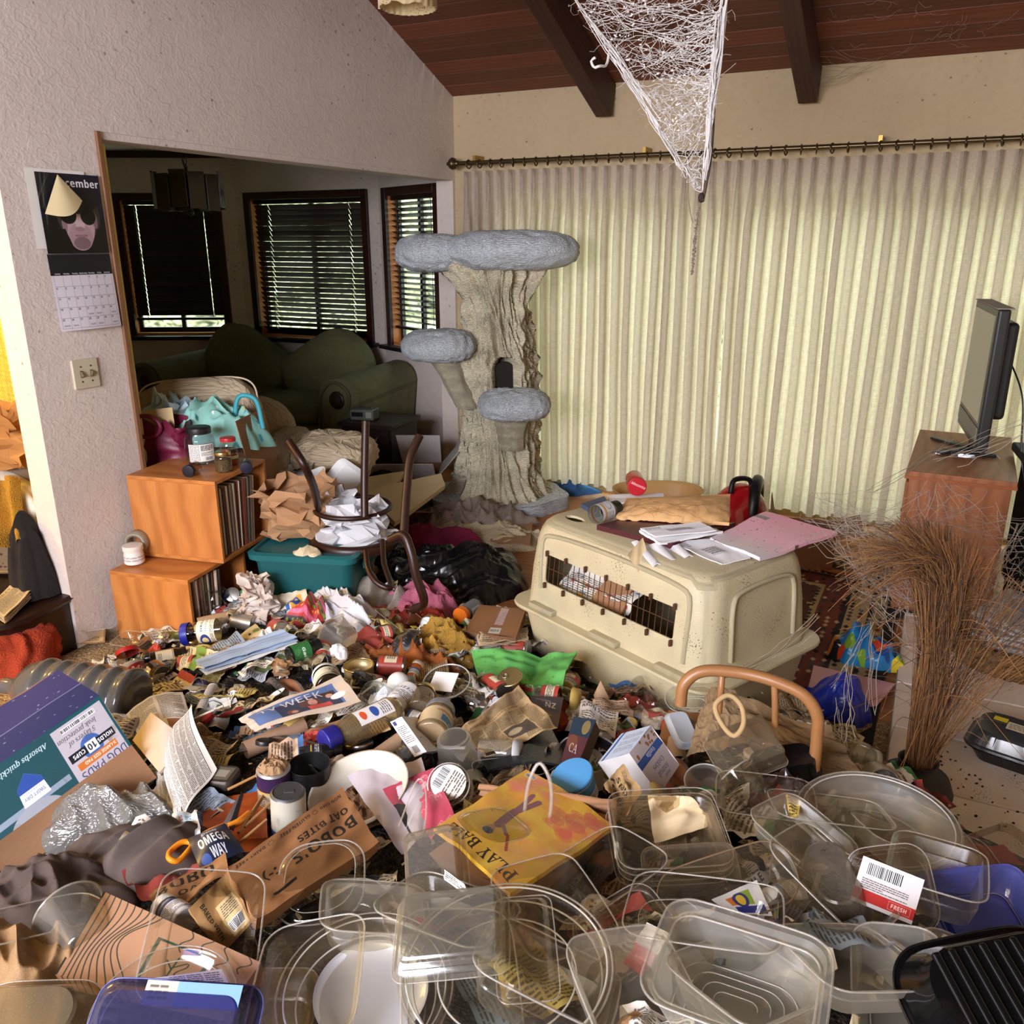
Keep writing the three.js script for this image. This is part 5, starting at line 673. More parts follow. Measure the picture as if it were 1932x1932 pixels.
// ---- cobwebs ----
function strands(list, mat, name, label) { const o = solo(name, label, 'cobweb', merge(list), mat); o.userData.kind = 'stuff'; return o; }
{
  const webM = M({ color: C(244, 242, 240), roughness: 0.9, transmission: 0.35, thickness: 0 }), L = [], thin = (a, b, sag, r, seg = 7, j = 0.01) => { const A = V(a), B = V(b), p = []; for (let i = 0; i <= seg; i++) { const u = i / seg, q = A.clone().lerp(B, u); q.y -= sag * 4 * u * (1 - u); if (i && i < seg) q.add(V(rnd(-j, j), rnd(-j, j), rnd(-j, j))); p.push(q); } if (V(a).distanceTo(V(b)) < 0.004) return; L.push(new THREE.TubeGeometry(new THREE.CatmullRomCurve3(p, false, "chordal"), seg * 2, r, 4)); };
  const cord = [[-0.722,2.401,-2.980], [-0.732,2.261,-2.925], [-0.714,2.070,-2.843], [-0.702,1.916,-2.793], [-0.697,1.776,-2.746]].map((p) => V(p)), left = [[-1.291,2.482,-3.057], [-1.213,2.385,-3.014], [-1.091,2.245,-2.953], [-0.952,2.106,-2.879], [-0.869,1.988,-2.830], [-0.789,1.873,-2.782], [-0.726,1.816,-2.757]].map((p) => V(p));
  const cc = new THREE.CatmullRomCurve3(cord), lc = new THREE.CatmullRomCurve3(left);
  for (let k = 0; k < 26; k++) { const u0 = rnd(0, 0.4), u1 = rnd(0.55, 1), j = 0.012; const A = cc.getPoint(u0).add(V(rnd(-j, j), 0, rnd(-j, j))), B = cc.getPoint(u1).add(V(rnd(-j, j) * 0.6, 0, rnd(-j, j) * 0.6)); thin(A, B, 0, rnd(0.0012, 0.003), 6, 0.006); }
  for (let k = 0; k < 18; k++) { const u0 = rnd(0, 0.5), u1 = rnd(0.5, 1), j = 0.01; thin(lc.getPoint(u0).add(V(rnd(-j, j), rnd(-j, j), 0)), lc.getPoint(u1).add(V(rnd(-j, j), rnd(-j, j), 0)), -0.004, rnd(0.0009, 0.002), 6, 0.008); }
  for (let k = 0; k < 105; k++) { const u = Math.pow(rnd(), 1.2), v = clamp(u * 0.9 + rnd(-0.25, 0.3), 0.02, 1); const A = lc.getPoint(u), B = cc.getPoint(v); const s = rnd(), e = rnd(0.5, 1); const A2 = A.clone().lerp(B, s < 0.5 ? 0 : rnd(0, 0.5)), B2 = A.clone().lerp(B, s < 0.5 ? 1 : e); thin(A2, B2, rnd(0, 0.06) * (1 - u), rnd(0.0004, 0.0012), 7, 0.014); }
  for (let k = 0; k < 420; k++) { const u = rnd(0, 0.75), A = lc.getPoint(u), B = cc.getPoint(clamp(u * 0.9 + rnd(-0.15, 0.15), 0, 1)), q = A.lerp(B, rnd()); const p = [q.clone()]; for (let i = 0; i < 3; i++) p.push(p[i].clone().add(V(rnd(-0.03, 0.03), rnd(-0.03, 0.025), rnd(-0.03, 0.03)))); L.push(new THREE.TubeGeometry(new THREE.CatmullRomCurve3(p), 5, rnd(0.0004, 0.0009), 3)); }
  for (let k = 0; k < 300; k++) { const u = Math.pow(rnd(), 0.8) * 0.72, A = lc.getPoint(u), B = cc.getPoint(clamp(u * 0.9 + rnd(-0.15, 0.15), 0, 1)), q = A.lerp(B, Math.pow(rnd(), 0.8)); L.push(at(new THREE.IcosahedronGeometry(1, 1), q.x, q.y, q.z, rnd(3), rnd(3), rnd(3), [rnd(0.0012, 0.004), rnd(0.001, 0.0035), rnd(0.002, 0.007)])); }
  for (let k = 0; k < 60; k++) { const q = cc.getPoint(rnd(0.1, 0.5)), a = lc.getPoint(rnd(0.2, 0.55)); const e = q.clone().lerp(a, rnd(0.15, 0.5)); e.y -= rnd(-0.03, 0.05); thin(q, e, 0.01, rnd(0.0006, 0.0014), 5, 0.006); }
  { const q = V([-1.106,2.195,-2.858]), r = V([-1.091,2.245,-2.953]); const p = [r, r.clone().lerp(q, 0.4).add(V(0.01, -0.03, 0)), q.clone().add(V(0.015, -0.012, 0)), q.clone().add(V(0, -0.015, 0)), q.clone().add(V(-0.012, 0.006, 0)), q.clone().add(V(0.002, 0.014, 0))]; L.push(new THREE.TubeGeometry(new THREE.CatmullRomCurve3(p), 20, 0.0045, 5)); }
  strands(L.map((g) => g.index ? g.toNonIndexed() : g), webM, 'cobweb', 'thick white cobweb sheet hanging in front of the curtains');
  const D = []; const dp = [[-0.718,2.388,-2.989], [-0.713,2.105,-2.879], [-0.695,1.886,-2.798], [-0.696,1.761,-2.740]]; D.push(tube(dp, 0.006, 30, 6)); D.push(at(new THREE.IcosahedronGeometry(0.011, 1), ...[-0.701,1.772,-2.742], 0, 0, 0, [0.9, 1.4, 0.9]));
  const cd = thing('dusty_cord', 'dusty dark cord hanging inside the white cobweb', 'cord'); mesh('cord', D[0], plain(90, 74, 60, 0.9), cd); mesh('knot', D[1], plain(46, 34, 26, 0.9), cd);
  const tail = []; const tc = new THREE.CatmullRomCurve3([[-0.704,1.742,-2.730], [-0.702,1.668,-2.704], [-0.698,1.606,-2.684], [-0.696,1.547,-2.664]].map((p) => V(p))); for (let k = 0; k < 150; k++) { const q = tc.getPoint(rnd()); tail.push(at(new THREE.IcosahedronGeometry(1, 0), q.x + rnd(-0.004, 0.004), q.y, q.z + rnd(-0.004, 0.004), rnd(3), rnd(3), 0, [rnd(0.001, 0.004), rnd(0.002, 0.005), rnd(0.001, 0.003)])); } tail.push(new THREE.TubeGeometry(tc, 20, 0.0018, 5)); tail.push(tube([[-0.748,1.838,-2.743], [-0.732,1.753,-2.720], [-0.715,1.699,-2.709]], 0.0016, 12, 5));
  strands(tail, plain(128, 116, 102, 0.9), 'dust_string', 'grey dust string dangling below the cobweb');
  // webs over the reeds and cabinet
  L.length = 0; const P = [[1560,960,2.6], [1620,1010,2.5], [1700,1000,2.5], [1760,930,2.6], [1840,950,2.7], [1930,1000,2.6], [1900,1060,2.5], [1850,1100,2.4], [1780,1140,2.4], [1640,1100,2.5], [1930,1130,2.6], [1700,1180,2.4]];
  const pts = [[-0.228,0.863,-2.650], [-0.125,0.819,-2.568], [-0.015,0.833,-2.627], [0.057,0.909,-2.806], [0.185,0.848,-2.965], [0.328,0.800,-2.900], [0.278,0.743,-2.739], [0.210,0.708,-2.576], [0.122,0.666,-2.517], [-0.078,0.685,-2.543], [0.356,0.599,-2.842], [0.022,0.609,-2.448], [0.117,0.509,-2.458], [-0.250,0.768,-2.722], [0.261,0.565,-2.667]].map((p) => V(p));
  for (let k = 0; k < 330; k++) { const a = pick(pts).clone().add(V(rnd(-0.06, 0.06), rnd(-0.05, 0.05), rnd(-0.06, 0.06))), b = pick(pts).clone().add(V(rnd(-0.06, 0.06), rnd(-0.05, 0.05), rnd(-0.06, 0.06))); const f = Math.min(1, 0.24 / Math.max(a.distanceTo(b), 0.01)); thin(a, a.clone().lerp(b, f), rnd(0, 0.02), rnd(0.0003, 0.0008), 5, 0.012); }
  for (const [a, b] of [[[0.044,0.989,-2.946], [0.291,1.089,-3.103]], [[0.103,1.001,-2.862], [0.272,1.108,-2.866]], [[-0.122,0.881,-2.825], [0.098,0.928,-3.535]], [[0.201,0.680,-2.561], [0.319,0.831,-2.907]], [[-0.318,0.627,-1.936], [-0.173,0.709,-2.153]], [[-0.113,0.502,-2.226], [-0.059,0.609,-2.408]], [[-0.063,0.408,-2.100], [-0.101,0.557,-2.251]], [[-0.026,0.433,-2.244], [-0.039,0.609,-2.418]], [[-0.068,0.355,-2.079], [-0.090,0.500,-2.119]]]) for (let k = 0; k < 4; k++) thin(V(a).add(V(rnd(-0.02, 0.02), rnd(-0.02, 0.02), 0)), V(b).add(V(rnd(-0.02, 0.02), rnd(-0.02, 0.02), 0)), rnd(0, 0.02), rnd(0.0005, 0.0011), 6, 0.006);
  strands(L.map((g) => g.index ? g.toNonIndexed() : g), plain(176, 164, 150, 0.9, { transmission: 0.3, thickness: 0 }), 'cobweb', 'grey cobwebs tangled over the dried reeds and cabinet');
  L.length = 0; for (let k = 0; k < 90; k++) { const x = rnd(-0.7, 0.5), z = rnd(-5.3, -4.3), y = roofY(z) - 0.01, a = V(x, y - 0.02, z); thin(a, a.clone().add(V(rnd(-0.12, 0.12), rnd(-0.05, 0.01), rnd(-0.1, 0.1))), 0.01, 0.0006, 4, 0.01); } for (let k = 0; k < 16; k++) { const a = V(-0.74, 2.42 + rnd(0.25), -5.3 + rnd(0.2)); thin(a, V(-0.6 + rnd(0.2), 2.52 + rnd(0.05), -5.33), 0.02, 0.0006, 4, 0.01); }
  strands(L.map((g) => g.index ? g.toNonIndexed() : g), plain(150, 130, 112, 0.9), 'cobweb', 'faint cobweb threads along the ceiling boards and beam');
}
// ================= THE HEAP IN THE MIDDLE =================
const HP = [[-3.07,0.02,-1.88],[-2.98,0.02,-2.03],[-3.01,0.03,-2.27],[-2.60,0.08,-2.19],[-2.47,0.12,-2.32],[-2.28,0.15,-2.43],[-2.22,0.12,-2.62],[-2.07,0.10,-2.80],[-1.83,0.10,-2.85],[-1.64,0.10,-2.89],[-1.45,0.10,-2.81],[-2.41,0.12,-1.82],[-2.12,0.20,-1.80],[-1.91,0.26,-1.83],[-1.86,0.25,-2.04],[-1.75,0.22,-2.20],[-1.56,0.22,-2.25],[-1.39,0.20,-2.33],[-1.20,0.18,-2.38],[-1.03,0.17,-2.40],[-1.78,0.30,-1.45],[-1.62,0.33,-1.53],[-1.45,0.36,-1.59],[-1.29,0.36,-1.67],[-1.17,0.34,-1.80],[-1.03,0.32,-1.87],[-0.91,0.28,-2.00],[-0.78,0.25,-2.15],[-0.62,0.26,-2.08],[-0.60,0.20,-2.33],[-1.72,0.32,-1.18],[-1.42,0.37,-1.25],[-1.28,0.38,-1.30],[-1.15,0.38,-1.41],[-1.01,0.38,-1.50],[-0.87,0.37,-1.57],[-0.73,0.36,-1.65],[-0.61,0.36,-1.68],[-0.49,0.34,-1.80],[-0.38,0.32,-1.91],[-0.26,0.28,-2.14],[-0.16,0.22,-2.38],[-1.58,0.36,-0.94],[-1.33,0.40,-1.01],[-1.16,0.42,-1.06],[-1.00,0.43,-1.13],[-0.86,0.42,-1.21],[-0.72,0.40,-1.30],[-0.59,0.40,-1.41],[-0.45,0.42,-1.45],[-0.31,0.42,-1.55],[-0.19,0.40,-1.68],[-0.08,0.34,-1.88],[0.01,0.24,-2.07],[-1.36,0.42,-0.74],[-1.20,0.47,-0.78],[-1.05,0.48,-0.82],[-0.94,0.48,-0.91],[-0.82,0.48,-0.98],[-0.69,0.48,-1.04],[-0.58,0.45,-1.15],[-0.47,0.45,-1.21],[-0.34,0.50,-1.24],[-0.23,0.50,-1.30],[-0.10,0.48,-1.41],[0.01,0.44,-1.56],[0.10,0.40,-1.71],[0.20,0.30,-1.89],[-1.14,0.50,-0.59],[-1.02,0.53,-0.64],[-0.89,0.55,-0.68],[-0.78,0.56,-0.73],[-0.67,0.57,-0.79],[-0.56,0.58,-0.84],[-0.46,0.58,-0.90],[-0.36,0.57,-0.97],[-0.24,0.60,-1.00],[-0.14,0.62,-1.06],[-0.03,0.60,-1.15],[0.08,0.55,-1.30],[0.19,0.50,-1.42],[0.29,0.40,-1.60],[-1.03,0.50,-0.55],[-0.78,0.55,-0.63],[-0.57,0.58,-0.71],[-0.36,0.60,-0.79],[-0.17,0.62,-0.87],[0.02,0.60,-0.99],[0.20,0.55,-1.20],[0.31,0.50,-1.30],[-3.73,0.00,-2.24],[-3.40,0.00,-2.27],[-3.20,0.00,-2.63],[-2.95,0.00,-2.90],[-2.68,0.00,-3.03],[-2.48,0.00,-3.28],[-2.23,0.00,-3.49],[-2.09,0.00,-3.81],[-1.67,0.00,-3.60],[-0.11,0.00,-3.05],[-0.00,-0.00,-2.83],[0.09,0.00,-2.64],[0.27,0.00,-2.58],[0.41,0.00,-2.51],[-0.73,0.00,-3.12],[-0.40,0.00,-3.08],[-0.19,0.00,-3.14],[0.05,0.00,-3.50],[0.41,0.00,-3.03],[-1.16,0.00,-4.76],[-2.87,0.00,-5.25],[-3.44,0.00,-3.65],[0.49,0.00,-2.36],[-3.25,0.00,-1.65],[-2.73,0.00,-1.17],[1.20,0.00,-1.00],[1.20,0.00,0.00],[-2.80,0.00,-1.00],[-2.80,0.00,0.00],[-2.90,0.00,-1.60],[1.00,0.00,-1.60],[0.90,0.00,-2.20],[-1.20,0.50,-0.20],[-0.60,0.50,-0.20],[0.00,0.50,-0.30],[0.40,0.50,-0.40],[-1.60,0.50,-0.60]];
function heapY(x, z) { let m = 1e9; for (const p of HP) m = Math.min(m, (p[0] - x) ** 2 + (p[2] - z) ** 2); let s = 0, w = 0; for (const p of HP) { const k = Math.exp(-((p[0] - x) ** 2 + (p[2] - z) ** 2 - m) / (2 * 0.13 ** 2)); s += k * p[1]; w += k; } return s / w; }
{
  const nu = 150, nv = 150, g = surf(nu, nv, (u, v) => { const x = lerp(-3.0, 0.62, u), z = lerp(-3.1, 0.15, v), h = heapY(x, z); return [x, h < 0.012 ? -0.01 : h - 0.022 + 0.03 * fbm(x * 7, z * 7, 2, 3) * smoothstep(h, 0.02, 0.1) + 0.008 * nz(x * 40, z * 40, 4), z]; }, { uv: (u, v) => [u * 6, v * 6] });
  const tex = dtex(512, 512, (u, v) => { const a = tn(u, v, 9, 1), b = tn(u, v, 26, 2), c = tn(u, v, 60, 3); let t = 0.5 + a + 0.6 * b + 0.4 * c; t = clamp(t, 0, 1); return [lerp(22, 120, t * t), lerp(18, 100, t * t), lerp(14, 80, t * t)]; });  // brown mottle kept dark so gaps between items look shaded
  const m = solo('matted_litter', 'matted litter under the whole heap, coloured dark like shaded gaps', 'litter', g, M({ map: tex, bumpMap: rep(T.fleece, 1, 1), bumpScale: 0.02, roughness: 0.95 })); m.userData.kind = 'stuff';
}
const rimW = plain(236, 232, 224, 0.2, { transmission: 0.82, thickness: 0 }), rimD = plain(120, 96, 66, 0.4, { transmission: 0.3, thickness: 0 });
const heroes = [];
const note = (o, short) => { const b = new THREE.Box3().setFromObject(o); heroes.push({ c: b.getCenter(V(0, 0, 0)), short }); return o; };
const SH = (n, lab, cat, c4, opt, m, short) => { const g = sheet(...c4, opt ?? {}); const o = solo(n, lab, cat, m?.p ? toRect(g, m) : g, m?.p ? pmat(m, opt?.rough ?? 0.7) : m); return short ? note(o, short) : o; };
const stick = (o, parent, lab) => { parent.updateMatrixWorld(true); parent.attach(o); o.userData = lab ? { label: lab } : {}; o.name = o.name.replace(/_\d{3}$/, ''); return o; };
const pageP = (w, h, bg, f) => print(w, h, (x, W, H) => { fillR(x, bg, 0, 0, W, H); f(x, W, H); });
// six-sided box from a corner and its three neighbours, faces are parts
function hexa(name, label, cat, K, A, B, Cc, mats, short) {
  K = V(K); A = V(A); B = V(B); Cc = V(Cc); const a = A.clone().sub(K), b = B.clone().sub(K), c = Cc.clone().sub(K), t = thing(name, label, cat, K.toArray()), O = V(0, 0, 0), S = (...v) => v.reduce((s, q) => s.add(q), V(0, 0, 0)).toArray();
  const F = [[O, a, S(a, b), b], [O, a, S(a, c), c], [O, b, S(b, c), c], [S(c), S(a, c), S(a, b, c), S(b, c)], [S(b), S(a, b), S(a, b, c), S(b, c)], [S(a), S(a, b), S(a, b, c), S(a, c)]];
  F.forEach((f, i) => { const m = mats[i] ?? mats[0]; if (m === null) return; const q = f.map((v) => Array.isArray(v) ? v : v.toArray()), g = sheet(q[0], q[1], q[2], q[3], { n: [4, 4], off: wavy(0.002, i) }); mesh('panel', m.p ? toRect(g, m) : g, m.p ? pmat(m, 0.6) : m, t); });
  return short ? note(t, short) : t;
}
const place = (o, p, ry = 0, rx = 0, rz = 0) => { o.position.set(...p); o.rotation.set(rx, ry, rz, 'YXZ'); return o; };
const MO = (n, lab, cat, p, ry, g, m, short, dy = -0.02) => { const o = solo(n, lab, cat, m?.p ? toRect(g, m) : g, m?.p ? pmat(m, 0.6) : m); o.position.set(p[0], p[1] + dy, p[2]); o.rotation.y = ry; return short ? note(o, short) : o; };
const cloth = (r, g, b) => M({ color: C(r, g, b), map: T.mottle, bumpMap: rep(T.fleece, 1, 1), bumpScale: 0.005, roughness: 1 });
const filmM = M({ color: C(236, 236, 236), transmission: 1, thickness: 0, roughness: 0.07, ior: 1.35 }), wfilm = M({ color: C(240, 240, 242), transmission: 0.3, thickness: 0, roughness: 0.4 });

// --- left edge: doorway to the yellow room ---
{
  const t = thing('low_chest', 'low dark wooden chest with a rounded corner in the doorway', 'chest', [-3.38, 0, -1.98], 0.2), dk = M({ map: T.beam, color: C(110, 84, 66), roughness: 0.4 });
  mesh('body', loft([rr(0.62, 0.62, 0.16, 0), rr(0.62, 0.62, 0.16, 0.22)], {}), dk, t); mesh('top', loft([rr(0.64, 0.64, 0.17, 0.22), rr(0.66, 0.66, 0.18, 0.235), rr(0.64, 0.64, 0.17, 0.25)], { cap0: true, cap1: true }), dk, t);
  const np = pageP(160, 120, '#b9a888', (x, w, h) => { textLines(x, 8, 30, 140, 80, 5); txt(x, 'SUNDAY', 10, 24, 20, '#4a3826', { bold: true, font: 'serif' }); });
  for (let k = 0; k < 4; k++) { const o = SH('newspaper', ['yellowed newspaper on the dark chest, topmost of its stack', 'yellowed newspaper second in the stack on the dark chest', 'yellowed newspaper third in the stack on the dark chest', 'yellowed newspaper at the bottom of the stack on the dark chest'][k], 'newspaper', [[-3.192,0.270,-1.836], [-3.309,0.280,-2.053], [-3.176,0.280,-2.041], [-3.043,0.260,-1.797]], { off: wavy(0.008, k), th: 0.004 }, np); o.position.y += (3 - k) * 0.008; }
  const dr = thing('drum', 'grey fibre drum behind the doorway wall', 'drum', [-3.62, 0.0, -2.32]); mesh('body', lathe([[0.2, 0.25], [0.23, 0.27], [0.24, 0.6], [0.22, 0.75], [0.0, 0.76]], 36), M({ color: C(140, 122, 96), map: T.dirt, roughness: 0.8 }), dr); mesh('hoop', new THREE.TorusGeometry(0.23, 0.008, 6, 40).rotateX(PI / 2).translate(0, 0.27, 0), plain(120, 100, 70, 0.5), dr);
  const yc = solo('cloth', 'mustard yellow cloth draped down the grey drum', 'cloth', sheet([-3.445,0.711,-2.066], [-3.318,0.721,-2.132], [-3.183,0.498,-2.025], [-3.270,0.464,-1.947], { n: [30, 20], off: (u, v) => 0.03 * Math.sin(u * 9 + v) + 0.01 * nz(u * 6, v * 3, 2) }), cloth(190, 140, 40));
  const wb = pageP(120, 100, '#e4dcc8', (x, w, h) => { for (let k = 0; k < 7; k++) ell(x, k % 2 ? '#8a3a24' : '#a84a2a', rnd(w), rnd(h), 12, 8, rnd(3)); });
  MO('plastic_bag', 'white bag with red leaf shapes on top of the drum', 'plastic bag', [-3.455,0.630,-2.149], 0.3, mound(0.22, 0.14, 0.18, { seed: 81, amp: 0.04, uvs: 1, f: 6 }), wb, null, -0.1);
  MO('dark_jacket', 'dark jacket stuffed between the drum and doorway wall', 'jacket', [-3.210,0.508,-2.050], 0.2, mound(0.1, 0.1, 0.35, { seed: 83, amp: 0.04 }), cloth(40, 34, 32), null, -0.24);
  const pb = solo('paper_bag', 'brown paper bag standing on the heap in the yellow room', 'paper bag', bagGeo(0.28, 0.26, 0.2, { seed: 88, am: 0.03 }), plain(176, 124, 66, 0.85)); place(pb, [-3.474,0.737,-2.178], 0.6);
  MO('laundry', 'pile of mixed dark cloths filling the yellow room floor', 'cloth', [-4.1, 0, -2.1], 0, mound(0.7, 0.55, 0.7, { seed: 90, amp: 0.08 }), cloth(90, 74, 60), null, 0);
  const st = dtex(256, 256, (u, v) => { const a = 1 + 0.25 * nz(u * 150, v * 4, 3) + 0.12 * nz(u * 12, v * 120, 4); return [226 * a, 196 * a, 96 * a]; });
  solo('straw_blind', 'yellow straw roll blind on the far wall of the yellow room', 'blind', setUV(rbox(1.6, 1.7, 0.02, 0.004).translate(-4.1, 1.5, -2.54), (x, y) => [x * 0.7, y * 0.7]), M({ map: st, roughness: 0.9, bumpMap: rep(T.weave, 3, 3), bumpScale: 0.01 }));
  const lp = thing('floor_lamp', 'lit lamp in the yellow room', 'lamp', [-4.3, 0, -1.3]); mesh('pole', rod([0, 0, 0], [0, 1.75, 0], 0.012), MT.gold, lp); mesh('base', lathe([[0, 0.03], [0.12, 0.02], [0.14, 0]], 24), MT.gold, lp); mesh('bulb', new THREE.SphereGeometry(0.05, 16, 12).translate(0, 1.82, 0), M({ color: 0xfff0c0, emissive: new THREE.Color(1, 0.72, 0.25), emissiveIntensity: 6 }), lp);
  const pl = new THREE.PointLight(new THREE.Color(1, 0.66, 0.16), 3.4); pl.position.set(-4.3, 1.82, -1.3); pl.castShadow = true; pl.name = 'lamp_light'; scene.add(pl);
  const kf = thing('added_fill_fixture', 'added long white fill fixture, unseen, over the middle of the room', 'ceiling light', [-1.0, 3.405, -2.1]); mesh('housing', rbox(1.3, 0.06, 0.4, 0.01).translate(0, 0.05, 0), MT.white, kf); mesh('diffuser', box(1.2, 0.02, 0.3, 0, 0.0, 0), M({ color: 0xffffff, emissive: new THREE.Color(1, 0.95, 0.88), emissiveIntensity: 2 }), kf); for (const x of [-0.5, 0.5]) mesh('cable', rod([x, 0.08, 0], [x, 0.44, 0], 0.004), MT.black, kf);  // added fixture, out of view, carries the fill for the room
}
// --- near left ---
MO('throw_cushion', 'rust orange cushion at the left edge beside the navy carton', 'cushion', [-3.147,0.015,-1.832], 0.4, at(puff(0.36, 0.2, 0.3, { sq: 3, wr: 0.02, seed: 4 }), 0, 0.06, 0), cloth(186, 66, 30), 'the orange cushion', 0.02);
{
  const t = thing('water_jug', 'large grey ribbed plastic bottle lying behind the navy carton', 'bottle'); const pr = [[0, 0.0], [0.08, 0.0]]; for (let i = 0; i <= 40; i++) { const y = 0.01 + i * 0.008; pr.push([0.098 + 0.005 * Math.sin(i * 0.9), y]); } pr.push([0.08, 0.36], [0.04, 0.4], [0.025, 0.42], [0.025, 0.45]);
  mesh('body', lathe(pr, 40), M({ color: C(120, 118, 112), transmission: 0.55, roughness: 0.15, thickness: 0 }), t); lay(t, [-2.044,0.300,-1.558], [-2.379,0.320,-1.445]); note(t, 'the grey bottle');
}
{ // navy and teal carton
  const front = print(420, 300, (x, w, h) => {
    fillR(x, '#124e56', 0, 0, w, h); const R = (f) => f();
    R(() => { fillR(x, '#1c4a52', 140, 130, 280, 170); fillR(x, '#8a98a8', 190, 150, 230, 16); ell(x, '#9aa0a8', 310, 110, 80, 50); ell(x, '#20222a', 250, 70, 40, 20); fillR(x, '#b9b3ba', 10, 60, 170, 228); ell(x, '#3f63a8', 96, 192, 34, 34); fillR(x, '#14171e', 20, 180, 150, 24); txt(x, 'HOLDS', 24, 198, 16, '#fff', { bold: true }); fillR(x, '#e9e9ee', 78, 176, 36, 32); txt(x, '10', 82, 201, 26, '#14171e', { bold: true }); txt(x, 'CUPS', 120, 198, 16, '#fff', { bold: true });
      fillR(x, '#c8702c', 30, 150, 130, 20); txt(x, 'X-LARGE SIZE PAD', 34, 165, 13, '#fff'); txt(x, 'DOG PADS', 12, 144, 32, '#2b2c55'); txt(x, '5 layers of', 60, 236, 18, '#222', { ital: true, font: 'serif' }); txt(x, 'leak protection', 46, 256, 18, '#222', { ital: true, font: 'serif' }); barcode(x, 40, 268, 110, 10);
      x.fillStyle = '#e6e8ef'; x.beginPath(); x.moveTo(250, 160); x.lineTo(330, 160); x.lineTo(326, 210); x.lineTo(290, 240); x.lineTo(254, 210); x.fill(); x.fillStyle = '#2b4c9a'; x.beginPath(); x.moveTo(252, 195); x.lineTo(328, 195); x.lineTo(326, 210); x.lineTo(290, 240); x.lineTo(254, 210); x.fill(); txt(x, 'SWIFT DRY', 290, 182, 13, '#22345e', { align: 'center' }); txt(x, 'T E C H N O L O G Y', 290, 192, 6, '#22345e', { align: 'center' }); txt(x, 'Absorbs quickly', 200, 275, 20, '#dfeef0', { ital: true, font: 'serif' }); txt(x, 'GREAT FOR MULTIPLE PETS', 190, 125, 13, '#dfe6ee'); });
    grime(x, w, h, 30);
  });
  const navy = pageP(260, 120, '#34305e', (x, w, h) => { fillR(x, '#262a55', 0, 0, w, h * 0.45); fillR(x, 'rgba(200,200,210,.6)', 0, h * 0.45, w, 1.5); for (let k = 0; k < 36; k++) fillR(x, '#a8a4b4', rnd(w), rnd(h), rnd(1, 6), rnd(1, 2)); });
  const K = V([-1.832,0.520,-1.284]), Lf = V([-1.838,0.470,-0.931]), Bt = V([-1.606,0.360,-1.235]), K2 = V([-1.982,0.560,-1.284]), dn = Bt.clone().sub(K);
  const padsBox = hexa('pads_carton', 'navy and teal carton of dog pads tipped on its side', 'box', Bt.toArray(), Lf.clone().add(dn).toArray(), K.toArray(), K2.clone().add(dn).toArray(), [front, MT.card, MT.card, MT.card, navy, MT.card], 'the navy carton');
  stick(SH('carton_flap', 'torn brown cardboard strip', 'cardboard', [[-1.687,0.430,-1.242], [-1.595,0.370,-1.229], [-1.649,0.330,-0.817], [-1.678,0.400,-0.850]], { th: 0.006, off: (u, v) => 0.012 }, MT.card), padsBox);
}
const mezP = print(200, 110, (x, w, h) => { fillR(x, '#b9b3a2', 0, 0, w, h); ell(x, '#a3202a', 100, 56, 74, 48); txt(x, 'Mezzetta', 100, 52, 28, '#f6e9e2', { font: 'serif', ital: true, align: 'center' }); txt(x, 'DELI-SLICED', 100, 70, 11, '#e8c070', { align: 'center' }); txt(x, 'JALAPENO', 100, 86, 14, '#e8c070', { align: 'center', bold: true }); });
note(lay(jar('pickle_jar', 'tall red labelled pickle jar with red lid leaning upright', 'jar', { h: 0.16, r: 0.042, neck: 0.036, lidH: 0.018, lidR: 0.039, body: MT.glassjar, lid: plain(170, 34, 30, 0.35), print: mezP, band: [0.15, 0.7] }), [-2.365,0.133,-1.810], [-2.478,0.260,-1.869], 2.6), 'the red pickle jar');
const oliveP = print(160, 80, (x, w, h) => { fillR(x, '#d8ccae', 0, 0, w, h); fillR(x, '#6b5a3a', 0, 4, w, 3); txt(x, 'olives', 80, 44, 20, '#3a2e1c', { align: 'center', font: 'serif' }); textLines(x, 20, 54, 120, 18, 6); });
const dkglass = plain(60, 46, 26, 0.08, { transmission: 0.5, thickness: 0 });
lay(jar('dark_jar', 'dark glass jar with a white label lying by the red pickle jar', 'jar', { h: 0.13, r: 0.034, neck: 0.03, lidH: 0.016, lidR: 0.032, body: dkglass, lid: plain(26, 22, 18, 0.4), print: oliveP, band: [0.2, 0.75, 3.6] }), [-2.444,0.169,-1.933], [-2.373,0.169,-2.025], 1.2);
lay(jar('dark_jar', 'dark glass jar with a cream label lying lower by the pickle jar', 'jar', { h: 0.12, r: 0.034, neck: 0.03, lidH: 0.016, lidR: 0.032, body: dkglass, lid: plain(30, 24, 18, 0.4), print: oliveP, band: [0.2, 0.75, 3.6] }), [-2.333,0.200,-1.862], [-2.069,0.257,-1.727], 0.6);
const mayoP = print(220, 110, (x, w, h) => { fillR(x, '#efe7cf', 0, 0, w, h); ell(x, '#2c3f8c', 70, 46, 22, 30); ell(x, '#f0e0a0', 70, 46, 12, 20); txt(x, 'ORGANICS', 100, 40, 18, '#2c3f8c', { bold: true }); txt(x, 'mayonnaise', 100, 66, 20, '#3c8cc0', {}); textLines(x, 20, 84, 180, 20, 7); });
note(lay(jar('mayonnaise_jar', 'clear jar with a blue lid and cream label lying on newspapers', 'jar', { h: 0.17, r: 0.045, neck: 0.042, lidH: 0.03, lidR: 0.046, body: MT.glassjar, lid: plain(32, 40, 150, 0.4), print: mayoP, band: [0.22, 0.72] }), [-2.377,0.181,-2.249], [-2.574,0.150,-2.139], 1.2), 'the blue lidded jar');
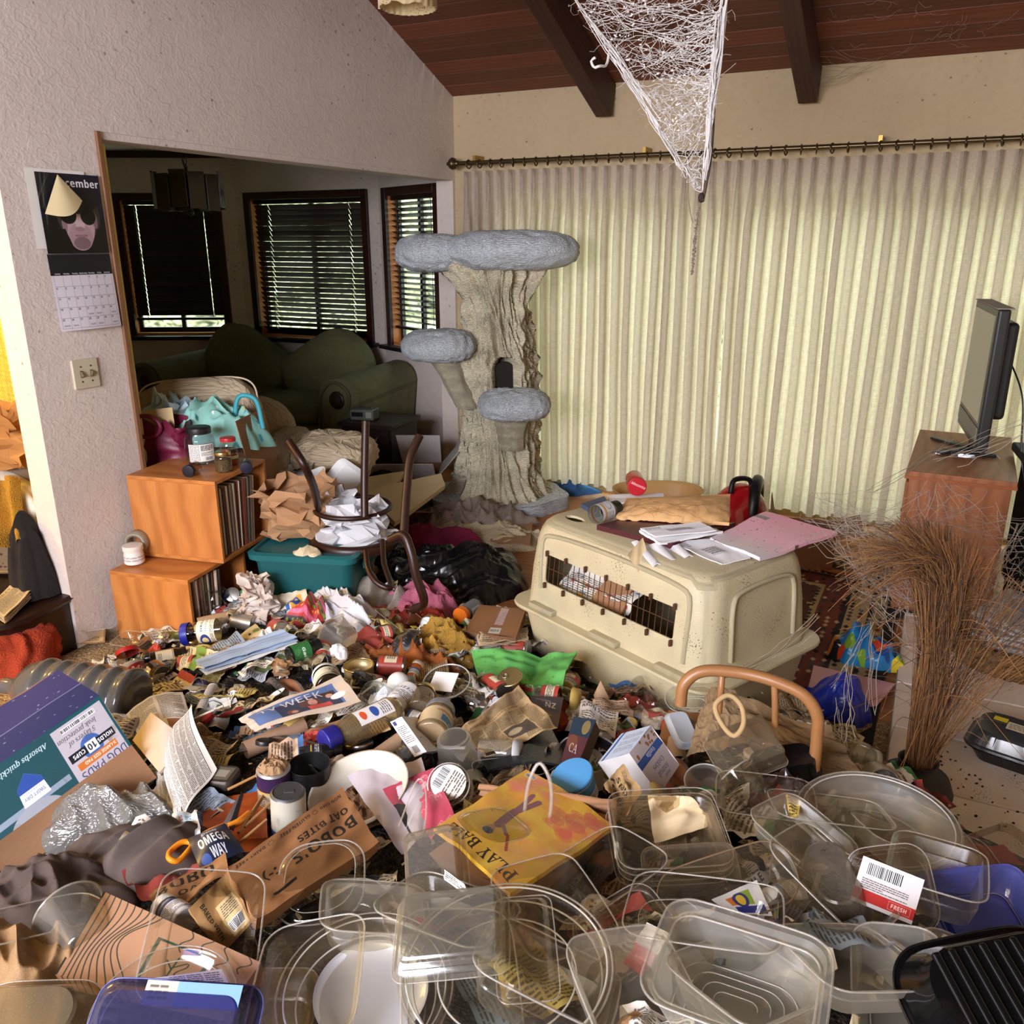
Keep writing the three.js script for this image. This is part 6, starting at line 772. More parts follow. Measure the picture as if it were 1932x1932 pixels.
MO('plastic_film', 'crumpled clear plastic packaging by the lower record crate', 'packaging', [-2.669,0.101,-2.414], 0.2, facet(mound(0.2, 0.12, 0.13, { seed: 101, amp: 0.05, f: 9, n: [60, 20] })), filmM, 'the crumpled clear packaging');
{ const t = thing('deli_tub', 'clear tub with a green lid facing out by the wall', 'tub'); mesh('body', lathe([[0, 0.0], [0.05, 0], [0.062, 0.12]], 32), MT.clear, t); mesh('lid', lathe([[0.06, 0.115], [0.066, 0.12], [0.066, 0.135], [0.055, 0.137], [0.05, 0.132], [0, 0.132]], 32), plain(40, 140, 60, 0.4), t); lay(t, [-3.139,0.084,-2.257], [-3.207,0.087,-2.144]); note(t, 'the green lidded tub'); }
function tub(name, label, cat, [a, b, c, d], h, { taper = 0.82, r = 0.03, mat = MT.clear, rimR = 0.002, ribs = 0, steps = 5, rimM, lip = 0.006, up = false, floor = true, inset = 0, cold } = {}, short) {
  a = V(a); b = V(b); c = V(c); d = V(d); const X = b.clone().sub(a).add(c.clone().sub(d)).multiplyScalar(0.5), Z0 = d.clone().sub(a).add(c.clone().sub(b)).multiplyScalar(0.5), w = X.length(), Y = Z0.clone().cross(X).normalize(); if (Y.y < 0) Y.negate();
  const x = X.clone().normalize(), z = x.clone().cross(Y).normalize(), dd = Math.abs(Z0.dot(z));
  const t = thing(name, label, cat); rimR *= 0.55; const m = new THREE.Matrix4().makeBasis(x, Y, z); t.quaternion.setFromRotationMatrix(m); t.position.copy(a.add(b).add(c).add(d).multiplyScalar(0.25));
  const s = up ? 1 : -1, rings = [rr(w + 2 * lip, dd + 2 * lip, r + lip, 0, 7), rr(w, dd, r, s * 0.002, 7)];
  for (let k = 1; k <= steps; k++) { const q = k / steps, tp = lerp(1, taper, q), o = ribs && k < steps ? (k % 2 ? 0.004 : -0.001) * ribs : 0; rings.push(rr(w * tp + o, dd * lerp(1, (dd - w * (1 - taper)) / dd, q) + o, r * lerp(1, 1.1, q), s * h * Math.pow(q, 0.9), 7)); }
  const L = rings[rings.length - 1], ins = (k, y) => L.map((p) => [p[0] * k, y, p[2] * k]); rings.push(ins(0.94, s * (h + 0.003))); if (inset) rings.push(ins(0.82, s * (h + 0.003)), ins(0.78, s * (h - inset))); rings.push(ins(0.4, s * (h + (inset ? -inset : 0.002))));
  mesh('body', loft(rings, { cap1: floor, ang: 0.5 }), mat, t);
  mesh('rim', tube(rr(w + 2 * lip, dd + 2 * lip, r + lip, 0, 5), rimR, 120, 6, true), rimM ?? rimW, t);
  if (cold) for (const k of cold) mesh('groove', tube(L.map((p) => [p[0] * k, s * (h - 0.001), p[2] * k]), rimR * 0.5, 90, 5, true), plain(232, 230, 224, 0.15, { transmission: 0.6, thickness: 0 }), t);
  t.size = [w, dd]; return short ? note(t, short) : t;
}
// sticker on a tub: rectangle in the tub's own axes
const sticker = (t, pr, x, y, z, w, h, rot = [0, 0, 0], rough = 0.5) => mesh('label', at(toRect(surf(6, 6, (u, v) => [(u - 0.5) * w, (v - 0.5) * h, 0]), pr), x, y, z, ...rot), pmat(pr, rough), t);
tub('berry_box', 'clear berry box lying open between green lid and crate', 'container', [[-3.191,0.108,-2.235], [-3.075,0.117,-2.312], [-2.950,0.088,-2.219], [-3.042,0.084,-2.127]], 0.07, { r: 0.015 }, 'the clear berry box');
const adP = pageP(200, 110, '#a9855c', (x, w, h) => { fillR(x, '#6f3f2c', 8, 8, 90, 94); ell(x, '#c98a3a', 60, 60, 28, 20); fillR(x, '#d9b27a', 104, 8, 90, 94); fillR(x, '#b9893f', 120, 30, 40, 30); textLines(x, 112, 66, 70, 30, 6); txt(x, 'COUPONS', 14, 24, 15, '#e6cf9c', { bold: true }); });
SH('advert_sheet', 'brown food advert sheet lying flat on the carpet', 'leaflet', [[-3.355,0.001,-2.152], [-3.097,0.046,-2.257], [-2.972,0.035,-2.148], [-3.236,0.018,-2.004]], { off: wavy(0.006, 2) }, adP, 'the brown advert sheet');
// open book pages and a clear case
const pgP = print(260, 260, (x, w, h) => { fillR(x, '#d9d4cf', 0, 0, w, h); textLines(x, 14, 14, 108, 236, 6.5); textLines(x, 138, 14, 108, 150, 6.5); fillR(x, '#8b5a3a', 150, 176, 80, 60); });
SH('magazine_page', 'open white magazine page spread beside the navy carton', 'magazine', [[-1.945,0.351,-1.435], [-1.872,0.364,-1.579], [-1.623,0.388,-1.395], [-1.801,0.339,-1.363]], { n: [20, 16], off: (u, v) => 0.03 * Math.sin(u * 3) + 0.006 * nz(u * 4, v * 4) }, pgP, 'the open magazine pages');
const listP = print(160, 300, (x, w, h) => { fillR(x, '#dcd9d2', 0, 0, w, h); for (let i = 0; i < 6; i++) textLines(x, 8 + i * 22, 10, 19, 282, 4.5, 'rgba(40,40,40,.8)'); fillR(x, '#111', 138, 10, 2, 280); });
SH('magazine_page', 'long curling page of small print below the open pages', 'magazine', [[-1.651,0.375,-1.326], [-1.714,0.416,-1.477], [-1.435,0.431,-1.273], [-1.349,0.415,-1.085]].map((p, i, a) => a[[0, 1, 2, 3][i]]), { n: [24, 20], off: (u, v) => 0.035 * Math.sin(v * 2.6) + 0.01 * Math.sin(u * 5) }, listP, 'the long small-print page');
SH('magazine_page', 'torn page corner hanging under the long small-print page', 'magazine', [[-1.640,0.359,-1.279], [-1.496,0.405,-1.228], [-1.343,0.415,-1.092], [-1.548,0.375,-1.179]], { off: wavy(0.02, 4) }, listP);
{ const g = surf(40, 10, (u, v) => { const a = u * 5.5, r = 0.016 + u * 0.006; return [r * Math.cos(a), v * 0.15, r * Math.sin(a)]; }); const o = solo('rolled_page', 'rolled page of printed text sticking up from the pages', 'paper', toRect(g, pgP), pmat(pgP)); lay(o, [-1.772,0.341,-1.547], [-1.882,0.336,-1.729]); }
SH('plastic_case', 'glossy cream plastic case lying on the open pages', 'case', [[-1.760,0.394,-1.305], [-1.808,0.408,-1.410], [-1.584,0.429,-1.332], [-1.542,0.426,-1.201]], { th: 0.012, n: [6, 6] }, plain(206, 192, 176, 0.15, { clearcoat: 1 }), 'the glossy cream case');
// papers beyond
const blueP = pageP(240, 60, '#a9bcd4', (x, w, h) => { for (let k = 0; k < 26; k++) { fillR(x, `rgba(70,90,130,${rnd(0.1, 0.4)})`, 0, rnd(h), w, rnd(0.5, 2)); } });
for (const [k, l] of ['topmost pale blue folded sheet of the long paper stack', 'middle pale blue sheet in the long paper stack', 'lowest white sheet under the long pale blue stack'].entries()) SH('folded_sheet', l, 'paper', [[-2.117,0.260,-1.859], [-1.949,0.302,-2.108], [-1.879,0.290,-2.104], [-2.044,0.265,-1.826]], { th: 0.004, n: [20, 6], off: (u, v) => (2 - k) * 0.014 + 0.006 * nz(u * 5 + k, v * 3, k) }, k === 2 ? MT.paper : blueP, k ? null : 'the pale blue sheets');
const couP = pageP(160, 90, '#d8d0ac', (x, w, h) => { fillR(x, '#7aa04a', 0, 40, w, 24); fillR(x, '#e8e0c0', 8, 8, 60, 26); textLines(x, 76, 10, 76, 24, 6); textLines(x, 8, 70, 140, 16, 5); });
SH('coupon_leaflet', 'yellow and green coupon leaflet beside the dark jars', 'leaflet', [[-2.215,0.231,-1.854], [-2.477,0.157,-2.109], [-2.093,0.290,-1.937], [-2.048,0.284,-1.826]], { off: wavy(0.02, 5) }, couP, 'the green coupon leaflet');
const winP = pageP(200, 90, '#cfc49c', (x, w, h) => { for (let k = 0; k < 8; k++) fillR(x, pick(['#8a6a3a', '#7a8a4a', '#b08a4a', '#54513f']), rnd(w), rnd(h), rnd(10, 40), rnd(6, 18)); textLines(x, 8, 8, 90, 70, 6); });
SH('coupon_leaflet', 'long tan leaflet above the pale blue sheets', 'leaflet', [[-2.338,0.157,-2.107], [-2.283,0.187,-2.312], [-2.068,0.283,-2.143], [-2.092,0.269,-1.928]], { off: wavy(0.015, 7) }, winP);
const orgP = pageP(200, 140, '#d8ccb0', (x, w, h) => { fillR(x, '#e0a03c', 108, 30, 60, 80); ell(x, '#2c4f9a', 132, 66, 26, 30); ell(x, '#d8ccb0', 134, 60, 14, 18); fillR(x, '#3a6ab0', 74, 40, 26, 70); txt(x, 'ORGANICS', 82, 106, 14, '#fff', { rot: -PI / 2, bold: true }); txt(x, 'Dried fruit', 20, 60, 15, '#8a8474', { ital: true }); });
SH('snack_pouch', 'cream snack pouch with an orange and blue logo square', 'pouch', [[-2.409,0.203,-2.532], [-2.274,0.225,-2.624], [-2.193,0.180,-2.544], [-2.286,0.179,-2.413]], { n: [16, 12], off: wavy(0.03, 3) }, orgP, 'the cream snack pouch');
MO('plastic_bag', 'thin white carrier bag standing up in front of the teal bin', 'plastic bag', [-2.402,0.133,-2.466], 0.3, bagGeo(0.15, 0.2, 0.1, { seed: 120, am: 0.035, open: 0.5, flat: false, n: [60, 30] }), M({ color: C(240, 228, 218), transmission: 0.4, thickness: 0, roughness: 0.4 }), 'the standing white bag');
MO('plastic_bag', 'big glossy white plastic bag slumped below the teal bin', 'plastic bag', [-2.088,0.118,-2.597], -0.3, mound(0.24, 0.14, 0.15, { seed: 124, amp: 0.04, f: 9, dir: [0.6, 1.3] }), M({ color: C(228, 228, 234), roughness: 0.3, transmission: 0.2, thickness: 0 }), 'the glossy white bag');
function can(name, label, { h = 0.12, r = 0.033, pr, col, top = MT.steel, crush = 0, open } = {}) { const t = thing(name, label, 'can'); let g = new THREE.CylinderGeometry(r, r, h * 0.9, 28, 10, true).translate(0, h / 2, 0); if (crush) warp(g, (x, y, z) => { const k = 1 - crush * Math.pow(Math.sin(y / h * PI), 2) * (0.6 + nz(x * 40, y * 30, z * 40)); return [x * k, y, z * (2 - k)]; }); if (pr) toRect(g, pr); mesh('body', g, pr ? pmat(pr, 0.3, { metalness: 0.3 }) : col, t); mesh('top', lathe([[r, h * 0.95], [r * 0.9, h], [r * 0.85, h], [r * 0.83, h * 0.985], ...(open ? [[r * 0.83, h * 0.8]] : [[0, h * 0.985]])], 28), top, t); mesh('base', lathe([[r, h * 0.05], [r * 0.85, 0], [0, 0.004]], 28), top, t); if (!open) mesh('pull_tab', rbox(0.012, 0.002, 0.022, 0.002).translate(0, h * 0.99, 0.003), top, t); return t; }
const redCan = print(160, 90, (x, w, h) => { fillR(x, '#c8584c', 0, 0, w, h); ell(x, '#5a3a6a', 60, 30, 30, 16); txt(x, 'soda', 40, 60, 26, '#f0e4e4', { bold: true }); });
note(lay(can('soda_can', 'crushed red soda can below the cream snack pouch', { pr: redCan, crush: 0.35 }), [-2.205,0.183,-2.339], [-1.960,0.277,-2.179]), 'the crushed red can');
const giftP = pageP(180, 160, '#b03a3a', (x, w, h) => { const cs = ['#c83a3a', '#7aa83a', '#e07aa0', '#d8c04a', '#3a2a3a', '#e86a8a']; for (let k = 0; k < 14; k++) { x.save(); x.translate(90, 60); x.rotate(-0.5); fillR(x, cs[k % 6], -160, -120 + k * 18, 320, 12); for (let q = 0; q < 24; q++) ell(x, cs[(k + 3) % 6], -150 + q * 13, -114 + k * 18, 3, 3); x.restore(); } fillR(x, '#c02030', 0, 120, w, 40); for (let q = 0; q < 20; q++) ell(x, '#f0e8e8', rnd(w), 124 + rnd(34), 4, 4); });
MO('gift_bag', 'bright pink, green and red striped gift bag crumpled in the heap', 'gift bag', [-2.148,0.133,-2.493], 0.5, facet(mound(0.11, 0.09, 0.13, { seed: 130, amp: 0.05, f: 8, n: [40, 14], uvs: 1 })), giftP, 'the striped gift bag');
tub('ice_cream_tub', 'translucent tub tipped over below the striped gift bag', 'tub', [[-1.810,0.354,-2.127], [-1.805,0.356,-2.248], [-1.841,0.245,-2.290], [-1.855,0.251,-2.197]], 0.09, { mat: MT.frost, r: 0.02 });
const greenP = print(160, 80, (x, w, h) => { fillR(x, '#2c6a34', 0, 0, w, h); for (let k = 0; k < 20; k++) { x.strokeStyle = 'rgba(170,210,150,.5)'; x.beginPath(); x.arc(rnd(w), rnd(h), rnd(3, 9), 0, 7); x.stroke(); } txt(x, 'Garden', 60, 40, 18, '#e8f0e0', { bold: true }); });
note(lay(jar('supplement_bottle', 'dark bottle with a green label lying mid heap', 'bottle', { h: 0.12, r: 0.032, neck: 0.026, lidH: 0.022, lidR: 0.028, body: plain(20, 30, 22, 0.2), lid: plain(18, 22, 20, 0.4), print: greenP, band: [0.12, 0.78] }), [-1.840,0.296,-2.002], [-1.800,0.297,-2.091], 1), 'the green labelled bottle');
const appleP = print(180, 120, (x, w, h) => { fillR(x, '#e4e0cc', 0, 0, w, h); fillR(x, '#6a8a3a', 0, 96, w, 10); ell(x, '#6a2a20', 70, 84, 26, 14); ell(x, '#7a3626', 110, 86, 20, 12); x.save(); x.translate(90, 40); x.rotate(PI); txt(x, 'EDAMAME', 0, 8, 20, '#333', { align: 'center', bold: true, font: 'serif' }); x.restore(); textLines(x, 40, 50, 100, 14, 6); });
note(lay(jar('spread_jar', 'dark jar with a white lid and cream label tilted towards the viewer', 'jar', { h: 0.13, r: 0.041, neck: 0.038, lidH: 0.02, lidR: 0.043, body: plain(34, 26, 16, 0.12), lid: plain(230, 228, 222, 0.4), print: appleP, band: [0.1, 0.8] }), [-1.461,0.394,-1.754], [-1.677,0.331,-1.974], 2.6), 'the white lidded dark jar');
MO('tissue', 'crumpled white tissue right of the white lidded dark jar', 'tissue', [-1.732,0.249,-2.134], 0, facet(warp(new THREE.IcosahedronGeometry(0.034, 3), (x, y, z) => { const k = 1 + 0.5 * nz(x * 50, y * 50, z * 50); return [x * k, y * k, z * k]; })), plain(232, 228, 224, 0.9), null, 0.02);
// cloths
MO('towel', 'red and orange towel bunched behind the yellow towel', 'towel', [-1.764,0.101,-2.683], 0.4, mound(0.2, 0.13, 0.08, { seed: 140, amp: 0.05, f: 13, dir: [1, 1] }), cloth(150, 40, 28), 'the red towel');
MO('towel', 'mustard yellow stained towel beside the green bag', 'towel', [-1.490,0.198,-2.479], -0.3, mound(0.17, 0.11, 0.075, { seed: 143, amp: 0.045, f: 13, dir: [1, 1] }), cloth(196, 150, 60), 'the yellow towel');
MO('towel', 'orange striped cloth edge in front of the red towel', 'towel', [-1.580,0.215,-2.312], 0.1, mound(0.2, 0.05, 0.06, { seed: 147, amp: 0.03, f: 14 }), cloth(196, 112, 48));
MO('sweater', 'pink knitted sweater lying by the black trash bags', 'sweater', [-1.875,0.100,-2.926], 0.5, mound(0.18, 0.14, 0.1, { seed: 150, amp: 0.045, f: 9 }), cloth(224, 122, 150), 'the pink sweater');
MO('towel', 'off-white towel crumpled left of the pink sweater', 'towel', [-2.090,0.102,-2.848], 0.1, mound(0.2, 0.13, 0.13, { seed: 153, amp: 0.045, f: 8 }), cloth(196, 184, 168), 'the off-white towel');
MO('paper_litter', 'tan torn paper bags under the upturned chair legs', 'paper', [-2.437,0.000,-3.264], 0.3, facet(mound(0.22, 0.14, 0.14, { seed: 156, amp: 0.07, f: 10, n: [46, 16] })), plain(190, 172, 146, 0.85));
lay(can('soda_can', 'yellow and silver soda can end-on in the towels', { col: plain(206, 196, 90, 0.3, { metalness: 0.5 }) }), [-1.709,0.150,-2.723], [-1.578,0.272,-2.406]);
const tubY = tub('deli_tub', 'clear square tub with a yellow price sticker by the pink sweater', 'tub', [[-1.728,0.315,-2.450], [-1.735,0.200,-2.705], [-1.552,0.270,-2.415], [-1.641,0.278,-2.333]], 0.07, { r: 0.015 }, 'the yellow stickered tub'); mesh('price_sticker', box(0.03, 0.001, 0.016, -0.02, 0.006, 0.06), plain(222, 204, 50, 0.5), tubY);
const pillP = print(140, 80, (x, w, h) => { fillR(x, '#b9bcbe', 0, 0, w, h); textLines(x, 10, 12, 120, 56, 8); });
note(lay(jar('pill_bottle', 'clear bottle with an orange cap lying by the mailer box', 'bottle', { h: 0.13, r: 0.033, neck: 0.03, lidH: 0.028, lidR: 0.036, body: plain(150, 154, 160, 0.2, { transmission: 0.5, thickness: 0 }), lid: plain(232, 122, 30, 0.4), print: pillP, band: [0.2, 0.8, 3.5] }), [-1.624,0.150,-2.943], [-1.631,0.150,-2.750], 0.4), 'the orange capped bottle');
const mailP = print(240, 150, (x, w, h) => { fillR(x, '#a9774f', 0, 0, w, h); x.strokeStyle = '#8a5f3e'; x.strokeRect(14, 6, w - 28, h - 12); fillR(x, '#ded6d2', 118, 8, 40, 90); x.strokeStyle = '#c46a6a'; x.lineWidth = 2; for (let k = 0; k < 12; k++) { x.beginPath(); x.moveTo(118, 20 + k * 8); x.lineTo(158, 8 + k * 8); x.stroke(); } fillR(x, '#e6e0da', 108, 112, 52, 30); txt(x, 'H23-5', 112, 132, 15, '#222', { bold: true }); });
hexa('mailer_box', 'flat brown mailer box with a striped label against the pet crate', 'box', [-1.557,0.200,-2.857], [-1.354,0.210,-2.878], [-1.427,0.261,-2.496], [-1.584,0.130,-2.914], [mailP, MT.card, MT.card, MT.card, MT.card, MT.card], 'the mailer box');
for (let k = 0; k < 4; k++) SH('newspaper', ['folded cream newspaper fanned in front of the mailer box', 'cream newspaper under the fanned one by the mailer box', 'lower cream newspaper at the crate corner', 'grey card below the fanned newspapers'][k], 'newspaper', [[-1.385,0.246,-2.510], [-1.317,0.161,-2.790], [-1.210,0.226,-2.563], [-1.351,0.231,-2.454]], { th: 0.003, off: (u, v) => (3 - k) * 0.008 + 0.02 * nz(u * 3 + k, v * 2, k) }, k === 3 ? plain(150, 144, 140, 0.8) : pageP(110, 50, '#cdb894', (x, w, h) => textLines(x, 6, 6, 98, 40, 5)));
// green shopping bag
const gP = print(240, 140, (x, w, h) => { fillR(x, '#56a04e', 0, 0, w, h); x.save(); x.translate(190, 104); x.rotate(PI - 0.1); txt(x, 'FOODS Co', 0, 0, 24, '#e8f0e0', { align: 'center' }); x.restore(); fillR(x, '#b8342c', 130, 118, 100, 10); for (let k = 0; k < 30; k++) ell(x, '#1c3a18', rnd(w), rnd(h), 1.3, 1.1); });
SH('tote_bag', 'bright green fabric shopping bag draped against the pet crate', 'shopping bag', [[-1.294,0.271,-2.323], [-0.933,0.299,-2.405], [-0.902,0.287,-2.151], [-1.219,0.208,-2.239]], { n: [40, 30], th: 0.01, rough: 0.8, off: (u, v) => 0.05 * Math.pow(Math.abs(Math.sin(u * 4.2 + 0.4)), 0.8) * smoothstep(v, 0, 0.6) + 0.015 * nz(u * 7, v * 5, 2) + 0.012 * ridge(u * 5, v * 3, 5) }, gP, 'the green bag');
{ const t = thing('can_lid', 'round gold can lid resting on the green bag', 'can lid', [-1.034,0.369,-2.084], 0); t.rotation.set(0.35, 0, 0.1); mesh('disc', lathe([[0, 0.001], [0.02, 0.001], [0.021, 0.002], [0.03, 0.0015], [0.031, 0.003], [0.038, 0.002], [0.039, 0.004], [0.04, 0]], 32), plain(196, 176, 122, 0.35, { metalness: 0.9 }), t); mesh('pull_tab', new THREE.TorusGeometry(0.008, 0.0015, 6, 14).rotateX(PI / 2).translate(-0.015, 0.004, 0), MT.steel, t); }
const disc = (name, lab, cat, p, r, h, m, [rx, rz] = [0, 0], short, prof) => { const t = thing(name, lab, cat, p); t.rotation.set(rx, 0, rz); mesh('body', lathe(prof ?? [[0, 0.002], [r * 0.8, 0.002], [r * 0.84, h * 0.6], [r * 0.94, h * 0.6], [r * 0.97, h], [r, h * 0.9], [r, 0]], 48), m, t); mesh('rim', new THREE.TorusGeometry(r * 0.98, Math.max(0.002, r * 0.03), 6, 56).rotateX(PI / 2).translate(0, h * 0.85, 0), plain(228, 228, 224, 0.15, { transmission: 0.55, thickness: 0 }), t); return short ? note(t, short) : t; };
{ const t = disc('plastic_disc', 'round clear lid holding a white napkin square', 'lid', [-1.177,0.376,-1.950], 0.073, 0.018, MT.clear, [0.3, 0], 'the lid with the napkin'); mesh('napkin', box(0.075, 0.004, 0.075, -0.01, 0.012, 0).rotateY(0.2), MT.white, t); }
const pbP = print(200, 100, (x, w, h) => { fillR(x, '#d9c49a', 0, 0, w, h); fillR(x, '#2f7fb4', 40, 46, 110, 40); for (let k = 0; k < 8; k++) ell(x, '#b98a4a', rnd(30, 170), rnd(10, 40), 10, 6); txt(x, 'ORGANIC', 95, 62, 13, '#fff', { align: 'center', bold: true }); txt(x, 'NUT SPREAD', 95, 78, 13, '#fff', { align: 'center' }); });
note(lay(jar('nut_butter_jar', 'blue labelled nut butter jar with a clear lid mid heap', 'jar', { h: 0.16, r: 0.045, neck: 0.038, lidH: 0.03, lidR: 0.042, body: plain(196, 168, 128, 0.15, { transmission: 0.5, thickness: 0 }), lid: plain(180, 182, 186, 0.2, { transmission: 0.6, thickness: 0 }), print: pbP, band: [0.15, 0.75] }), [-1.032,0.425,-1.618], [-1.130,0.400,-1.865], 2.8), 'the blue labelled jar');
lay(jar('honey_jar', 'empty clear jar with brown residue left of the lid with napkin', 'jar', { h: 0.12, r: 0.04, neck: 0.034, lidH: 0.016, lidR: 0.037, body: plain(190, 170, 140, 0.08, { transmission: 0.8, thickness: 0 }), lid: MT.gold }), [-1.154,0.392,-1.754], [-1.220,0.386,-1.888], 0);
const supP = print(160, 100, (x, w, h) => { fillR(x, '#e8e8ea', 0, 0, w, h); textLines(x, 10, 10, 140, 40, 8); x.save(); x.rotate(-0.1); txt(x, 'Malolactin', 20, 84, 22, '#333', { ital: true, font: 'serif' }); x.restore(); });
note(lay(jar('supplement_bottle', 'white supplement bottle with cursive lettering lying mid heap', 'bottle', { h: 0.13, r: 0.036, neck: 0.028, lidH: 0.022, lidR: 0.03, body: plain(232, 232, 232, 0.4), lid: plain(236, 236, 236, 0.4), print: supP, band: [0.1, 0.8] }), [-1.229,0.401,-1.830], [-1.224,0.400,-1.722], 1.4), 'the white supplement bottle');
lay(jar('glass_cup', 'small open glass cup standing above the magazine cover', 'jar', { h: 0.075, r: 0.04, neck: 0.038, lidH: 0.002, lidR: 0.038, body: plain(226, 234, 228, 0.05, { transmission: 0.9, thickness: 0 }) }), [-1.326,0.371,-1.783], [-1.279,0.453,-1.722]);
MO('egg_cup', 'round white plastic dome beside the small glass cup', 'lid', [-1.308,0.363,-1.883], 0, new THREE.SphereGeometry(0.034, 24, 16), plain(226, 224, 220, 0.35), null, 0.02);
{ const t = thing('food_tin', 'open tin with a clear gold rim near the white lidded dark jar', 'can', [-1.598,0.244,-2.074]); mesh('body', lathe([[0, 0], [0.05, 0], [0.05, 0.04]], 36), plain(190, 170, 120, 0.4, { metalness: 0.5 }), t); mesh('rim', new THREE.TorusGeometry(0.05, 0.003, 6, 40).rotateX(PI / 2).translate(0, 0.04, 0), MT.gold, t); mesh('sticker', box(0.03, 0.001, 0.05, 0, 0.002, 0.0), plain(222, 190, 60, 0.5), t); }
// TV magazine cover
const tvP = print(420, 220, (x, w, h) => { fillR(x, '#cbb8a2', 0, 0, w, h); fillR(x, '#5a6e98', 30, 24, 340, 160); fillR(x, '#3a3f52', 120, 60, 240, 124); ell(x, '#5c4038', 250, 110, 46, 34); ell(x, '#c98e7e', 260, 108, 18, 22); fillR(x, '#c8524c', 230, 134, 90, 46); ell(x, '#4c3428', 330, 80, 26, 20); ell(x, '#c09684', 332, 92, 14, 16); ell(x, '#e0d8d4', 360, 120, 30, 24); ell(x, '#7a4a3c', 170, 150, 24, 22); ell(x, '#b98876', 176, 152, 12, 14); txt(x, 'TV WEEK', 60, 84, 62, '#cfc6bc', { sx: 1.05 }); grime(x, w, h, 40); });
SH('magazine', 'creased television guide cover reading TV WEEK', 'magazine', [[-1.535,0.413,-1.463], [-1.401,0.446,-1.734], [-1.293,0.416,-1.681], [-1.459,0.406,-1.443]], { n: [30, 14], rough: 0.5, off: (u, v) => 0.02 + 0.006 * Math.sin(u * 6) + 0.01 * nz(u * 3, v * 3, 8) }, tvP, 'the TV guide cover');
SH('kraft_paper', 'torn brown kraft paper under the television guide', 'paper', [[-1.405,0.367,-1.557], [-1.300,0.383,-1.732], [-1.226,0.379,-1.728], [-1.339,0.363,-1.541]], { off: wavy(0.02, 9) }, plain(150, 108, 72, 0.85));
// squeeze bottle
{ const t = thing('squeeze_bottle', 'clear squeeze bottle with a blue cap lying diagonally', 'bottle'); mesh('body', lathe([[0, 0], [0.036, 0], [0.042, 0.02], [0.042, 0.15], [0.03, 0.18], [0.026, 0.2]], 30), plain(206, 190, 150, 0.1, { transmission: 0.85, thickness: 0 }), t); mesh('cap', lathe([[0.028, 0.19], [0.034, 0.195], [0.034, 0.23], [0.03, 0.235], [0, 0.235]], 26), plain(36, 34, 120, 0.4), t); const lp = print(60, 120, (x, w, h) => { fillR(x, '#e6e2de', 0, 0, w, h); ell(x, '#d8542c', 30, 22, 16, 10); ell(x, '#2c4f9a', 30, 60, 20, 12); textLines(x, 8, 80, 44, 30, 7); }); mesh('label', toRect(new THREE.CylinderGeometry(0.0432, 0.0432, 0.11, 12, 1, true, -0.6, 1.2).translate(0, 0.085, 0), lp), pmat(lp), t); lay(t, [-1.194,0.420,-1.705], [-1.267,0.421,-1.495], 2.4); note(t, 'the blue capped squeeze bottle'); }
{ const o = solo('cardboard_tube', 'brown cardboard tube end below the television guide', 'tube', lathe([[0.022, 0], [0.024, 0], [0.024, 0.17], [0.022, 0.17], [0.022, 0]], 28), plain(150, 118, 92, 0.8)); lay(o, [-1.490,0.367,-1.429], [-1.438,0.375,-1.542]); note(o, 'the cardboard tube'); }
const pillBoxP = print(90, 200, (x, w, h) => { fillR(x, '#d6d3d8', 0, 0, w, h); fillR(x, '#2a2f6a', 10, 8, 22, 22); textLines(x, 12, 44, 66, 90, 9); fillR(x, '#888', 20, 150, 40, 36); });
hexa('pill_carton', 'small white medicine carton standing diagonally in the heap', 'box', [-1.128,0.468,-1.579], [-1.096,0.488,-1.586], [-1.014,0.436,-1.514], [-1.154,0.401,-1.687], [pillBoxP, MT.white, filmM, MT.white, MT.white, MT.white], 'the white medicine carton');
// newspapers, books
const newsP = print(420, 380, (x, w, h) => { fillR(x, '#cbb084', 0, 0, w, h); txt(x, '2 rise in', 14, 40, 30, '#2a241c', { font: 'serif' }); txt(x, 'pounding expected in justice', 14, 110, 24, '#2a241c', { font: 'serif', ital: true }); for (let i = 0; i < 5; i++) textLines(x, 12 + i * 80, 130, 72, i === 2 ? 90 : 240, 6, 'rgba(50,42,32,.85)'); textLines(x, 150, 14, 250, 70, 6); fillR(x, '#5a5148', 172, 230, 150, 110); ell(x, '#b9a98c', 220, 280, 40, 26); fillR(x, '#2b2620', 14, 352, 80, 20); grime(x, w, h, 50); });
SH('newspaper', 'large yellowed newspaper page with a torn centre', 'newspaper', [[-0.973,0.438,-1.669], [-0.985,0.376,-2.044], [-0.761,0.416,-1.818], [-0.857,0.439,-1.586]].map((p) => p), { n: [24, 20], off: wavy(0.016, 12) }, newsP, 'the yellowed newspaper');
const seaP = print(300, 220, (x, w, h) => { fillR(x, '#23262a', 0, 0, w, h); for (let k = 0; k < 90; k++) { x.strokeStyle = `rgba(${pick(['150,140,120', '80,84,88', '190,176,140'])},.5)`; x.lineWidth = rnd(1, 3); x.beginPath(); const X = rnd(100, w), Y = rnd(h); x.moveTo(X, Y); x.lineTo(X + rnd(10, 30), Y - rnd(6, 20)); x.stroke(); } x.save(); x.translate(60, 40); x.rotate(PI / 2); txt(x, 'sea', 0, 0, 40, '#e8e4dc', { bold: true }); txt(x, 'Dreams', 4, 24, 14, '#e8e4dc'); x.restore(); });
SH('magazine', 'dark nature magazine with the word sea under the newspaper', 'magazine', [[-0.888,0.417,-1.618], [-0.820,0.369,-1.895], [-0.662,0.412,-1.673], [-0.836,0.420,-1.568]], { th: 0.006, rough: 0.3, n: [16, 12], off: (u, v) => 0.02 * Math.sin(u * 3) }, seaP, 'the dark sea magazine');
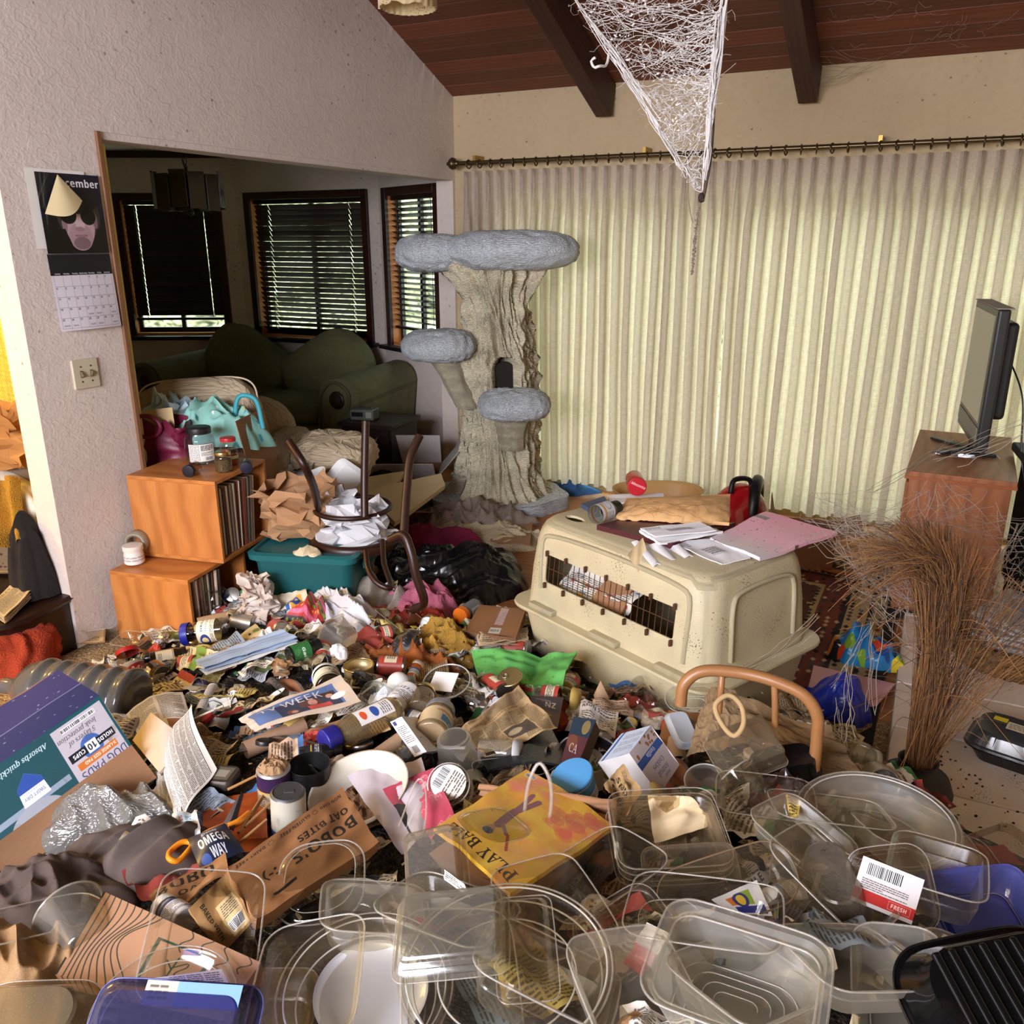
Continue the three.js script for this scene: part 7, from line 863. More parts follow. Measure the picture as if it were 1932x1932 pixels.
const azP = print(140, 140, (x, w, h) => { fillR(x, '#43384a', 0, 0, w, h); fillR(x, '#6a4a3a', 0, 80, w, 60); txt(x, 'complete', 20, 26, 16, '#cfc4c8', { rot: 0.1 }); txt(x, 'NZ', 60, 62, 40, '#e0d8dc', { bold: true }); ell(x, '#b98a5a', 60, 100, 40, 8); });
SH('book', 'purple brown paperback beneath the green bag edge', 'book', [[-0.945,0.352,-2.041], [-0.862,0.334,-2.102], [-0.798,0.355,-1.907], [-0.884,0.360,-1.945]], { th: 0.02, rough: 0.4 }, azP, 'the purple paperback');
const caP = print(140, 200, (x, w, h) => { fillR(x, '#5a3038', 0, 0, w, h); fillR(x, '#22384e', 0, 0, w, 80); ell(x, '#8a7a50', 100, 40, 26, 30); ell(x, '#7a4a3a', 40, 110, 40, 30); txt(x, 'CA', 30, 150, 50, '#cfc0bc', { font: 'serif' }); });
{ const cf = [[-0.744,0.415,-1.892], [-0.664,0.454,-1.843], [-0.632,0.447,-1.625], [-0.679,0.444,-1.646]]; const t = thing('hardback_book', 'thick hardback with a blue and maroon cover lettered CA', 'book'); mesh('cover', toRect(sheet(...cf, { th: 0.004 }), caP), pmat(caP, 0.45), t); mesh('pages', sheet(...cf.map((p) => [p[0], p[1] - 0.005, p[2]]), { th: 0.03 }), plain(90, 66, 50, 0.8), t); mesh('back_cover', sheet(...cf.map((p) => [p[0], p[1] - 0.035, p[2]]), { th: 0.004 }), plain(60, 30, 34, 0.5), t); note(t, 'the maroon hardback'); }
{ const t = disc('platter', 'round black platter with a white centre label', 'plate', [-0.652,0.380,-1.773], 0.085, 0.012, plain(38, 38, 44, 0.3), [0.1, -0.15], 'the black platter'); mesh('centre_label', new THREE.CircleGeometry(0.036, 28).rotateX(-PI / 2).translate(0, 0.006, 0), plain(214, 212, 210, 0.6), t); mesh('inner_label', new THREE.CircleGeometry(0.016, 20).rotateX(-PI / 2).translate(0, 0.0072, 0), plain(190, 150, 90, 0.6), t); }
const recP = pageP(150, 140, '#d9d2cc', (x, w, h) => { txt(x, 'A YOUR', 8, 30, 20, '#333', { bold: true }); txt(x, 'ARON S', 8, 50, 20, '#333', { bold: true }); textLines(x, 80, 20, 60, 110, 9); textLines(x, 10, 70, 50, 50, 9); });
SH('receipt', 'creased white printed paper right of the purple paperback', 'paper', [[-0.818,0.317,-2.135], [-0.704,0.308,-2.159], [-0.643,0.343,-1.945], [-0.782,0.318,-2.018]], { off: wavy(0.016, 4) }, recP, 'the creased printed paper');
SH('kraft_paper', 'folded brown printed paper against the pet crate base', 'paper', [[-0.784,0.335,-2.130], [-0.686,0.323,-2.187], [-0.656,0.298,-2.148], [-0.764,0.307,-2.101]], { off: wavy(0.02, 8) }, pageP(110, 60, '#a08062', (x, w, h) => textLines(x, 8, 8, 90, 44, 6)));
SH('kraft_paper', 'triangular brown paper corner poking up by the crate', 'paper', [[-0.809,0.294,-2.219], [-0.794,0.341,-2.236], [-0.759,0.291,-2.227], [-0.783,0.290,-2.175]], {}, plain(160, 130, 100, 0.85));
MO('plastic_film', 'thin clear film crumpled right of the brown paper', 'packaging', [-0.663,0.224,-2.286], 0, facet(mound(0.08, 0.07, 0.1, { seed: 160, amp: 0.04, f: 12, n: [40, 14] })), filmM);
// cookie box
const ckT = pageP(140, 150, '#c9d6e8', (x, w, h) => { for (let i = 0; i < 3; i++) textLines(x, 30 + i * 32, 16, 24, 90, 8, 'rgba(120,120,120,.7)'); fillR(x, '#3a5f9a', 0, 126, w, 10); });
const ckF = print(200, 160, (x, w, h) => { fillR(x, '#b9aeb0', 0, 0, w, h); fillR(x, '#2c4f94', 0, 44, w, 26); x.save(); x.translate(w / 2, h / 2); x.rotate(PI); x.translate(-w / 2, -h / 2); txt(x, 'Vanilla', 60, 112, 20, '#e8e4e4', { font: 'serif' }); txt(x, 'Animal', 50, 44, 24, '#2a3660', { font: 'serif' }); txt(x, 'Cookies', 50, 70, 24, '#2a3660', { font: 'serif' }); txt(x, 'ORGANIC', 60, 22, 11, '#2a3660'); x.restore(); for (let k = 0; k < 16; k++) ell(x, '#8a5a3c', rnd(w), rnd(6, 38), 7, 5); });
hexa('cookie_box', 'white and blue animal cookie box standing on edge', 'box', [-0.518,0.494,-1.678], [-0.505,0.501,-1.806], [-0.572,0.493,-1.612], [-0.435,0.419,-1.656], [ckT, ckF, MT.white, MT.white, MT.white, MT.white], 'the cookie box');
const snapP = print(150, 120, (x, w, h) => { fillR(x, '#a98c60', 0, 0, w, h); x.save(); x.translate(w / 2, h / 2); x.rotate(PI / 2 + 0.3); txt(x, 'snap', -50, 6, 34, '#1c1814', { bold: true }); txt(x, 'for the', -50, 40, 30, '#1c1814', { bold: true }); textLines(x, -50, -50, 70, 24, 6); x.restore(); });
SH('kraft_pouch', 'kraft pouch with bold black lettering near the clear trays', 'pouch', [[-0.516,0.526,-1.495], [-0.502,0.530,-1.577], [-0.419,0.556,-1.463], [-0.439,0.534,-1.402]], { off: wavy(0.02, 3) }, snapP, 'the lettered kraft pouch');
SH('cardboard_sheet', 'grey card panel leaning left of the kraft pouch', 'cardboard', [[-0.597,0.453,-1.602], [-0.574,0.444,-1.663], [-0.562,0.411,-1.628], [-0.581,0.418,-1.586]], { th: 0.004 }, plain(168, 156, 148, 0.8));
{ const t = thing('yogurt_tub', 'white and blue paper tub lying near the black platter', 'tub'); const bp = print(200, 80, (x, w, h) => { fillR(x, '#dfe4ea', 0, 0, w, h); fillR(x, '#4f94c8', 0, 20, w, 30); textLines(x, 20, 56, 160, 16, 6); }); mesh('body', toRect(new THREE.CylinderGeometry(0.048, 0.04, 0.07, 32, 1, true).translate(0, 0.035, 0), bp), pmat(bp), t); mesh('lid', lathe([[0, 0.072], [0.05, 0.072], [0.052, 0.066], [0.05, 0.06]], 32), plain(80, 150, 206, 0.4), t); lay(t, [-0.594,0.419,-1.574], [-0.610,0.470,-1.557]); note(t, 'the blue paper tub'); }
// cups and trays of the middle
{ const t = thing('deli_cup', 'frosted round deli cup standing upside down mid heap', 'cup', [-0.955,0.366,-1.629]); mesh('body', lathe([[0, 0.082], [0.036, 0.082], [0.043, 0.076], [0.052, 0.01], [0.056, 0.008], [0.056, 0.0]], 40), MT.frost, t); mesh('base_ring', new THREE.TorusGeometry(0.038, 0.0022, 6, 44).rotateX(PI / 2).translate(0, 0.082, 0), MT.frost, t); t.rotation.set(0.15, 0, 0.1); note(t, 'the frosted deli cup'); }
{ const t = thing('deli_cup', 'clear round cup lying with its white barcode label outward', 'cup'); mesh('body', lathe([[0, 0], [0.042, 0], [0.046, 0.01], [0.05, 0.06], [0.054, 0.062], [0.054, 0.068]], 40), MT.clear, t); for (const [r, y] of [[0.054, 0.066], [0.047, 0.012], [0.052, 0.055]]) mesh('rim', new THREE.TorusGeometry(r, 0.0018, 6, 48).rotateX(PI / 2).translate(0, y, 0), plain(230, 228, 224, 0.15, { transmission: 0.5, thickness: 0 }), t); const lp = print(120, 120, (x, w, h) => { fillR(x, '#d8d0c6', 0, 0, w, h); textLines(x, 14, 14, 90, 50, 9); barcode(x, 22, 74, 70, 30); }); mesh('label', toRect(new THREE.CircleGeometry(0.04, 30).rotateX(PI / 2).rotateY(2.6).translate(0, -0.001, 0), lp), pmat(lp), t); lay(t, [-0.845,0.494,-1.392], [-0.875,0.413,-1.450]); note(t, 'the barcode cup'); }
tub('snack_tray', 'clear divided snack tray left of the blue paper tub', 'tray', [[-0.880,0.420,-1.576], [-0.784,0.424,-1.647], [-0.756,0.407,-1.604], [-0.848,0.414,-1.530]], 0.03, { r: 0.01, ribs: 1 }, 'the divided snack tray');
// magazine, carton under it
const pbP2 = print(360, 440, (x, w, h) => { fillR(x, '#e0b83c', 0, 0, w, h); for (let k = 0; k < 90; k++) { x.fillStyle = `rgba(${pick(['230,140,60', '240,200,90', '214,120,80', '236,180,60', '220,150,120'])},.25)`; x.beginPath(); x.ellipse(rnd(w), rnd(h), rnd(10, 60), rnd(8, 40), rnd(3), 0, 7); x.fill(); } for (let k = 0; k < 20; k++) ell(x, `rgba(206,80,78,${rnd(0.2, 0.5)})`, 90 + rnd(-70, 60), 330 + rnd(-60, 80), rnd(14, 40), rnd(10, 30)); for (let k = 0; k < 14; k++) ell(x, 'rgba(224,130,120,.4)', 260 + rnd(-60, 80), 380 + rnd(-60, 50), rnd(14, 50), rnd(10, 30)); txt(x, 'PLAY BALL', 180, 60, 52, '#17120e', { bold: true, font: 'serif', align: 'center' }); x.strokeStyle = '#8a5a6a'; x.lineCap = 'round'; x.lineWidth = 30; x.beginPath(); x.moveTo(214, 150); x.lineTo(220, 230); x.stroke(); x.lineWidth = 20; x.beginPath(); x.moveTo(220, 230); x.lineTo(236, 330); x.moveTo(216, 230); x.lineTo(200, 320); x.stroke(); ell(x, '#b98a70', 218, 118, 16, 18); ell(x, '#3c4068', 216, 106, 19, 14); x.lineWidth = 12; x.strokeStyle = '#9a6a70'; x.beginPath(); x.moveTo(206, 160); x.lineTo(170, 140); x.stroke(); x.lineWidth = 9; x.strokeStyle = '#a8482c'; x.beginPath(); x.moveTo(165, 142); x.lineTo(120, 92); x.stroke(); barcode(x, 300, 410, 40, 16); });
SH('magazine', 'yellow PLAY BALL baseball magazine on the brown carton', 'magazine', [[-0.501,0.635,-1.009], [-0.749,0.551,-1.173], [-0.714,0.478,-1.521], [-0.439,0.543,-1.356]], { th: 0.008, n: [18, 18], rough: 0.35, off: (u, v) => 0.012 * Math.sin(u * 2.4) + 0.006 * nz(u * 4, v * 4, 2) }, pbP2, 'the PLAY BALL magazine');
{ const grn = print(240, 90, (x, w, h) => { fillR(x, '#7a5c3c', 0, 0, w, h); fillR(x, '#1f3428', 0, 34, w, 56); txt(x, 'Good Life', 60, 60, 22, '#9aa890', { font: 'serif', ital: true }); txt(x, 'organic', 90, 82, 22, '#9aa890', { font: 'serif' }); ell(x, '#4a3a2a', 120, 18, 14, 14); });
  const t = hexa('produce_carton', 'brown produce carton with a dark green band under the magazine', 'box', [-0.478,0.589,-1.058], [-0.447,0.522,-1.406], [-0.739,0.530,-1.139], [-0.488,0.486,-1.128], [MT.card, grn, MT.card, MT.card, MT.card, MT.card], 'the produce carton');
  stick(SH('carton_flap', 'upright flap', 'cardboard', [[-0.782,0.491,-1.423], [-0.458,0.558,-1.418], [-0.462,0.505,-1.434], [-0.784,0.461,-1.426]], { th: 0.004, off: wavy(0.008, 2) }, MT.card), t); }
// Bobo's carton
const boP = print(460, 300, (x, w, h) => { fillR(x, '#9a6c44', 0, 0, w, h); for (let k = 0; k < 40; k++) { x.strokeStyle = `rgba(${pick(['70,46,26', '190,144,100'])},.25)`; x.lineWidth = 1; x.beginPath(); x.moveTo(rnd(w), rnd(h)); x.lineTo(rnd(w), rnd(h)); x.stroke(); } txt(x, 'NON-GMO', 20, 282, 19, '#20180f', { bold: true }); txt(x, 'GLUTEN-FREE', 158, 282, 19, '#20180f', { bold: true }); txt(x, 'DAIRY-FREE', 334, 282, 19, '#20180f', { bold: true }); for (const s of [138, 314]) { x.strokeStyle = '#20180f'; x.lineWidth = 2; for (let a = 0; a < 9; a++) { x.beginPath(); x.moveTo(s + 7 * Math.cos(a * 0.7), 274 + 7 * Math.sin(a * 0.7)); x.lineTo(s + 13 * Math.cos(a * 0.7), 274 + 13 * Math.sin(a * 0.7)); x.stroke(); } } txt(x, "BOBO'S", 20, 168, 74, '#1c150e', { bold: true }); txt(x, 'OAT BITES', 24, 222, 44, '#1c150e', { bold: true }); txt(x, ':-)', 330, 170, 60, '#1c150e', { bold: true }); fillR(x, '#1c150e', 300, 60, 80, 10); });
{ const A = [-1.030,0.511,-1.251], B = [-1.008,0.581,-0.894], Cc = [-0.844,0.527,-1.122], D = [-0.867,0.592,-0.815]; const bobo = SH('snack_carton', "brown carton printed BOBO'S OAT BITES with a torn end", 'box', [Cc, D, B, A], { n: [24, 16], th: 0.02, off: (u, v) => 0.008 * ridge(u * 4, v * 3, 3) - 0.004 }, boP, 'the oat bites carton');
  const b2 = print(200, 160, (x, w, h) => { fillR(x, '#96683f', 0, 0, w, h); txt(x, 'BOBO', 10, 70, 56, '#1c150e', { bold: true }); txt(x, 'OAT', 60, 120, 40, '#1c150e', { bold: true }); grime(x, w, h, 20); });
  stick(SH('carton_flap', 'torn flap lettered BOBO', 'cardboard', [[-1.138,0.524,-0.828], [-1.093,0.531,-0.970], [-1.023,0.555,-0.911], [-1.075,0.530,-0.793]], { n: [14, 8], off: wavy(0.012, 4), th: 0.004 }, b2), bobo, 'torn flap lettered BOBO');
  const b3 = print(140, 180, (x, w, h) => { fillR(x, '#9a7444', 0, 0, w, h); txt(x, 'BAKED WITH', 24, 20, 22, '#20180f', { rot: PI / 2, bold: true }); fillR(x, '#c8ae7c', 60, 60, 70, 110); textLines(x, 68, 70, 54, 40, 7); barcode(x, 68, 126, 50, 30); });
  stick(SH('carton_flap', 'flap with a shipping label', 'cardboard', [[-0.969,0.611,-0.772], [-0.973,0.613,-0.861], [-0.885,0.576,-0.825], [-0.898,0.555,-0.766]], { n: [10, 10], off: wavy(0.01, 6), th: 0.004 }, b3, 'the labelled carton flap'), bobo, 'flap with a shipping label'); }
SH('paper', 'plain lavender sheet beneath the pink leaflets', 'paper', [[-1.108,0.445,-1.368], [-0.982,0.457,-1.495], [-0.812,0.482,-1.305], [-0.811,0.492,-1.151]], { n: [16, 16], off: wavy(0.012, 6) }, plain(206, 198, 208, 0.7), 'the lavender sheet');
const pinkP = pageP(200, 220, '#c85068', (x, w, h) => { fillR(x, '#2e262e', 0, 70, 60, 150); for (let k = 0; k < 16; k++) { x.strokeStyle = '#e8a0a8'; x.lineWidth = 2; x.beginPath(); const X = rnd(70, w), Y = rnd(h); x.arc(X, Y, 8, 2, 6); x.arc(X + 12, Y, 8, 3.6, 7.6); x.stroke(); } fillR(x, '#d8a0a8', 90, 40, 60, 20); txt(x, 'Sweets', 8, 150, 20, '#e0d0d4', { ital: true, font: 'serif' }); });
SH('leaflet', 'pink leaflet with heart outlines left of the barcode cup', 'leaflet', [[-0.986,0.467,-1.338], [-0.922,0.471,-1.454], [-0.773,0.495,-1.296], [-0.785,0.498,-1.177]], { n: [12, 12], off: wavy(0.012, 3), rough: 0.4 }, pinkP, 'the pink leaflet');
// tins, bowl, table corner, scissors
const purpP = print(200, 100, (x, w, h) => { fillR(x, '#b7a988', 0, 0, w, h); fillR(x, '#3a2448', 0, 0, w, 40); fillR(x, '#c9a44c', 0, 40, w, 5); textLines(x, 10, 52, 180, 40, 6); });
{ const t = can('food_can', 'purple labelled can topped with dried crumbs', { h: 0.11, r: 0.039, pr: purpP, top: plain(150, 146, 140, 0.4, { metalness: 0.7 }) }); place(t, [-1.243,0.386,-1.267]); t.rotation.set(0.05, 0.4, -0.05); mesh('crumb_top', facet(at(mound(0.036, 0.036, 0.012, { seed: 5, amp: 0.01, f: 60, n: [50, 12] }), 0, 0.106, 0)), plain(150, 118, 84, 0.95), t); note(t, 'the crumb topped can'); }
const whP = print(200, 90, (x, w, h) => { fillR(x, '#cfc8b4', 0, 0, w, h); fillR(x, '#c04a2c', 20, 30, 22, 22); ell(x, '#4a8a4a', 60, 60, 8, 8); fillR(x, '#3a5a94', 0, 78, w, 12); grime(x, w, h, 30); });
note(place(can('food_can', 'cream labelled can with a grey lid beside the crumb topped can', { h: 0.1, r: 0.038, pr: whP, top: plain(96, 96, 96, 0.4, { metalness: 0.7 }) }), [-1.137,0.409,-1.192], 2.2, 0.05), 'the cream labelled can');
{ const t = thing('black_mug', 'open black pot behind the cream labelled can', 'pot', [-1.192,0.384,-1.335]); mesh('body', lathe([[0, 0.004], [0.045, 0], [0.05, 0.02], [0.05, 0.09], [0.047, 0.09], [0.046, 0.02], [0, 0.012]], 36), plain(22, 22, 24, 0.35), t); note(t, 'the black pot'); }
{ const t = thing('serving_bowl', 'large cream bowl with brown crumbs left of the lavender sheet', 'bowl', [-1.039,0.403,-1.341]); t.rotation.set(0.25, 0, 0.1); mesh('body', lathe([[0, 0.004], [0.05, 0], [0.09, 0.03], [0.115, 0.055], [0.118, 0.06], [0.112, 0.058], [0.088, 0.036], [0.05, 0.01], [0, 0.01]], 48), plain(196, 188, 172, 0.35), t); mesh('residue', facet(at(mound(0.075, 0.075, 0.015, { seed: 8, amp: 0.014, f: 40, n: [40, 10] }), 0, 0.012, 0)), plain(108, 76, 48, 0.95), t); note(t, 'the cream bowl'); }
{ const t = thing('sardine_tin', 'closed dark rounded tin beside the long small-print page', 'tin', [-1.427,0.392,-1.269], 0.3); mesh('body', loft([rr(0.1, 0.065, 0.018, 0), rr(0.106, 0.07, 0.02, 0.006), rr(0.106, 0.07, 0.02, 0.022), rr(0.1, 0.065, 0.018, 0.026)], { cap0: true, cap1: true }), plain(74, 66, 58, 0.4, { metalness: 0.5 }), t); const lp = print(80, 50, (x, w, h) => { fillR(x, '#5a5248', 0, 0, w, h); fillR(x, '#8a8478', 30, 12, 40, 26); txt(x, 'IDS', 6, 14, 12, '#222', { bold: true }); }); mesh('lid_print', toRect(new THREE.PlaneGeometry(0.08, 0.05).rotateX(-PI / 2).translate(0, 0.0268, 0), lp), pmat(lp), t); }
SH('table_corner', 'bare orange wood table top showing through the heap', 'table', [[-1.408,0.387,-1.206], [-1.297,0.395,-1.293], [-1.143,0.429,-1.132], [-1.270,0.418,-1.067]], { th: 0.03, n: [4, 4] }, M({ map: rep(T.pine, 1, 0.6), color: C(220, 160, 120), roughness: 0.35 }), 'the bare wood patch');
{ const t = thing('scissors', 'orange handled scissors lying on the wood patch', 'scissors'); const w = (p) => V(p).toArray(); const or = plain(226, 136, 24, 0.4); mesh('blade', sheet([-1.208,0.464,-1.090], [-1.290,0.447,-1.212], [-1.274,0.450,-1.203], [-1.188,0.467,-1.083], { th: 0.003, n: [2, 6] }), plain(60, 62, 66, 0.25, { metalness: 0.9 }), t); mesh('blade', sheet([-1.242,0.447,-1.104], [-1.295,0.437,-1.208], [-1.278,0.440,-1.199], [-1.222,0.451,-1.097], { th: 0.003, n: [2, 6] }), plain(150, 152, 156, 0.25, { metalness: 0.9 }), t);
  const lp = [[-1.218,0.485,-0.945], [-1.248,0.475,-0.971], [-1.248,0.474,-1.003], [-1.233,0.470,-1.012], [-1.212,0.479,-0.983], [-1.208,0.480,-0.952]].map(w); mesh('handle', tube(lp, 0.006, 40, 8, true), or, t); mesh('handle', tube([[-1.232,0.471,-1.008], [-1.225,0.471,-1.052], [-1.219,0.462,-1.090]].map(w), 0.007, 16, 8), or, t); mesh('handle', tube([[-1.219,0.457,-1.090], [-1.203,0.462,-1.110], [-1.215,0.448,-1.157]].map(w), 0.008, 16, 8), or, t); note(t, 'the orange scissors'); }
const omP = print(200, 120, (x, w, h) => { fillR(x, '#1a2134', 0, 0, w, h); txt(x, 'grands', 100, 28, 24, '#e8e4e0', { ital: true, font: 'serif', align: 'center' }); txt(x, 'OMEGA', 100, 72, 46, '#dcdcdc', { align: 'center', bold: true, sx: 0.85 }); txt(x, 'WAY', 104, 108, 38, '#cfcfd4', { align: 'center', bold: true, sx: 0.85 }); ell(x, '#3a5490', 40, 104, 22, 16); });
SH('snack_pouch', 'dark navy pouch lettered OMEGA by the scissors', 'pouch', [[-1.242,0.479,-1.010], [-1.202,0.486,-1.075], [-1.099,0.490,-1.024], [-1.142,0.488,-0.948]], { n: [14, 12], off: (u, v) => 0.018 * Math.sin(u * PI) * Math.sin(v * PI), rough: 0.35 }, omP, 'the OMEGA pouch');
const peaP = pageP(90, 110, '#cfc8c0', (x, w, h) => { fillR(x, '#a8c4d4', 20, 10, 50, 90); txt(x, 'PEANUTS', 36, 92, 17, '#b03428', { rot: -PI / 2, bold: true }); textLines(x, 44, 20, 22, 60, 6); });
SH('leaflet', 'white wrapper lettered PEANUTS behind the OMEGA pouch', 'wrapper', [[-1.376,0.441,-1.089], [-1.319,0.456,-1.109], [-1.231,0.467,-1.036], [-1.293,0.450,-1.020]], { off: wavy(0.012, 7) }, peaP);
for (let k = 0; k < 5; k++) { const o = solo('wooden_stick', ['long thin wooden stick beside the scissors', 'short wooden stick across the wood patch', 'wooden stick under the purple can', 'broken wooden stick by the orange scissors', 'thin wooden skewer near the sardine tin'][k], 'stick', new THREE.CylinderGeometry(0.003, 0.0035, 1, 7).translate(0, 0.5, 0).scale(1, [0.16, 0.11, 0.13, 0.09, 0.12][k], 1), plain(160, 118, 70, 0.7)); lay(o, [[-1.181,0.458,-1.089], [-1.188,0.453,-1.114], [-1.204,0.447,-1.145], [-1.146,0.470,-1.038], [-1.350,0.421,-1.228]][k], [[-1.231,0.444,-1.207], [-1.192,0.453,-1.182], [-1.249,0.437,-1.253], [-1.141,0.475,-1.079], [-1.324,0.430,-1.272]][k]); }
MO('blanket', 'dark brown fleece blanket bunched left of the OMEGA pouch', 'blanket', [-1.348,0.407,-0.979], 0.3, mound(0.2, 0.12, 0.08, { seed: 180, amp: 0.03, f: 7, dir: [1, 0.6], sharp: 1.3 }), plain(84, 72, 66, 0.95), 'the brown fleece');
MO('blanket', 'dark brown fleece at the left edge below the navy carton', 'blanket', [-1.391,0.431,-0.773], 0.1, mound(0.2, 0.15, 0.07, { seed: 184, amp: 0.025, f: 7, dir: [0.7, 1], sharp: 1.3 }), plain(72, 58, 52, 0.95), 'the dark fleece');
MO('plastic_film', 'shiny clear plastic bag under the navy carton flap', 'packaging', [-1.551,0.361,-1.067], 0.5, mound(0.2, 0.09, 0.09, { seed: 187, amp: 0.04, f: 7, sharp: 1.4 }), M({ color: C(150, 146, 138), transmission: 0.6, thickness: 0, roughness: 0.12, bumpMap: rep(T.wrinkle, 1, 1), bumpScale: 0.004 }), 'the shiny film');
// ================= FOREGROUND CONTAINERS AND THE RIGHT OF THE HEAP =================
const milky = M({ color: C(232, 228, 216), transmission: 0.88, thickness: 0, roughness: 0.38 }), hazy = clear(234, 229, 218, 0.32), dirtyC = M({ color: C(206, 192, 172), map: T.dirt, transmission: 0.88, thickness: 0, roughness: 0.2 });
const bigTub = tub('food_container', 'large rectangular clear tub with stepped rim at the front', 'container', [[-0.219,0.700,-1.047], [0.007,0.700,-1.054], [-0.040,0.700,-0.863], [-0.254,0.700,-0.859]], 0.075, { mat: milky, r: 0.035, rimR: 0.0035, lip: 0.008, cold: [0.95, 0.75, 0.55, 0.35], rimM: rimW, taper: 0.78 }, 'the large stepped tub');
mesh('inner_rim', tube(rr(0.205, 0.165, 0.03, -0.012, 5), 0.002, 100, 5, true), rimW, bigTub);
const qP = print(120, 90, (x, w, h) => { fillR(x, '#dddbe0', 0, 0, w, h); fillR(x, '#8fae34', 50, 14, 40, 40); fillR(x, '#d0702c', 26, 20, 30, 34); ell(x, '#28307e', 58, 38, 20, 24); ell(x, '#e6c23c', 58, 38, 12, 17); fillR(x, '#28308e', 30, 60, 80, 24); });
const oT = tub('food_container', 'clear tray with a dirt darkened rim and square logo label', 'container', [[-0.279,0.620,-1.182], [-0.131,0.680,-1.279], [-0.067,0.620,-1.234], [-0.279,0.560,-1.093]], 0.04, { mat: hazy, r: 0.04, rimR: 0.003, rimM: rimD, up: false, taper: 0.86 }, 'the square logo tray');
stick(SH('label', 'logo', 'label', [[-0.209,0.605,-1.174], [-0.149,0.615,-1.241], [-0.112,0.600,-1.187], [-0.175,0.595,-1.170]], { off: wavy(0.003, 2), th: 0.001, rough: 0.5 }, qP), oT, 'white label with a round yellow and blue logo');
for (let k = 0; k < 4; k++) { const d = k * 0.013; const t = tub('food_container', ['topmost clear tray of the nested stack holding a beige liner', 'second clear tray in the nested stack', 'third clear tray in the nested stack', 'lowest clear tray in the nested stack'][k], 'container', [[-0.421,0.570,-1.445], [-0.242,0.590,-1.517], [-0.253,0.570,-1.295], [-0.430,0.570,-1.187]], 0.07, { mat: hazy, r: 0.028, rimR: 0.0022, rimM: rimW, ribs: 1.5, taper: 0.84 }, k ? null : 'the nested clear trays'); t.position.y -= d; if (k) t.position.x += rnd(-0.003, 0.003); }
SH('paper_liner', 'folded beige paper liner standing in the nested clear trays', 'paper', [[-0.404,0.565,-1.449], [-0.327,0.565,-1.483], [-0.266,0.520,-1.479], [-0.366,0.510,-1.382]], { off: wavy(0.02, 3), th: 0.002 }, plain(206, 184, 146, 0.8));
tub('food_container', 'brown stained clear box between the tray stack and logo tray', 'container', [[-0.355,0.580,-1.272], [-0.202,0.580,-1.357], [-0.188,0.540,-1.273], [-0.323,0.520,-1.210]], 0.05, { mat: dirtyC, r: 0.015, rimM: rimD, rimR: 0.002 }, 'the stained clear box');
tub('food_container', 'clear tub with a white rim left of the stained box', 'container', [[-0.309,0.620,-1.096], [-0.214,0.620,-1.146], [-0.208,0.600,-1.065], [-0.273,0.600,-1.028]], 0.05, { mat: hazy, r: 0.03, rimM: rimW });
for (let k = 0; k < 3; k++) { const t = tub('food_container', ['upper clear ribbed tray tilted left of the front tub', 'middle clear ribbed tray tilted left of the front tub', 'lower clear ribbed tray tilted left of the front tub'][k], 'container', [[-0.390,0.600,-1.034], [-0.323,0.630,-1.132], [-0.230,0.600,-1.087], [-0.327,0.570,-0.961]], 0.05, { mat: hazy, r: 0.025, ribs: 2, rimM: rimW, rimR: 0.002 }); t.position.y -= k * 0.014; }
const redP = print(120, 110, (x, w, h) => { fillR(x, '#e2dedc', 0, 0, w, h); fillR(x, '#b8321e', 0, 54, w, 56); barcode(x, 60, 12, 40, 30); fillR(x, '#5a8a3a', 96, 44, 14, 8); txt(x, 'fresh', 20, 90, 24, '#e8b0a0', { ital: true }); });
SH('label_card', 'red and white packaging card beside the front tub', 'card', [[-0.281,0.640,-1.043], [-0.238,0.650,-1.026], [-0.263,0.610,-0.970], [-0.297,0.610,-0.982]], { th: 0.002, off: wavy(0.006, 3), rough: 0.35 }, redP);
SH('cardboard_sheet', 'dusty pink card panel under the round clear lid', 'cardboard', [[-0.398,0.560,-1.017], [-0.314,0.570,-1.071], [-0.259,0.540,-0.895], [-0.345,0.530,-0.862]], { th: 0.004 }, plain(196, 166, 152, 0.8));
// round bowls
function bowl(label, p, r, h, m, rot, short, ringsAt = [1], kind = 'round_container') { const t = thing(kind, label, 'container', p); t.rotation.set(...rot); mesh('body', lathe([[0, -h], [r * 0.62, -h], [r * 0.7, -h * 0.92], [r * 0.92, -0.012], [r * 0.94, -0.006], [r * 0.97, -0.006], [r, 0.001], [r * 1.03, -0.004]], 72), m, t); for (const k of ringsAt) mesh('rim', new THREE.TorusGeometry(r * k, r * 0.011, 6, 90).rotateX(PI / 2).translate(0, k > 0.9 ? 0 : k > 0.75 ? -0.02 : -h, 0), k === 1 ? rimW : plain(232, 230, 224, 0.12, { transmission: 0.5, thickness: 0 }), t); return short ? note(t, short) : t; }
bowl('large round clear bowl below the black reed pot', [0.025,0.520,-1.645], 0.155, 0.06, milky, [0.02, 0, 0.02], 'the large round bowl', [1, 0.93, 0.66]);
bowl('round clear bowl under and right of the large bowl', [0.075,0.470,-1.662], 0.15, 0.07, milky, [0.0, 0, -0.06], null, [1, 0.66]);
bowl('clear round bowl with silvery rings at the front centre', [-0.609,0.630,-0.759], 0.125, 0.055, hazy, [0.12, 0, -0.05], 'the silver ringed bowl', [1, 0.92, 0.8, 0.66]);
{ const t = thing('pie_tin', 'shiny foil pie tin inside the silver ringed bowl', 'tin', [-0.616,0.600,-0.780]); t.rotation.set(0.12, 0, -0.05); mesh('body', lathe([[0, -0.018], [0.06, -0.018], [0.078, 0], [0.084, 0.001]], 48), plain(222, 224, 226, 0.28, { metalness: 0.5 }), t); }
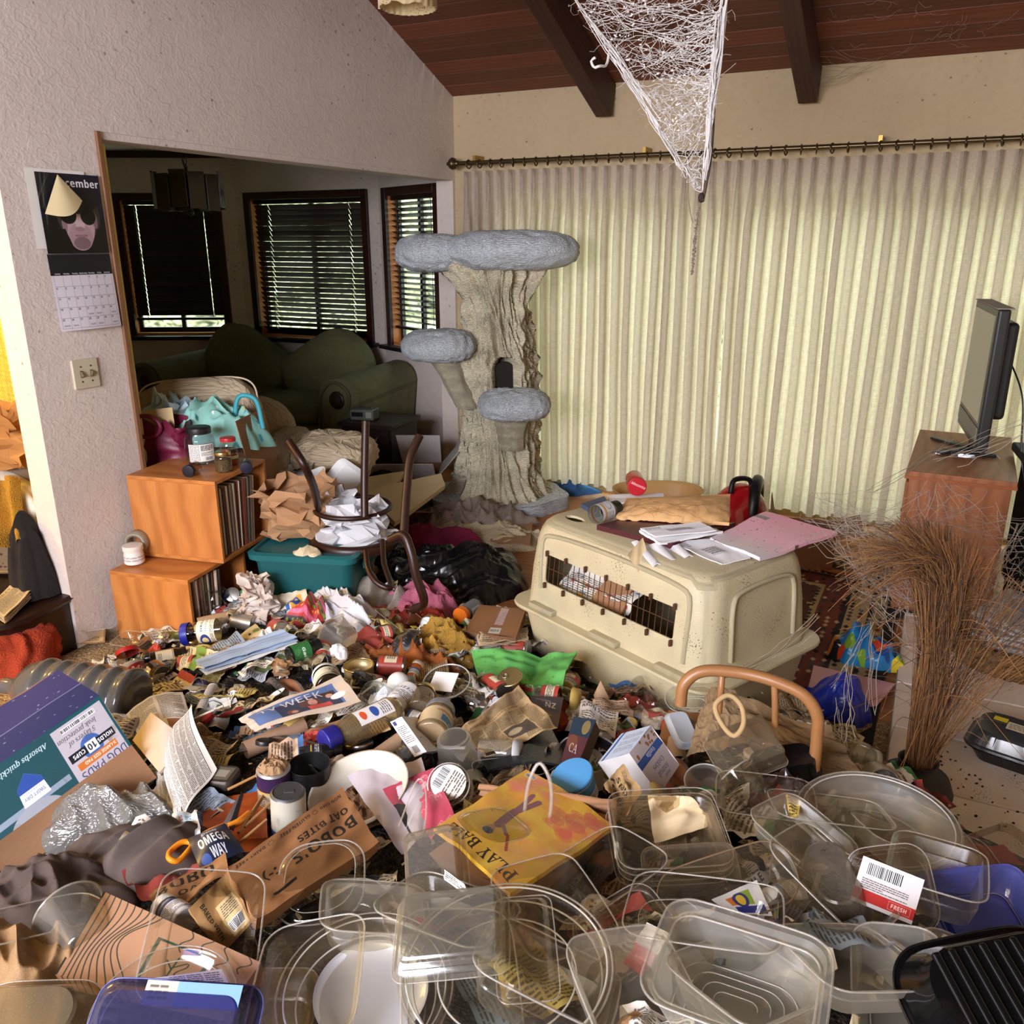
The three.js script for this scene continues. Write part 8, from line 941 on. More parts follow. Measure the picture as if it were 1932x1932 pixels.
bowl('widest round clear lid at the front centre', [-0.433,0.660,-0.859], 0.152, 0.02, hazy, [0.06, 0, 0.04], 'the widest clear lid', [1, 0.95, 0.9, 0.66], 'round_container');
const hg = tub('food_container', 'clear hinged rectangular box resting on the widest clear lid', 'container', [[-0.626,0.690,-0.860], [-0.500,0.710,-0.912], [-0.389,0.690,-0.844], [-0.541,0.670,-0.762]], 0.03, { mat: M({ color: C(206, 202, 188), transmission: 0.9, thickness: 0, roughness: 0.18 }), r: 0.012, ribs: 1.5, rimM: rimW, rimR: 0.002, up: true, taper: 0.9 }, 'the hinged clear box');
tub('food_container', 'empty clear rectangular lid angled across the widest clear lid', 'container', [[-0.503,0.700,-0.910], [-0.434,0.700,-0.942], [-0.320,0.680,-0.841], [-0.381,0.670,-0.803]], 0.012, { mat: hazy, r: 0.01, rimM: rimW, up: true });
const slb = tub('food_container', 'clear box with a small white label above the hinged box', 'container', [[-0.760,0.600,-1.063], [-0.673,0.630,-1.096], [-0.566,0.580,-1.037], [-0.650,0.560,-0.979]], 0.04, { mat: M({ color: C(216, 208, 190), transmission: 0.9, thickness: 0, roughness: 0.18 }), r: 0.012, ribs: 1.5, rimM: rimW, rimR: 0.002, up: true, taper: 0.92 }, 'the small labelled box');
{ const lp = print(90, 40, (x, w, h) => { fillR(x, '#d2d0ce', 0, 0, w, h); textLines(x, 6, 6, 50, 28, 7); txt(x, '190', 58, 30, 18, '#222', { bold: true }); }); stick(SH('label', 'price', 'label', [[-0.611,0.660,-0.985], [-0.567,0.655,-0.975], [-0.551,0.640,-0.966], [-0.604,0.650,-0.974]], { off: wavy(0.003, 2) }, lp), slb, 'small curled price label'); }
tub('container_lid', 'square clear lid with rounded corners on the oat bites carton', 'container lid', [[-0.966,0.580,-0.970], [-0.841,0.590,-1.044], [-0.741,0.550,-0.944], [-0.855,0.540,-0.873]], 0.014, { mat: MT.clear, r: 0.045, rimM: rimW, rimR: 0.0032, up: true, taper: 0.9, cold: [0.98] }, 'the square clear lid');
tub('food_container', 'oval clear dome below the square clear lid', 'container', [[-0.972,0.520,-0.929], [-0.768,0.530,-1.054], [-0.685,0.500,-0.933], [-0.884,0.490,-0.825]], 0.03, { mat: MT.clear, r: 0.075, rimM: rimW, rimR: 0.0025 });
{ const t = tub('food_tray', 'black ribbed plastic tray beneath the oval clear dome', 'tray', [[-0.915,0.490,-0.914], [-0.819,0.500,-1.067], [-0.751,0.490,-1.042], [-0.852,0.470,-0.882]], 0.018, { mat: MT.black, r: 0.02, rimM: MT.black }, 'the black ribbed tray'); for (let k = 0; k < 5; k++) mesh('rib', rbox(0.14, 0.004, 0.005, 0.002).translate(0, -0.012, -0.02 + k * 0.011), plain(30, 30, 32, 0.2), t); }
// blue tinted ones
const blueC = M({ color: C(104, 106, 166), transmission: 0.88, thickness: 0, roughness: 0.22 });
{ const t = tub('food_container', 'blue tinted clear clamshell at the front left', 'container', [[-0.900,0.680,-0.578], [-0.734,0.680,-0.637], [-0.641,0.640,-0.607], [-0.879,0.640,-0.503]], 0.03, { mat: blueC, r: 0.02, rimM: plain(120, 124, 190, 0.2, { transmission: 0.5, thickness: 0 }), up: true, taper: 0.88, ribs: 1 }, 'the blue clamshell'); sticker(t, print(120, 24, (x, w, h) => { fillR(x, '#6d93b4', 0, 0, w, h); fillR(x, '#b8a898', 0, 0, 40, h); textLines(x, 6, 5, 24, 14, 5); }), t.size[0] * 0.12, 0.0315, -t.size[1] * 0.3, t.size[0] * 0.6, 0.03, [-PI / 2, 0, 0]); }
const blueT = M({ color: C(118, 128, 224), transmission: 0.7, thickness: 0, roughness: 0.12 });
{ const t = tub('food_container', 'bright blue bottomed clear tray at the right edge', 'container', [[0.095,0.580,-1.410], [0.245,0.590,-1.506], [0.331,0.550,-1.391], [0.169,0.540,-1.305]], 0.04, { mat: blueT, r: 0.02, rimM: plain(90, 96, 180, 0.2, { transmission: 0.4, thickness: 0 }), taper: 0.8, inset: 0.008, cold: [0.9, 0.7] }, 'the bright blue tray'); }
{ const lp = print(160, 110, (x, w, h) => { fillR(x, '#cfc9c8', 0, 0, w, h); barcode(x, 20, 10, 90, 28); textLines(x, 14, 48, 120, 24, 5); fillR(x, '#b02a26', 0, 74, w, 26); x.strokeStyle = '#e0b0a8'; x.strokeRect(92, 78, 56, 18); txt(x, 'FRESH', 98, 92, 14, '#e8c4bc', { bold: true }); });
  const t = tub('food_container', 'clear tilted box with a red banded barcode label', 'container', [[-0.035,0.640,-1.342], [0.074,0.660,-1.371], [0.159,0.560,-1.351], [0.043,0.530,-1.291]], 0.03, { mat: hazy, r: 0.03, rimM: rimW, up: true, taper: 0.86, ribs: 1 }, 'the red banded box'); sticker(t, lp, -0.015, 0.034, -0.01, 0.1, 0.075, [-PI / 2, 0, -0.5], 0.4); }
tub('food_container', 'deep clear tub in front of the red banded box', 'container', [[0.032,0.650,-1.190], [0.139,0.670,-1.174], [0.129,0.630,-1.006], [0.013,0.610,-0.968]], 0.07, { mat: milky, r: 0.03, rimM: rimW, rimR: 0.003, taper: 0.82, cold: [0.9] }, 'the deep clear tub');
tub('food_container', 'cloudy clear tub between the logo tray and red banded box', 'container', [[-0.088,0.580,-1.367], [-0.018,0.600,-1.406], [0.032,0.570,-1.271], [-0.045,0.550,-1.237]], 0.05, { mat: M({ color: C(190, 182, 168), map: T.dirt, transmission: 0.85, thickness: 0, roughness: 0.25 }), r: 0.03, rimM: rimW, up: true });
tub('food_container', 'wide shallow clear tray under the two round bowls', 'container', [[-0.022,0.460,-1.619], [0.234,0.460,-1.762], [0.270,0.440,-1.636], [0.030,0.440,-1.503]], 0.03, { mat: hazy, r: 0.03, rimM: rimW, ribs: 1 });
tub('food_container', 'clear ridged lid at the right edge beside the tiles', 'container', [[0.183,0.400,-1.783], [0.295,0.400,-1.914], [0.370,0.400,-1.784], [0.259,0.400,-1.664]], 0.04, { mat: hazy, r: 0.02, rimM: rimW, up: true });
{ const t = tub('food_tray', 'big glossy black ribbed tray upside down at the front right', 'tray', [[0.133,0.690,-1.122], [0.273,0.700,-1.266], [0.326,0.640,-1.089], [0.051,0.620,-0.932]], 0.05, { mat: plain(10, 10, 11, 0.12), r: 0.06, rimM: plain(16, 16, 17, 0.15), rimR: 0.004, up: true, taper: 0.85, steps: 7 }, 'the big black tray'); for (let k = 0; k < 8; k++) mesh('rib', rbox(0.012, 0.01, t.size[1] * 0.68, 0.004).translate((k - 3.5) * t.size[0] * 0.09, 0.052, 0), plain(14, 14, 15, 0.15), t); }
tub('food_container', 'yellowish clear tub right of the blue clamshell', 'container', [[-0.822,0.600,-0.711], [-0.737,0.600,-0.759], [-0.626,0.570,-0.679], [-0.745,0.570,-0.620]], 0.05, { mat: M({ color: C(214, 190, 110), transmission: 0.85, thickness: 0, roughness: 0.15 }), r: 0.02, rimM: rimW }, 'the yellowish tub');
const infoP = print(160, 50, (x, w, h) => { fillR(x, '#cdc6c2', 0, 0, w, h); for (let i = 0; i < 3; i++) textLines(x, 40 + i * 38, 6, 34, 38, 5); fillR(x, '#333', 6, 8, 24, 30); });
const nlid = bowl('round clear lid with a white nutrition label at the front left', [-0.857,0.610,-0.618], 0.1, 0.03, MT.clear, [0.1, 0, -0.1], null, [1, 0.9]);
stick(SH('label', 'facts', 'label', [[-0.889,0.640,-0.628], [-0.810,0.640,-0.685], [-0.776,0.630,-0.671], [-0.876,0.630,-0.622]], { rough: 0.5 }, infoP), nlid, 'white nutrition label strip');
tub('food_container', 'clear shell at the bottom left corner', 'container', [[-1.149,0.600,-0.520], [-1.008,0.600,-0.605], [-0.895,0.560,-0.547], [-1.070,0.560,-0.462]], 0.04, { mat: M({ color: C(180, 166, 132), transmission: 0.85, thickness: 0, roughness: 0.2 }), r: 0.04, rimM: rimW, up: true });
const waveP = print(420, 260, (x, w, h) => { fillR(x, '#9b7456', 0, 0, w, h); x.strokeStyle = '#1d2018'; x.lineWidth = 3; for (let k = 0; k < 9; k++) { x.beginPath(); for (let q = 0; q <= 20; q++) { const Y = q / 20 * h, X = 20 + k * 15 + 26 * Math.sin(q * 0.28 + k * 0.25) * (k / 6); q ? x.lineTo(X, Y) : x.moveTo(X, Y); } x.stroke(); } for (let k = 0; k < 8; k++) { x.beginPath(); for (let q = 0; q <= 16; q++) { const X = 250 + k * 24 + 10 * Math.sin(q * 0.4 + k), Y = (q / 16) * 90 + (k % 2) * 120; q ? x.lineTo(X, Y) : x.moveTo(X, Y); } x.stroke(); } x.strokeStyle = '#1e3a26'; x.lineWidth = 9; x.strokeRect(190, 70, 130, 150); x.lineWidth = 4; x.beginPath(); x.moveTo(250, 190); x.lineTo(256, 110); x.moveTo(254, 150); x.lineTo(280, 120); x.moveTo(253, 160); x.lineTo(232, 130); x.stroke(); fillR(x, '#15130f', 0, 0, 6, h); });
SH('cardboard_sheet', 'kraft carton panel printed with dark wavy wood rings', 'cardboard', [[-1.159,0.581,-0.759], [-0.783,0.618,-0.735], [-0.797,0.579,-0.676], [-1.094,0.566,-0.614]], { th: 0.03, n: [10, 10] }, waveP, 'the wavy printed carton');
MO('burlap_bag', 'tan rumpled sack at the bottom left corner', 'sack', [-1.189,0.511,-0.623], 0.2, mound(0.15, 0.11, 0.08, { seed: 190, amp: 0.03, f: 9 }), M({ color: C(150, 116, 76), map: T.mottle, roughness: 0.8 }), 'the tan sack');
{ const t = thing('plastic_cup', 'clear wide plastic cup lying by the dark fleece', 'cup'); mesh('body', lathe([[0, 0], [0.04, 0], [0.044, 0.01], [0.055, 0.1], [0.058, 0.1]], 40), plain(220, 214, 196, 0.06, { transmission: 0.92, thickness: 0 }), t); mesh('rim', new THREE.TorusGeometry(0.056, 0.002, 6, 50).rotateX(PI / 2).translate(0, 0.1, 0), rimW, t); lay(t, [-1.100,0.550,-0.684], [-1.215,0.564,-0.720]); note(t, 'the wide clear cup'); }
note(lay(jar('pill_bottle', 'small white bottle beside the labelled carton flap', 'bottle', { h: 0.08, r: 0.024, neck: 0.02, lidH: 0.02, lidR: 0.024, body: plain(226, 222, 220, 0.4), lid: plain(232, 230, 228, 0.4), print: lblMini, band: [0.2, 0.8, 3] }), [-1.007,0.550,-0.794], [-1.064,0.540,-0.806], 1), 'the small white bottle');
// ---- right of the heap ----
{ const t = thing('windsor_chair', 'bent oak chair back sticking out of the heap', 'chair'); const wd = plain(150, 104, 62, 0.4); const P = (l) => l.map((q) => V(q).toArray());
  mesh('bow', tube(P([[-0.436,0.573,-1.812], [-0.433,0.625,-1.820], [-0.401,0.659,-1.836], [-0.306,0.666,-1.862], [-0.221,0.659,-1.866], [-0.159,0.638,-1.866], [-0.129,0.596,-1.866], [-0.124,0.538,-1.870], [-0.122,0.450,-1.875]]), 0.0145, 60, 10), wd, t); mesh('spindle', tube(P([[-0.350,0.654,-1.848], [-0.348,0.625,-1.838], [-0.349,0.560,-1.838]]), 0.008, 10, 8), wd, t); mesh('spindle', tube(P([[-0.230,0.650,-1.864], [-0.225,0.616,-1.860], [-0.219,0.546,-1.862]]), 0.008, 10, 8), wd, t); note(t, 'the oak chair back');
  mesh('seat', sheet([-0.545,0.360,-2.127], [-0.448,0.360,-2.158], [-0.434,0.330,-1.995], [-0.539,0.330,-2.001], { th: 0.03, n: [4, 4] }), wd, t); }
tub('container_lid', 'oval clear lid beside the oak chair back', 'container lid', [[-0.543,0.440,-2.106], [-0.420,0.450,-2.153], [-0.405,0.410,-2.103], [-0.533,0.410,-2.046]], 0.025, { mat: MT.clear, r: 0.05, rimM: rimW, rimR: 0.003, cold: [0.98, 0.7] }, 'the oval clear lid');
tub('food_tin', 'dusty silver grey rectangular tin below the oval lid', 'tin', [[-0.511,0.410,-2.026], [-0.461,0.410,-2.057], [-0.428,0.380,-1.947], [-0.471,0.380,-1.910]], 0.012, { mat: plain(186, 192, 198, 0.4), r: 0.015, rimM: plain(186, 192, 198, 0.4), up: true, taper: 0.94 }, 'the silver grey tin');
{ const t = thing('paper_bag', 'big torn brown paper bag with a twisted handle', 'paper bag'); const m = M({ color: C(150, 122, 86), map: T.card, roughness: 0.85, bumpMap: rep(T.wrinkle, 0.6, 0.6), bumpScale: 0.01 });
  mesh('back_panel', sheet([-0.359,0.520,-1.990], [-0.105,0.470,-2.069], [0.014,0.340,-2.028], [-0.260,0.440,-1.884], { n: [30, 20], off: (u, v) => 0.03 * Math.sin(u * 5 + 1) * v + 0.02 * ridge(u * 3, v * 3, 3) - 0.02 }), m, t);
  mesh('side_panel', sheet([-0.414,0.500,-1.996], [-0.335,0.530,-2.001], [-0.273,0.450,-1.912], [-0.411,0.420,-1.831], { n: [20, 20], off: (u, v) => 0.03 * Math.sin(u * PI) * v + 0.015 * ridge(u * 3, v * 4, 7) }), m, t);
  mesh('lower_panel', sheet([-0.266,0.440,-1.946], [-0.056,0.420,-2.019], [0.021,0.340,-2.017], [-0.091,0.340,-1.953], { n: [20, 14], off: wavy(0.03, 5) }), m, t);
  mesh('handle', tube([[-0.337,0.641,-1.732], [-0.313,0.662,-1.752], [-0.284,0.646,-1.749], [-0.270,0.614,-1.720], [-0.285,0.591,-1.705], [-0.317,0.606,-1.718]].map((q) => V(q).toArray()), 0.006, 40, 7, true), plain(170, 142, 100, 0.85), t); note(t, 'the torn brown bag'); }
tub('food_container', 'scratched clear box lying in front of the torn brown bag', 'container', [[-0.363,0.500,-1.790], [-0.253,0.540,-1.876], [-0.180,0.490,-1.804], [-0.290,0.460,-1.703]], 0.045, { mat: M({ color: C(206, 190, 160), transmission: 0.88, thickness: 0, roughness: 0.12, bumpMap: rep(T.wrinkle, 2, 2), bumpScale: 0.002 }), r: 0.008, rimM: rimW, rimR: 0.0016, up: true, taper: 0.95 }, 'the scratched clear box');
tub('food_tray', 'black domed plastic tray under the torn brown bag', 'tray', [[-0.251,0.460,-1.858], [-0.140,0.470,-1.945], [-0.101,0.430,-1.858], [-0.249,0.430,-1.761]], 0.045, { mat: plain(16, 16, 18, 0.25), r: 0.04, rimM: MT.black, up: true, taper: 0.8 }, 'the black domed tray');
tub('food_tray', 'flat black tray in front of the reed pot', 'tray', [[-0.169,0.310,-2.030], [0.070,0.280,-2.168], [0.080,0.280,-2.089], [-0.162,0.310,-1.926]], 0.02, { mat: plain(14, 14, 16, 0.25), r: 0.015, rimM: MT.black }, 'the flat black tray');
tub('food_container', 'clear clamshell half below the black domed tray', 'container', [[-0.245,0.420,-1.858], [-0.134,0.420,-1.846], [-0.095,0.380,-1.804], [-0.270,0.380,-1.784]], 0.03, { mat: hazy, r: 0.02, rimM: rimW, up: true }, 'the clamshell half');
{ const t = thing('plastic_cup', 'clear cup with printed stripes lying by the white ring lid', 'cup'); mesh('body', lathe([[0, 0], [0.034, 0], [0.045, 0.09], [0.048, 0.09]], 36), MT.clear, t); mesh('rim', new THREE.TorusGeometry(0.046, 0.002, 6, 44).rotateX(PI / 2).translate(0, 0.09, 0), rimW, t); lay(t, [-0.202,0.466,-1.656], [-0.240,0.489,-1.676]); }
disc('plastic_disc', 'white ringed round lid between the cookie box and trays', 'container lid', [-0.345,0.429,-1.733], 0.05, 0.012, MT.frost, [0.3, 0], 'the white ring lid'); 
const ybag = MO('plastic_film', 'clear plastic bag with a yellow date label among trays', 'packaging', [-0.167,0.435,-1.669], 0.4, mound(0.12, 0.09, 0.1, { seed: 201, amp: 0.05, f: 10 }), filmM, 'the clear bag with yellow label');
stick(SH('label', 'date', 'label', [[-0.153,0.541,-1.608], [-0.122,0.542,-1.611], [-0.118,0.545,-1.535], [-0.136,0.542,-1.539]], { off: wavy(0.004, 4) }, pageP(50, 60, '#d8bc5c', (x, w, h) => textLines(x, 6, 8, 36, 44, 8))), ybag, 'yellow printed label');
SH('wrapper', 'pale yellow folded wrapper on the flat black tray', 'wrapper', [[-0.061,0.320,-2.047], [0.019,0.310,-2.097], [0.030,0.300,-2.051], [-0.051,0.300,-2.000]], { off: wavy(0.012, 3), th: 0.006 }, plain(216, 206, 160, 0.6));
tub('container_lid', 'clear rounded square lid on the yellow magazine', 'container lid', [[-0.714,0.557,-1.243], [-0.650,0.549,-1.315], [-0.572,0.580,-1.203], [-0.635,0.594,-1.121]], 0.006, { mat: MT.clear, r: 0.03, rimM: rimW, rimR: 0.0016, up: true });
{ const t = thing('basket_handle', 'clear plastic strip looped over the yellow magazine', 'plastic strip'); mesh('strip', tube([[-0.618,0.506,-1.300], [-0.611,0.620,-1.321], [-0.598,0.651,-1.338], [-0.570,0.621,-1.329], [-0.569,0.529,-1.309], [-0.603,0.501,-1.305]].map((q) => V(q).toArray()), 0.004, 50, 6), rimW, t); }
{ const t = thing('plastic_divider', 'clear bent plastic box edge standing by the pink leaflet', 'packaging'); mesh('frame', tube([[-0.857,0.500,-1.210], [-0.859,0.560,-1.295], [-0.843,0.560,-1.290], [-0.801,0.500,-1.210], [-0.837,0.480,-1.193]].map((q) => V(q).toArray()), 0.0022, 40, 6), rimW, t); mesh('panel', sheet([-0.854,0.530,-1.243], [-0.841,0.560,-1.283], [-0.794,0.500,-1.204], [-0.835,0.480,-1.194], { n: [2, 2] }), MT.clear, t); }
{ // more clear containers packed under the front ones
  const protos = [[0.19, 0.14, 0.06], [0.16, 0.16, 0.045], [0.22, 0.15, 0.05]].map(([w, d, h], i) => { const g = new THREE.Group(); mesh('body', loft([rr(w + 0.014, d + 0.014, 0.035, h), rr(w, d, 0.03, h - 0.002), rr(w * 0.94, d * 0.94, 0.03, h * 0.6), rr(w * 0.95, d * 0.95, 0.03, h * 0.55), rr(w * 0.84, d * 0.82, 0.028, 0.002), rr(w * 0.78, d * 0.74, 0.024, 0), rr(w * 0.3, d * 0.3, 0.01, 0.001)], { cap1: true, ang: 0.5 }), [hazy, milky, MT.clear][i], g); mesh('rim', tube(rr(w + 0.014, d + 0.014, 0.035, h, 4), 0.0016, 90, 5, true), rimW, g); return g; });
  const sp = [[1040,1760,'left of the pink card'], [1180,1900,'over the pink card'], [1330,1770,'behind the large stepped tub'], [1540,1700,'beside the cloudy tub'], [1600,1860,'between the stepped and deep tubs'], [860,1900,'under the widest lid'], [600,1900,'left of the silver ringed bowl'], [1500,1600,'behind the square logo tray'], [1560,1570,'left of the large round bowl'], [1440,1545,'below the yellow labelled bag'], [700,1760,'behind the silver ringed bowl'], [1130,1690,'in front of the produce carton'], [1760,1690,'behind the red banded box'], [1850,1900,'under the big black tray'], [380,1800,'behind the blue clamshell'], [1010,1900,'in the front row under the angled lid'], [1400,1900,'inside the front row below the stepped tub'], [60,1790,'by the tan sack at the left'], [840,1780,'beneath the hinged clear box'], [1690,1620,'under the round bowls']];
  const pos = [[-0.430,0.580,-1.015], [-0.264,0.626,-0.895], [-0.197,0.615,-1.077], [-0.054,0.577,-1.280], [0.012,0.623,-1.072], [-0.486,0.609,-0.803], [-0.672,0.593,-0.728], [-0.113,0.509,-1.490], [-0.065,0.475,-1.614], [-0.195,0.454,-1.628], [-0.694,0.577,-0.889], [-0.400,0.551,-1.156], [0.128,0.549,-1.417], [0.188,0.590,-1.152], [-0.910,0.577,-0.736], [-0.382,0.616,-0.847], [-0.118,0.625,-0.967], [-1.237,0.506,-0.666], [-0.564,0.597,-0.906], [0.069,0.454,-1.618]];
  sp.forEach((s, i) => { const o = protos[i % 3].clone(); o.name = numbered('food_container'); o.userData = { label: ['clear rectangular tub ', 'hazy square tub ', 'long clear tray '][i % 3] + s[2], category: 'container' }; o.position.set(...pos[i]); o.rotation.set(rnd(-0.35, 0.35), rnd(6.3), rnd(-0.35, 0.35), 'YXZ'); scene.add(o); });
}
// ---------- filler: small things strewn over the heap ----------
{
  const prints = []; const cols = ['#ddd6ca', '#d2c3a0', '#e2dfda', '#c7b48c', '#bdb8b0', '#d9cfbf', '#a98d68', '#cfd2d6', '#c9a98a', '#b5524a', '#8c9aa8', '#d8c87a', '#5a5048', '#e6e2da'];
  for (let k = 0; k < 14; k++) prints.push(pageP(120, 90, cols[k], (x, w, h) => { const d = k % 5; if (d < 2) { textLines(x, 8, 8, 48, 74, 5.5); textLines(x, 64, 8, 48, 74, 5.5); } else if (d === 2) { fillR(x, pick(['#8a5a3c', '#4a5c74', '#6c7a48', '#983c34']), 8, 8, 60, 50); textLines(x, 74, 10, 40, 70, 6); txt(x, 'SALE', 10, 80, 20, '#333', { bold: true }); } else if (d === 3) { textLines(x, 10, 30, 100, 50, 8); fillR(x, pick(['#2f5a8c', '#a83a30', '#3c7a4a']), 0, 0, w, 16); } grime(x, w, h, 14); }));
  const words = ['white', 'tan', 'off-white', 'yellowed', 'grey', 'cream', 'brown', 'pale blue', 'buff', 'red', 'blue-grey', 'yellow', 'dark', 'clean white'];
  const scraps = [], ri = () => 1 + Math.floor(rnd(900));
  for (let k = 0; k < 28; k++) { const p = prints[k % 14], w = rnd(0.05, 0.085), h = rnd(0.035, 0.065), s = ri(), b = rnd(-3, 3), j = [0, 0, 0, 0].map(() => rnd(-0.012, 0.012)); const g = toRect(sheet([-w + j[0], 0, -h + j[1]], [w + j[2], 0, -h + j[3]], [w + j[1], 0, h + j[0]], [-w + j[3], 0, h + j[2]], { n: [9, 7], off: (u, v) => 0.02 * nz(u * 2.2, v * 2.2, s) * 1.6 + b * 0.012 * (u - 0.5) ** 2 + 0.01 * nz(u * 6, v * 6, s) }), p); scraps.push([mesh('p', g, pmat(p, 0.75)), words[k % 14] + ' printed paper', 'paper_scrap', 'paper', 0.02]); }
  const balls = []; for (let k = 0; k < 8; k++) { const s = ri(), g = facet(warp(new THREE.IcosahedronGeometry(0.03, 3), (x, y, z) => { const q = 1 + 0.55 * nz(x * 45, y * 45, z * 45 + s) + 0.3 * nz(x * 90, y * 90, z * 90 + s); return [x * q * 1.3, y * q * 0.75, z * q]; })); balls.push([mesh('p', g, [MT.paper, plain(214, 200, 176, 0.8), MT.foil, plain(180, 140, 98, 0.85), plain(60, 58, 58, 0.6), plain(206, 210, 216, 0.5, { transmission: 0.4, thickness: 0 }), plain(190, 70, 60, 0.6), plain(226, 220, 210, 0.8)][k]), ['crumpled white paper', 'crumpled beige paper', 'crumpled silver foil', 'crumpled brown paper', 'crumpled dark wrapper', 'crumpled clear film', 'crumpled red wrapper', 'crumpled cream napkin'][k], 'crumpled_wrapper', 'wrapper', 0.01]); }
  const G = (lab, name, cat, parts, lift = 0.02) => { const g = new THREE.Group(); parts.forEach(([n, geo, m]) => mesh(n, geo, m, g)); return [g, lab, name, cat, lift]; };
  const wpl = plain(228, 226, 222, 0.4), cutl = (head, m, lab) => G(lab, 'plastic_cutlery', 'cutlery', [['handle', rbox(0.1, 0.003, 0.009, 0.002), m], ['head', head.translate(0.066, 0.001, 0), m]], 0.02);
  const fork = () => merge([rbox(0.014, 0.003, 0.022, 0.002).translate(-0.008, 0, 0), ...[-1, -0.33, 0.33, 1].map((k) => rbox(0.03, 0.0025, 0.003, 0.001).translate(0.012, 0, k * 0.0095))]), spoon = () => new THREE.SphereGeometry(0.015, 16, 8, 0, 2 * PI, PI / 2, PI / 2).scale(1.5, 0.4, 1), knife = () => rbox(0.06, 0.0015, 0.013, 0.001);
  const lidG = (r) => lathe([[0, 0.011], [r * 0.9, 0.011], [r, 0.009], [r, 0], [r * 0.94, 0]], 28), cap = (r, c, lab, m) => G(lab, 'bottle_lid', 'lid', [['cap', lidG(r), m ?? plain(...c, 0.4)]], 0.012);
  const lblG = print(140, 80, (x, w, h) => { fillR(x, '#d8d2c4', 0, 0, w, h); fillR(x, '#3a5a8a', 0, 0, w, 20); textLines(x, 10, 28, 120, 40, 8); }), lblR = print(140, 80, (x, w, h) => { fillR(x, '#b4483a', 0, 0, w, h); fillR(x, '#e0d6b8', 20, 20, 100, 40); textLines(x, 30, 28, 80, 24, 7); }), lblB = print(140, 80, (x, w, h) => { fillR(x, '#1f2024', 0, 0, w, h); fillR(x, '#c8a23c', 0, 50, w, 6); textLines(x, 20, 16, 100, 24, 8, '#d8d4cc'); });
  const cyl = (r, h, pr) => toRect(new THREE.CylinderGeometry(r + 0.001, r + 0.001, h, 24, 1, true), pr), bodyG = (r, h, n) => lathe([[0, -h / 2], [r, -h / 2], [r, h * 0.3], [n, h * 0.42], [n, h / 2]], 24);
  const tip = (g) => g.rotateZ(PI / 2);
  const bot = (lab, r, h, n, m, c, pr) => G(lab, 'small_bottle', 'bottle', [['body', tip(bodyG(r, h, n)), m], ['cap', tip(lathe([[0, h / 2 + 0.016], [n * 1.15, h / 2 + 0.016], [n * 1.2, h / 2 - 0.004]], 20)), plain(...c, 0.4)], ...(pr ? [['label', tip(cyl(r, h * 0.45, pr).translate(0, -h * 0.1, 0)), pmat(pr, 0.5)]] : [])], r);
  const boxP = print(120, 120, (x, w, h) => { fillR(x, '#c9c6cc', 0, 0, w, h); fillR(x, '#6a3a5a', 0, 0, w, 40); textLines(x, 10, 50, 100, 60, 9); }), boxP2 = print(120, 120, (x, w, h) => { fillR(x, '#b98a4a', 0, 0, w, h); fillR(x, '#2c3a2a', 0, 80, w, 40); txt(x, 'crackers', 10, 50, 22, '#2a1c10', { bold: true }); });
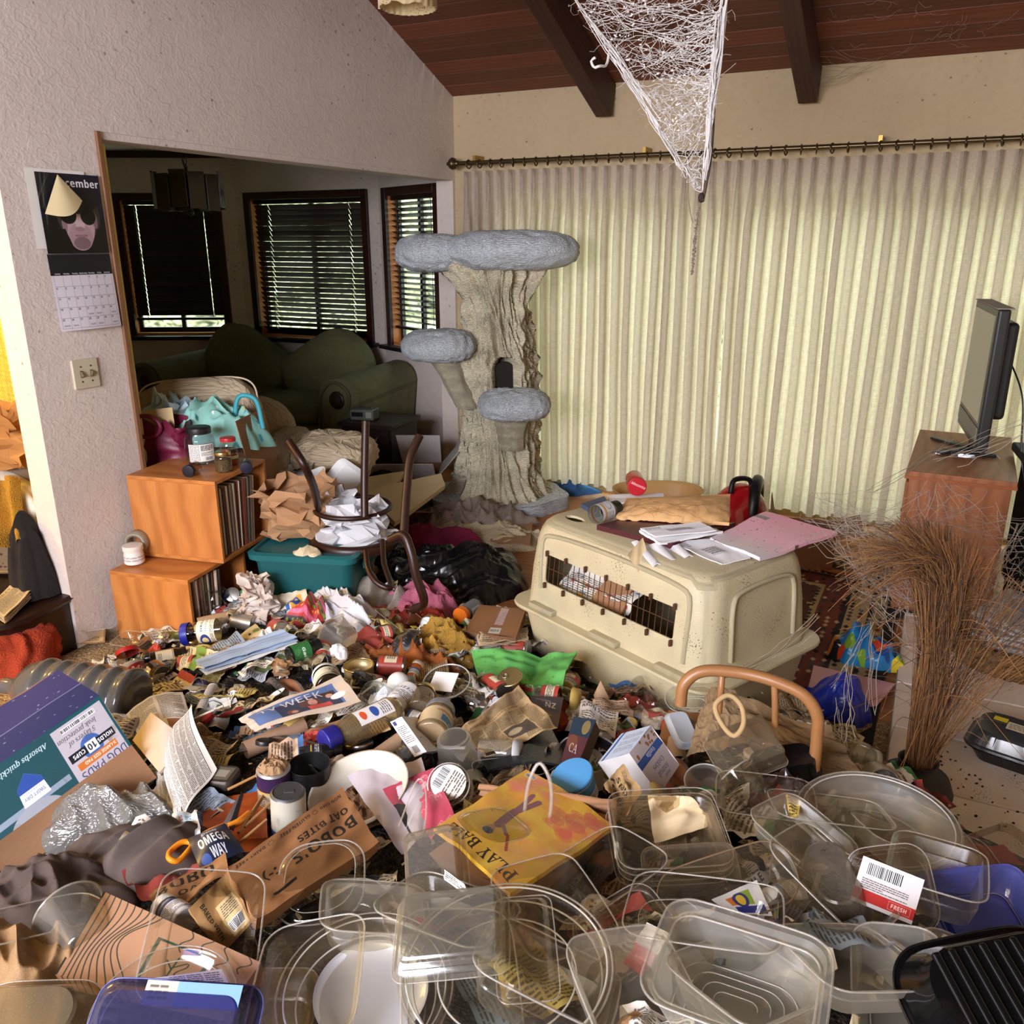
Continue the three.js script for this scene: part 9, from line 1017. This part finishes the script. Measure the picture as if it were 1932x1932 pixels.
  const others = [...balls, ...balls,
    cutl(fork(), wpl, 'white plastic fork'), cutl(spoon(), wpl, 'white plastic spoon'), cutl(knife(), wpl, 'white plastic knife'), cutl(fork(), plain(30, 30, 32, 0.35), 'black plastic fork'), cutl(spoon(), plain(226, 226, 224, 0.1, { transmission: 0.7, thickness: 0 }), 'clear plastic spoon'),
    cap(0.02, [232, 230, 226], 'small white bottle cap'), cap(0.036, [0, 0, 0], 'gold jar lid', MT.gold), cap(0.018, [40, 50, 150], 'small blue bottle cap'), cap(0.034, [0, 0, 0], 'silver jar lid', MT.steel), cap(0.045, [0, 0, 0], 'frosted tub lid', MT.frost), cap(0.024, [180, 40, 40], 'red bottle cap'), cap(0.03, [236, 234, 228], 'white tub lid'), cap(0.021, [30, 30, 32], 'black jar lid'),
    bot('small amber bottle', 0.024, 0.08, 0.014, plain(110, 62, 22, 0.1, { transmission: 0.6, thickness: 0 }), [232, 230, 226], lblG), bot('white pill bottle', 0.027, 0.08, 0.02, wpl, [236, 234, 230], lblG), bot('clear drink bottle', 0.03, 0.16, 0.014, MT.clear, [40, 60, 160], null), bot('small dark bottle', 0.022, 0.09, 0.015, plain(26, 24, 26, 0.2), [20, 20, 22], lblB), bot('orange pill bottle', 0.022, 0.07, 0.02, plain(226, 120, 40, 0.2, { transmission: 0.5, thickness: 0 }), [236, 234, 230], lblG), bot('red labelled jar', 0.033, 0.1, 0.028, MT.glassjar, [200, 170, 90], lblR), bot('cloudy empty jar', 0.036, 0.1, 0.03, plain(220, 214, 196, 0.15, { transmission: 0.85, thickness: 0 }), [190, 190, 190], null),
    G('dented tin can', 'tin_can', 'can', [['body', tip(new THREE.CylinderGeometry(0.034, 0.033, 0.1, 26, 1, true)), pmat(lblR, 0.4)], ['end', tip(new THREE.CylinderGeometry(0.033, 0.033, 0.096, 26)), MT.steel]].map((p, i) => i ? p : [p[0], tip(toRect(new THREE.CylinderGeometry(0.034, 0.034, 0.086, 26, 1, true), lblR)), p[2]]), 0.03),
    G('silver tin can', 'tin_can', 'can', [['body', tip(lathe([[0, -0.05], [0.034, -0.05], ...Array.from({ length: 12 }, (_, i) => [0.034 + (i % 2 ? 0.0012 : -0.0006), -0.045 + i * 0.0078]), [0.034, 0.05], [0.031, 0.05], [0.031, -0.046], [0, -0.046]], 28)), plain(186, 182, 172, 0.35, { metalness: 0.8 })]], 0.03),
    G('small purple medicine box', 'small_box', 'box', [['box', toRect(rbox(0.09, 0.03, 0.06, 0.002, 1), boxP), pmat(boxP, 0.5)]], 0.014), G('small brown cracker box', 'small_box', 'box', [['box', toRect(rbox(0.12, 0.035, 0.08, 0.002, 1), boxP2), pmat(boxP2, 0.5)]], 0.016), G('plain brown folded carton', 'small_box', 'box', [['box', uvBox(rbox(0.13, 0.02, 0.09, 0.003, 1)), MT.card]], 0.01),
    G('brown cardboard tube', 'paper_tube', 'tube', [['tube', tip(lathe([[0.02, -0.055], [0.022, -0.055], [0.022, 0.055], [0.02, 0.055], [0.02, -0.055]], 24)), plain(168, 136, 104, 0.85)]], 0.02),
    G('small clear plastic cup', 'plastic_cup', 'cup', [['body', tip(lathe([[0, -0.035], [0.026, -0.035], [0.036, 0.035], [0.039, 0.036]], 28)), MT.clear], ['rim', tip(new THREE.TorusGeometry(0.037, 0.0016, 5, 36).rotateX(PI / 2).translate(0, 0.036, 0)), rimW]], 0.03),
    G('small clear tray', 'plastic_tray', 'tray', [['body', loft([rr(0.13, 0.09, 0.015, 0.025), rr(0.12, 0.08, 0.015, 0.024), rr(0.1, 0.06, 0.012, 0), rr(0.04, 0.02, 0.008, 0.001)], { cap1: true }), MT.clear], ['rim', tube(rr(0.13, 0.09, 0.015, 0.025, 3), 0.0016, 60, 5, true), rimW]], 0.004),
    G('short black plastic strip', 'plastic_strip', 'plastic strip', [['strip', sheet([-0.06, 0, -0.012], [0.06, 0, -0.01], [0.06, 0, 0.01], [-0.06, 0, 0.012], { n: [10, 2], off: wavy(0.015, 5) }), plain(24, 24, 26, 0.35)]], 0.02),
    G('dark crumpled plastic film', 'plastic_film', 'packaging', [['film', facet(mound(0.06, 0.045, 0.03, { seed: 212, amp: 0.03, f: 16, n: [30, 10] })), plain(34, 32, 34, 0.3)]], 0), G('clear crumpled film', 'plastic_film', 'packaging', [['film', facet(mound(0.07, 0.05, 0.035, { seed: 215, amp: 0.035, f: 15, n: [34, 11] })), filmM]], 0), G('white crumpled film', 'plastic_film', 'packaging', [['film', facet(mound(0.06, 0.05, 0.03, { seed: 217, amp: 0.03, f: 16, n: [34, 11] })), wfilm]], 0)];
  camera.updateMatrixWorld(true); camera.updateProjectionMatrix();
  const seen = {}; const up = V(0, 1, 0);
  const nrm = (x, z) => V(heapY(x - 0.03, z) - heapY(x + 0.03, z), 0.06, heapY(x, z - 0.03) - heapY(x, z + 0.03)).normalize();
  const where = (p) => { const s = heroes.map((h) => [h.c.distanceTo(p), h.short]).sort((a, b) => a[0] - b[0]); return s.slice(0, 4).map((q) => q[1]); };
  function strew(list, n, tiltMax, lift, zr = [-3.0, -0.85]) {
    let made = 0, tries = 0;
    while (made < n && tries++ < n * 40) {
      const x = rnd(-2.95, 0.25), z = rnd(...zr), h = heapY(x, z); if (h < 0.05) continue;
      const q = V(x, h, z).project(camera); if (Math.abs(q.x) > 1.02 || q.y < -1.04) continue;
      const far = 1 - smoothstep(z, -1.3, -0.95) * 0.7; if (rnd() > far) continue;
      const [proto, look, name, cat, up0] = pick(list), o = proto.clone(); o.name = numbered(name);
      const N = nrm(x, z).add(V(rnd(-tiltMax, tiltMax), 0, rnd(-tiltMax, tiltMax))).normalize(); o.quaternion.setFromUnitVectors(up, N).multiply(new THREE.Quaternion().setFromAxisAngle(up, rnd(2 * PI)));
      o.position.set(x, h - 0.012 + up0 + rnd(lift), z); const sc = rnd(0.85, 1.2); o.scale.setScalar(sc);
      const w = where(o.position); let label = null;
      for (const L of [`${look} between ${w[0]} and ${w[1]}`, `${sc > 1.02 ? 'larger' : 'smaller'} ${look} between ${w[0]} and ${w[1]}`, `${look} between ${w[0]} and ${w[2]}`, `${look} between ${w[1]} and ${w[2]}`, `tilted ${look} between ${w[0]} and ${w[3]}`]) if (!seen[L] && L.split(' ').length <= 16) { label = L; break; }
      label ??= `${look} between ${w[0]} and ${w[1]}`; seen[label] = 1;
      o.userData = { label, category: cat, group: { paper_scrap: 'paper scraps strewn over the heap', crumpled_wrapper: 'crumpled wrappers in the heap' }[name] ?? cat + 's strewn over the heap' }; scene.add(o); made++;
    }
  }
  strew(scraps, 295, 0.35, 0.035); strew(others, 190, 0.3, 0.03); strew(others, 110, 0.3, 0.03, [-2.7, -1.45]);
  const small = []; for (let k = 0; k < 700; k++) { const x = rnd(-2.9, 0.2), z = rnd(-2.9, -0.9), h = heapY(x, z); if (h < 0.03) continue; const s = rnd(0.003, 0.012); small.push(at(new THREE.TetrahedronGeometry(1, 0), x, h + rnd(0.02), z, rnd(6), rnd(6), 0, [s * rnd(0.5, 2.4), s * 0.3, s])); }
  const cm = solo('litter_crumbs', 'tiny pale scraps and crumbs over the whole heap', 'litter', merge(small), plain(188, 168, 134, 0.9)); cm.userData.kind = 'stuff';
}
renderer.render(scene, camera);
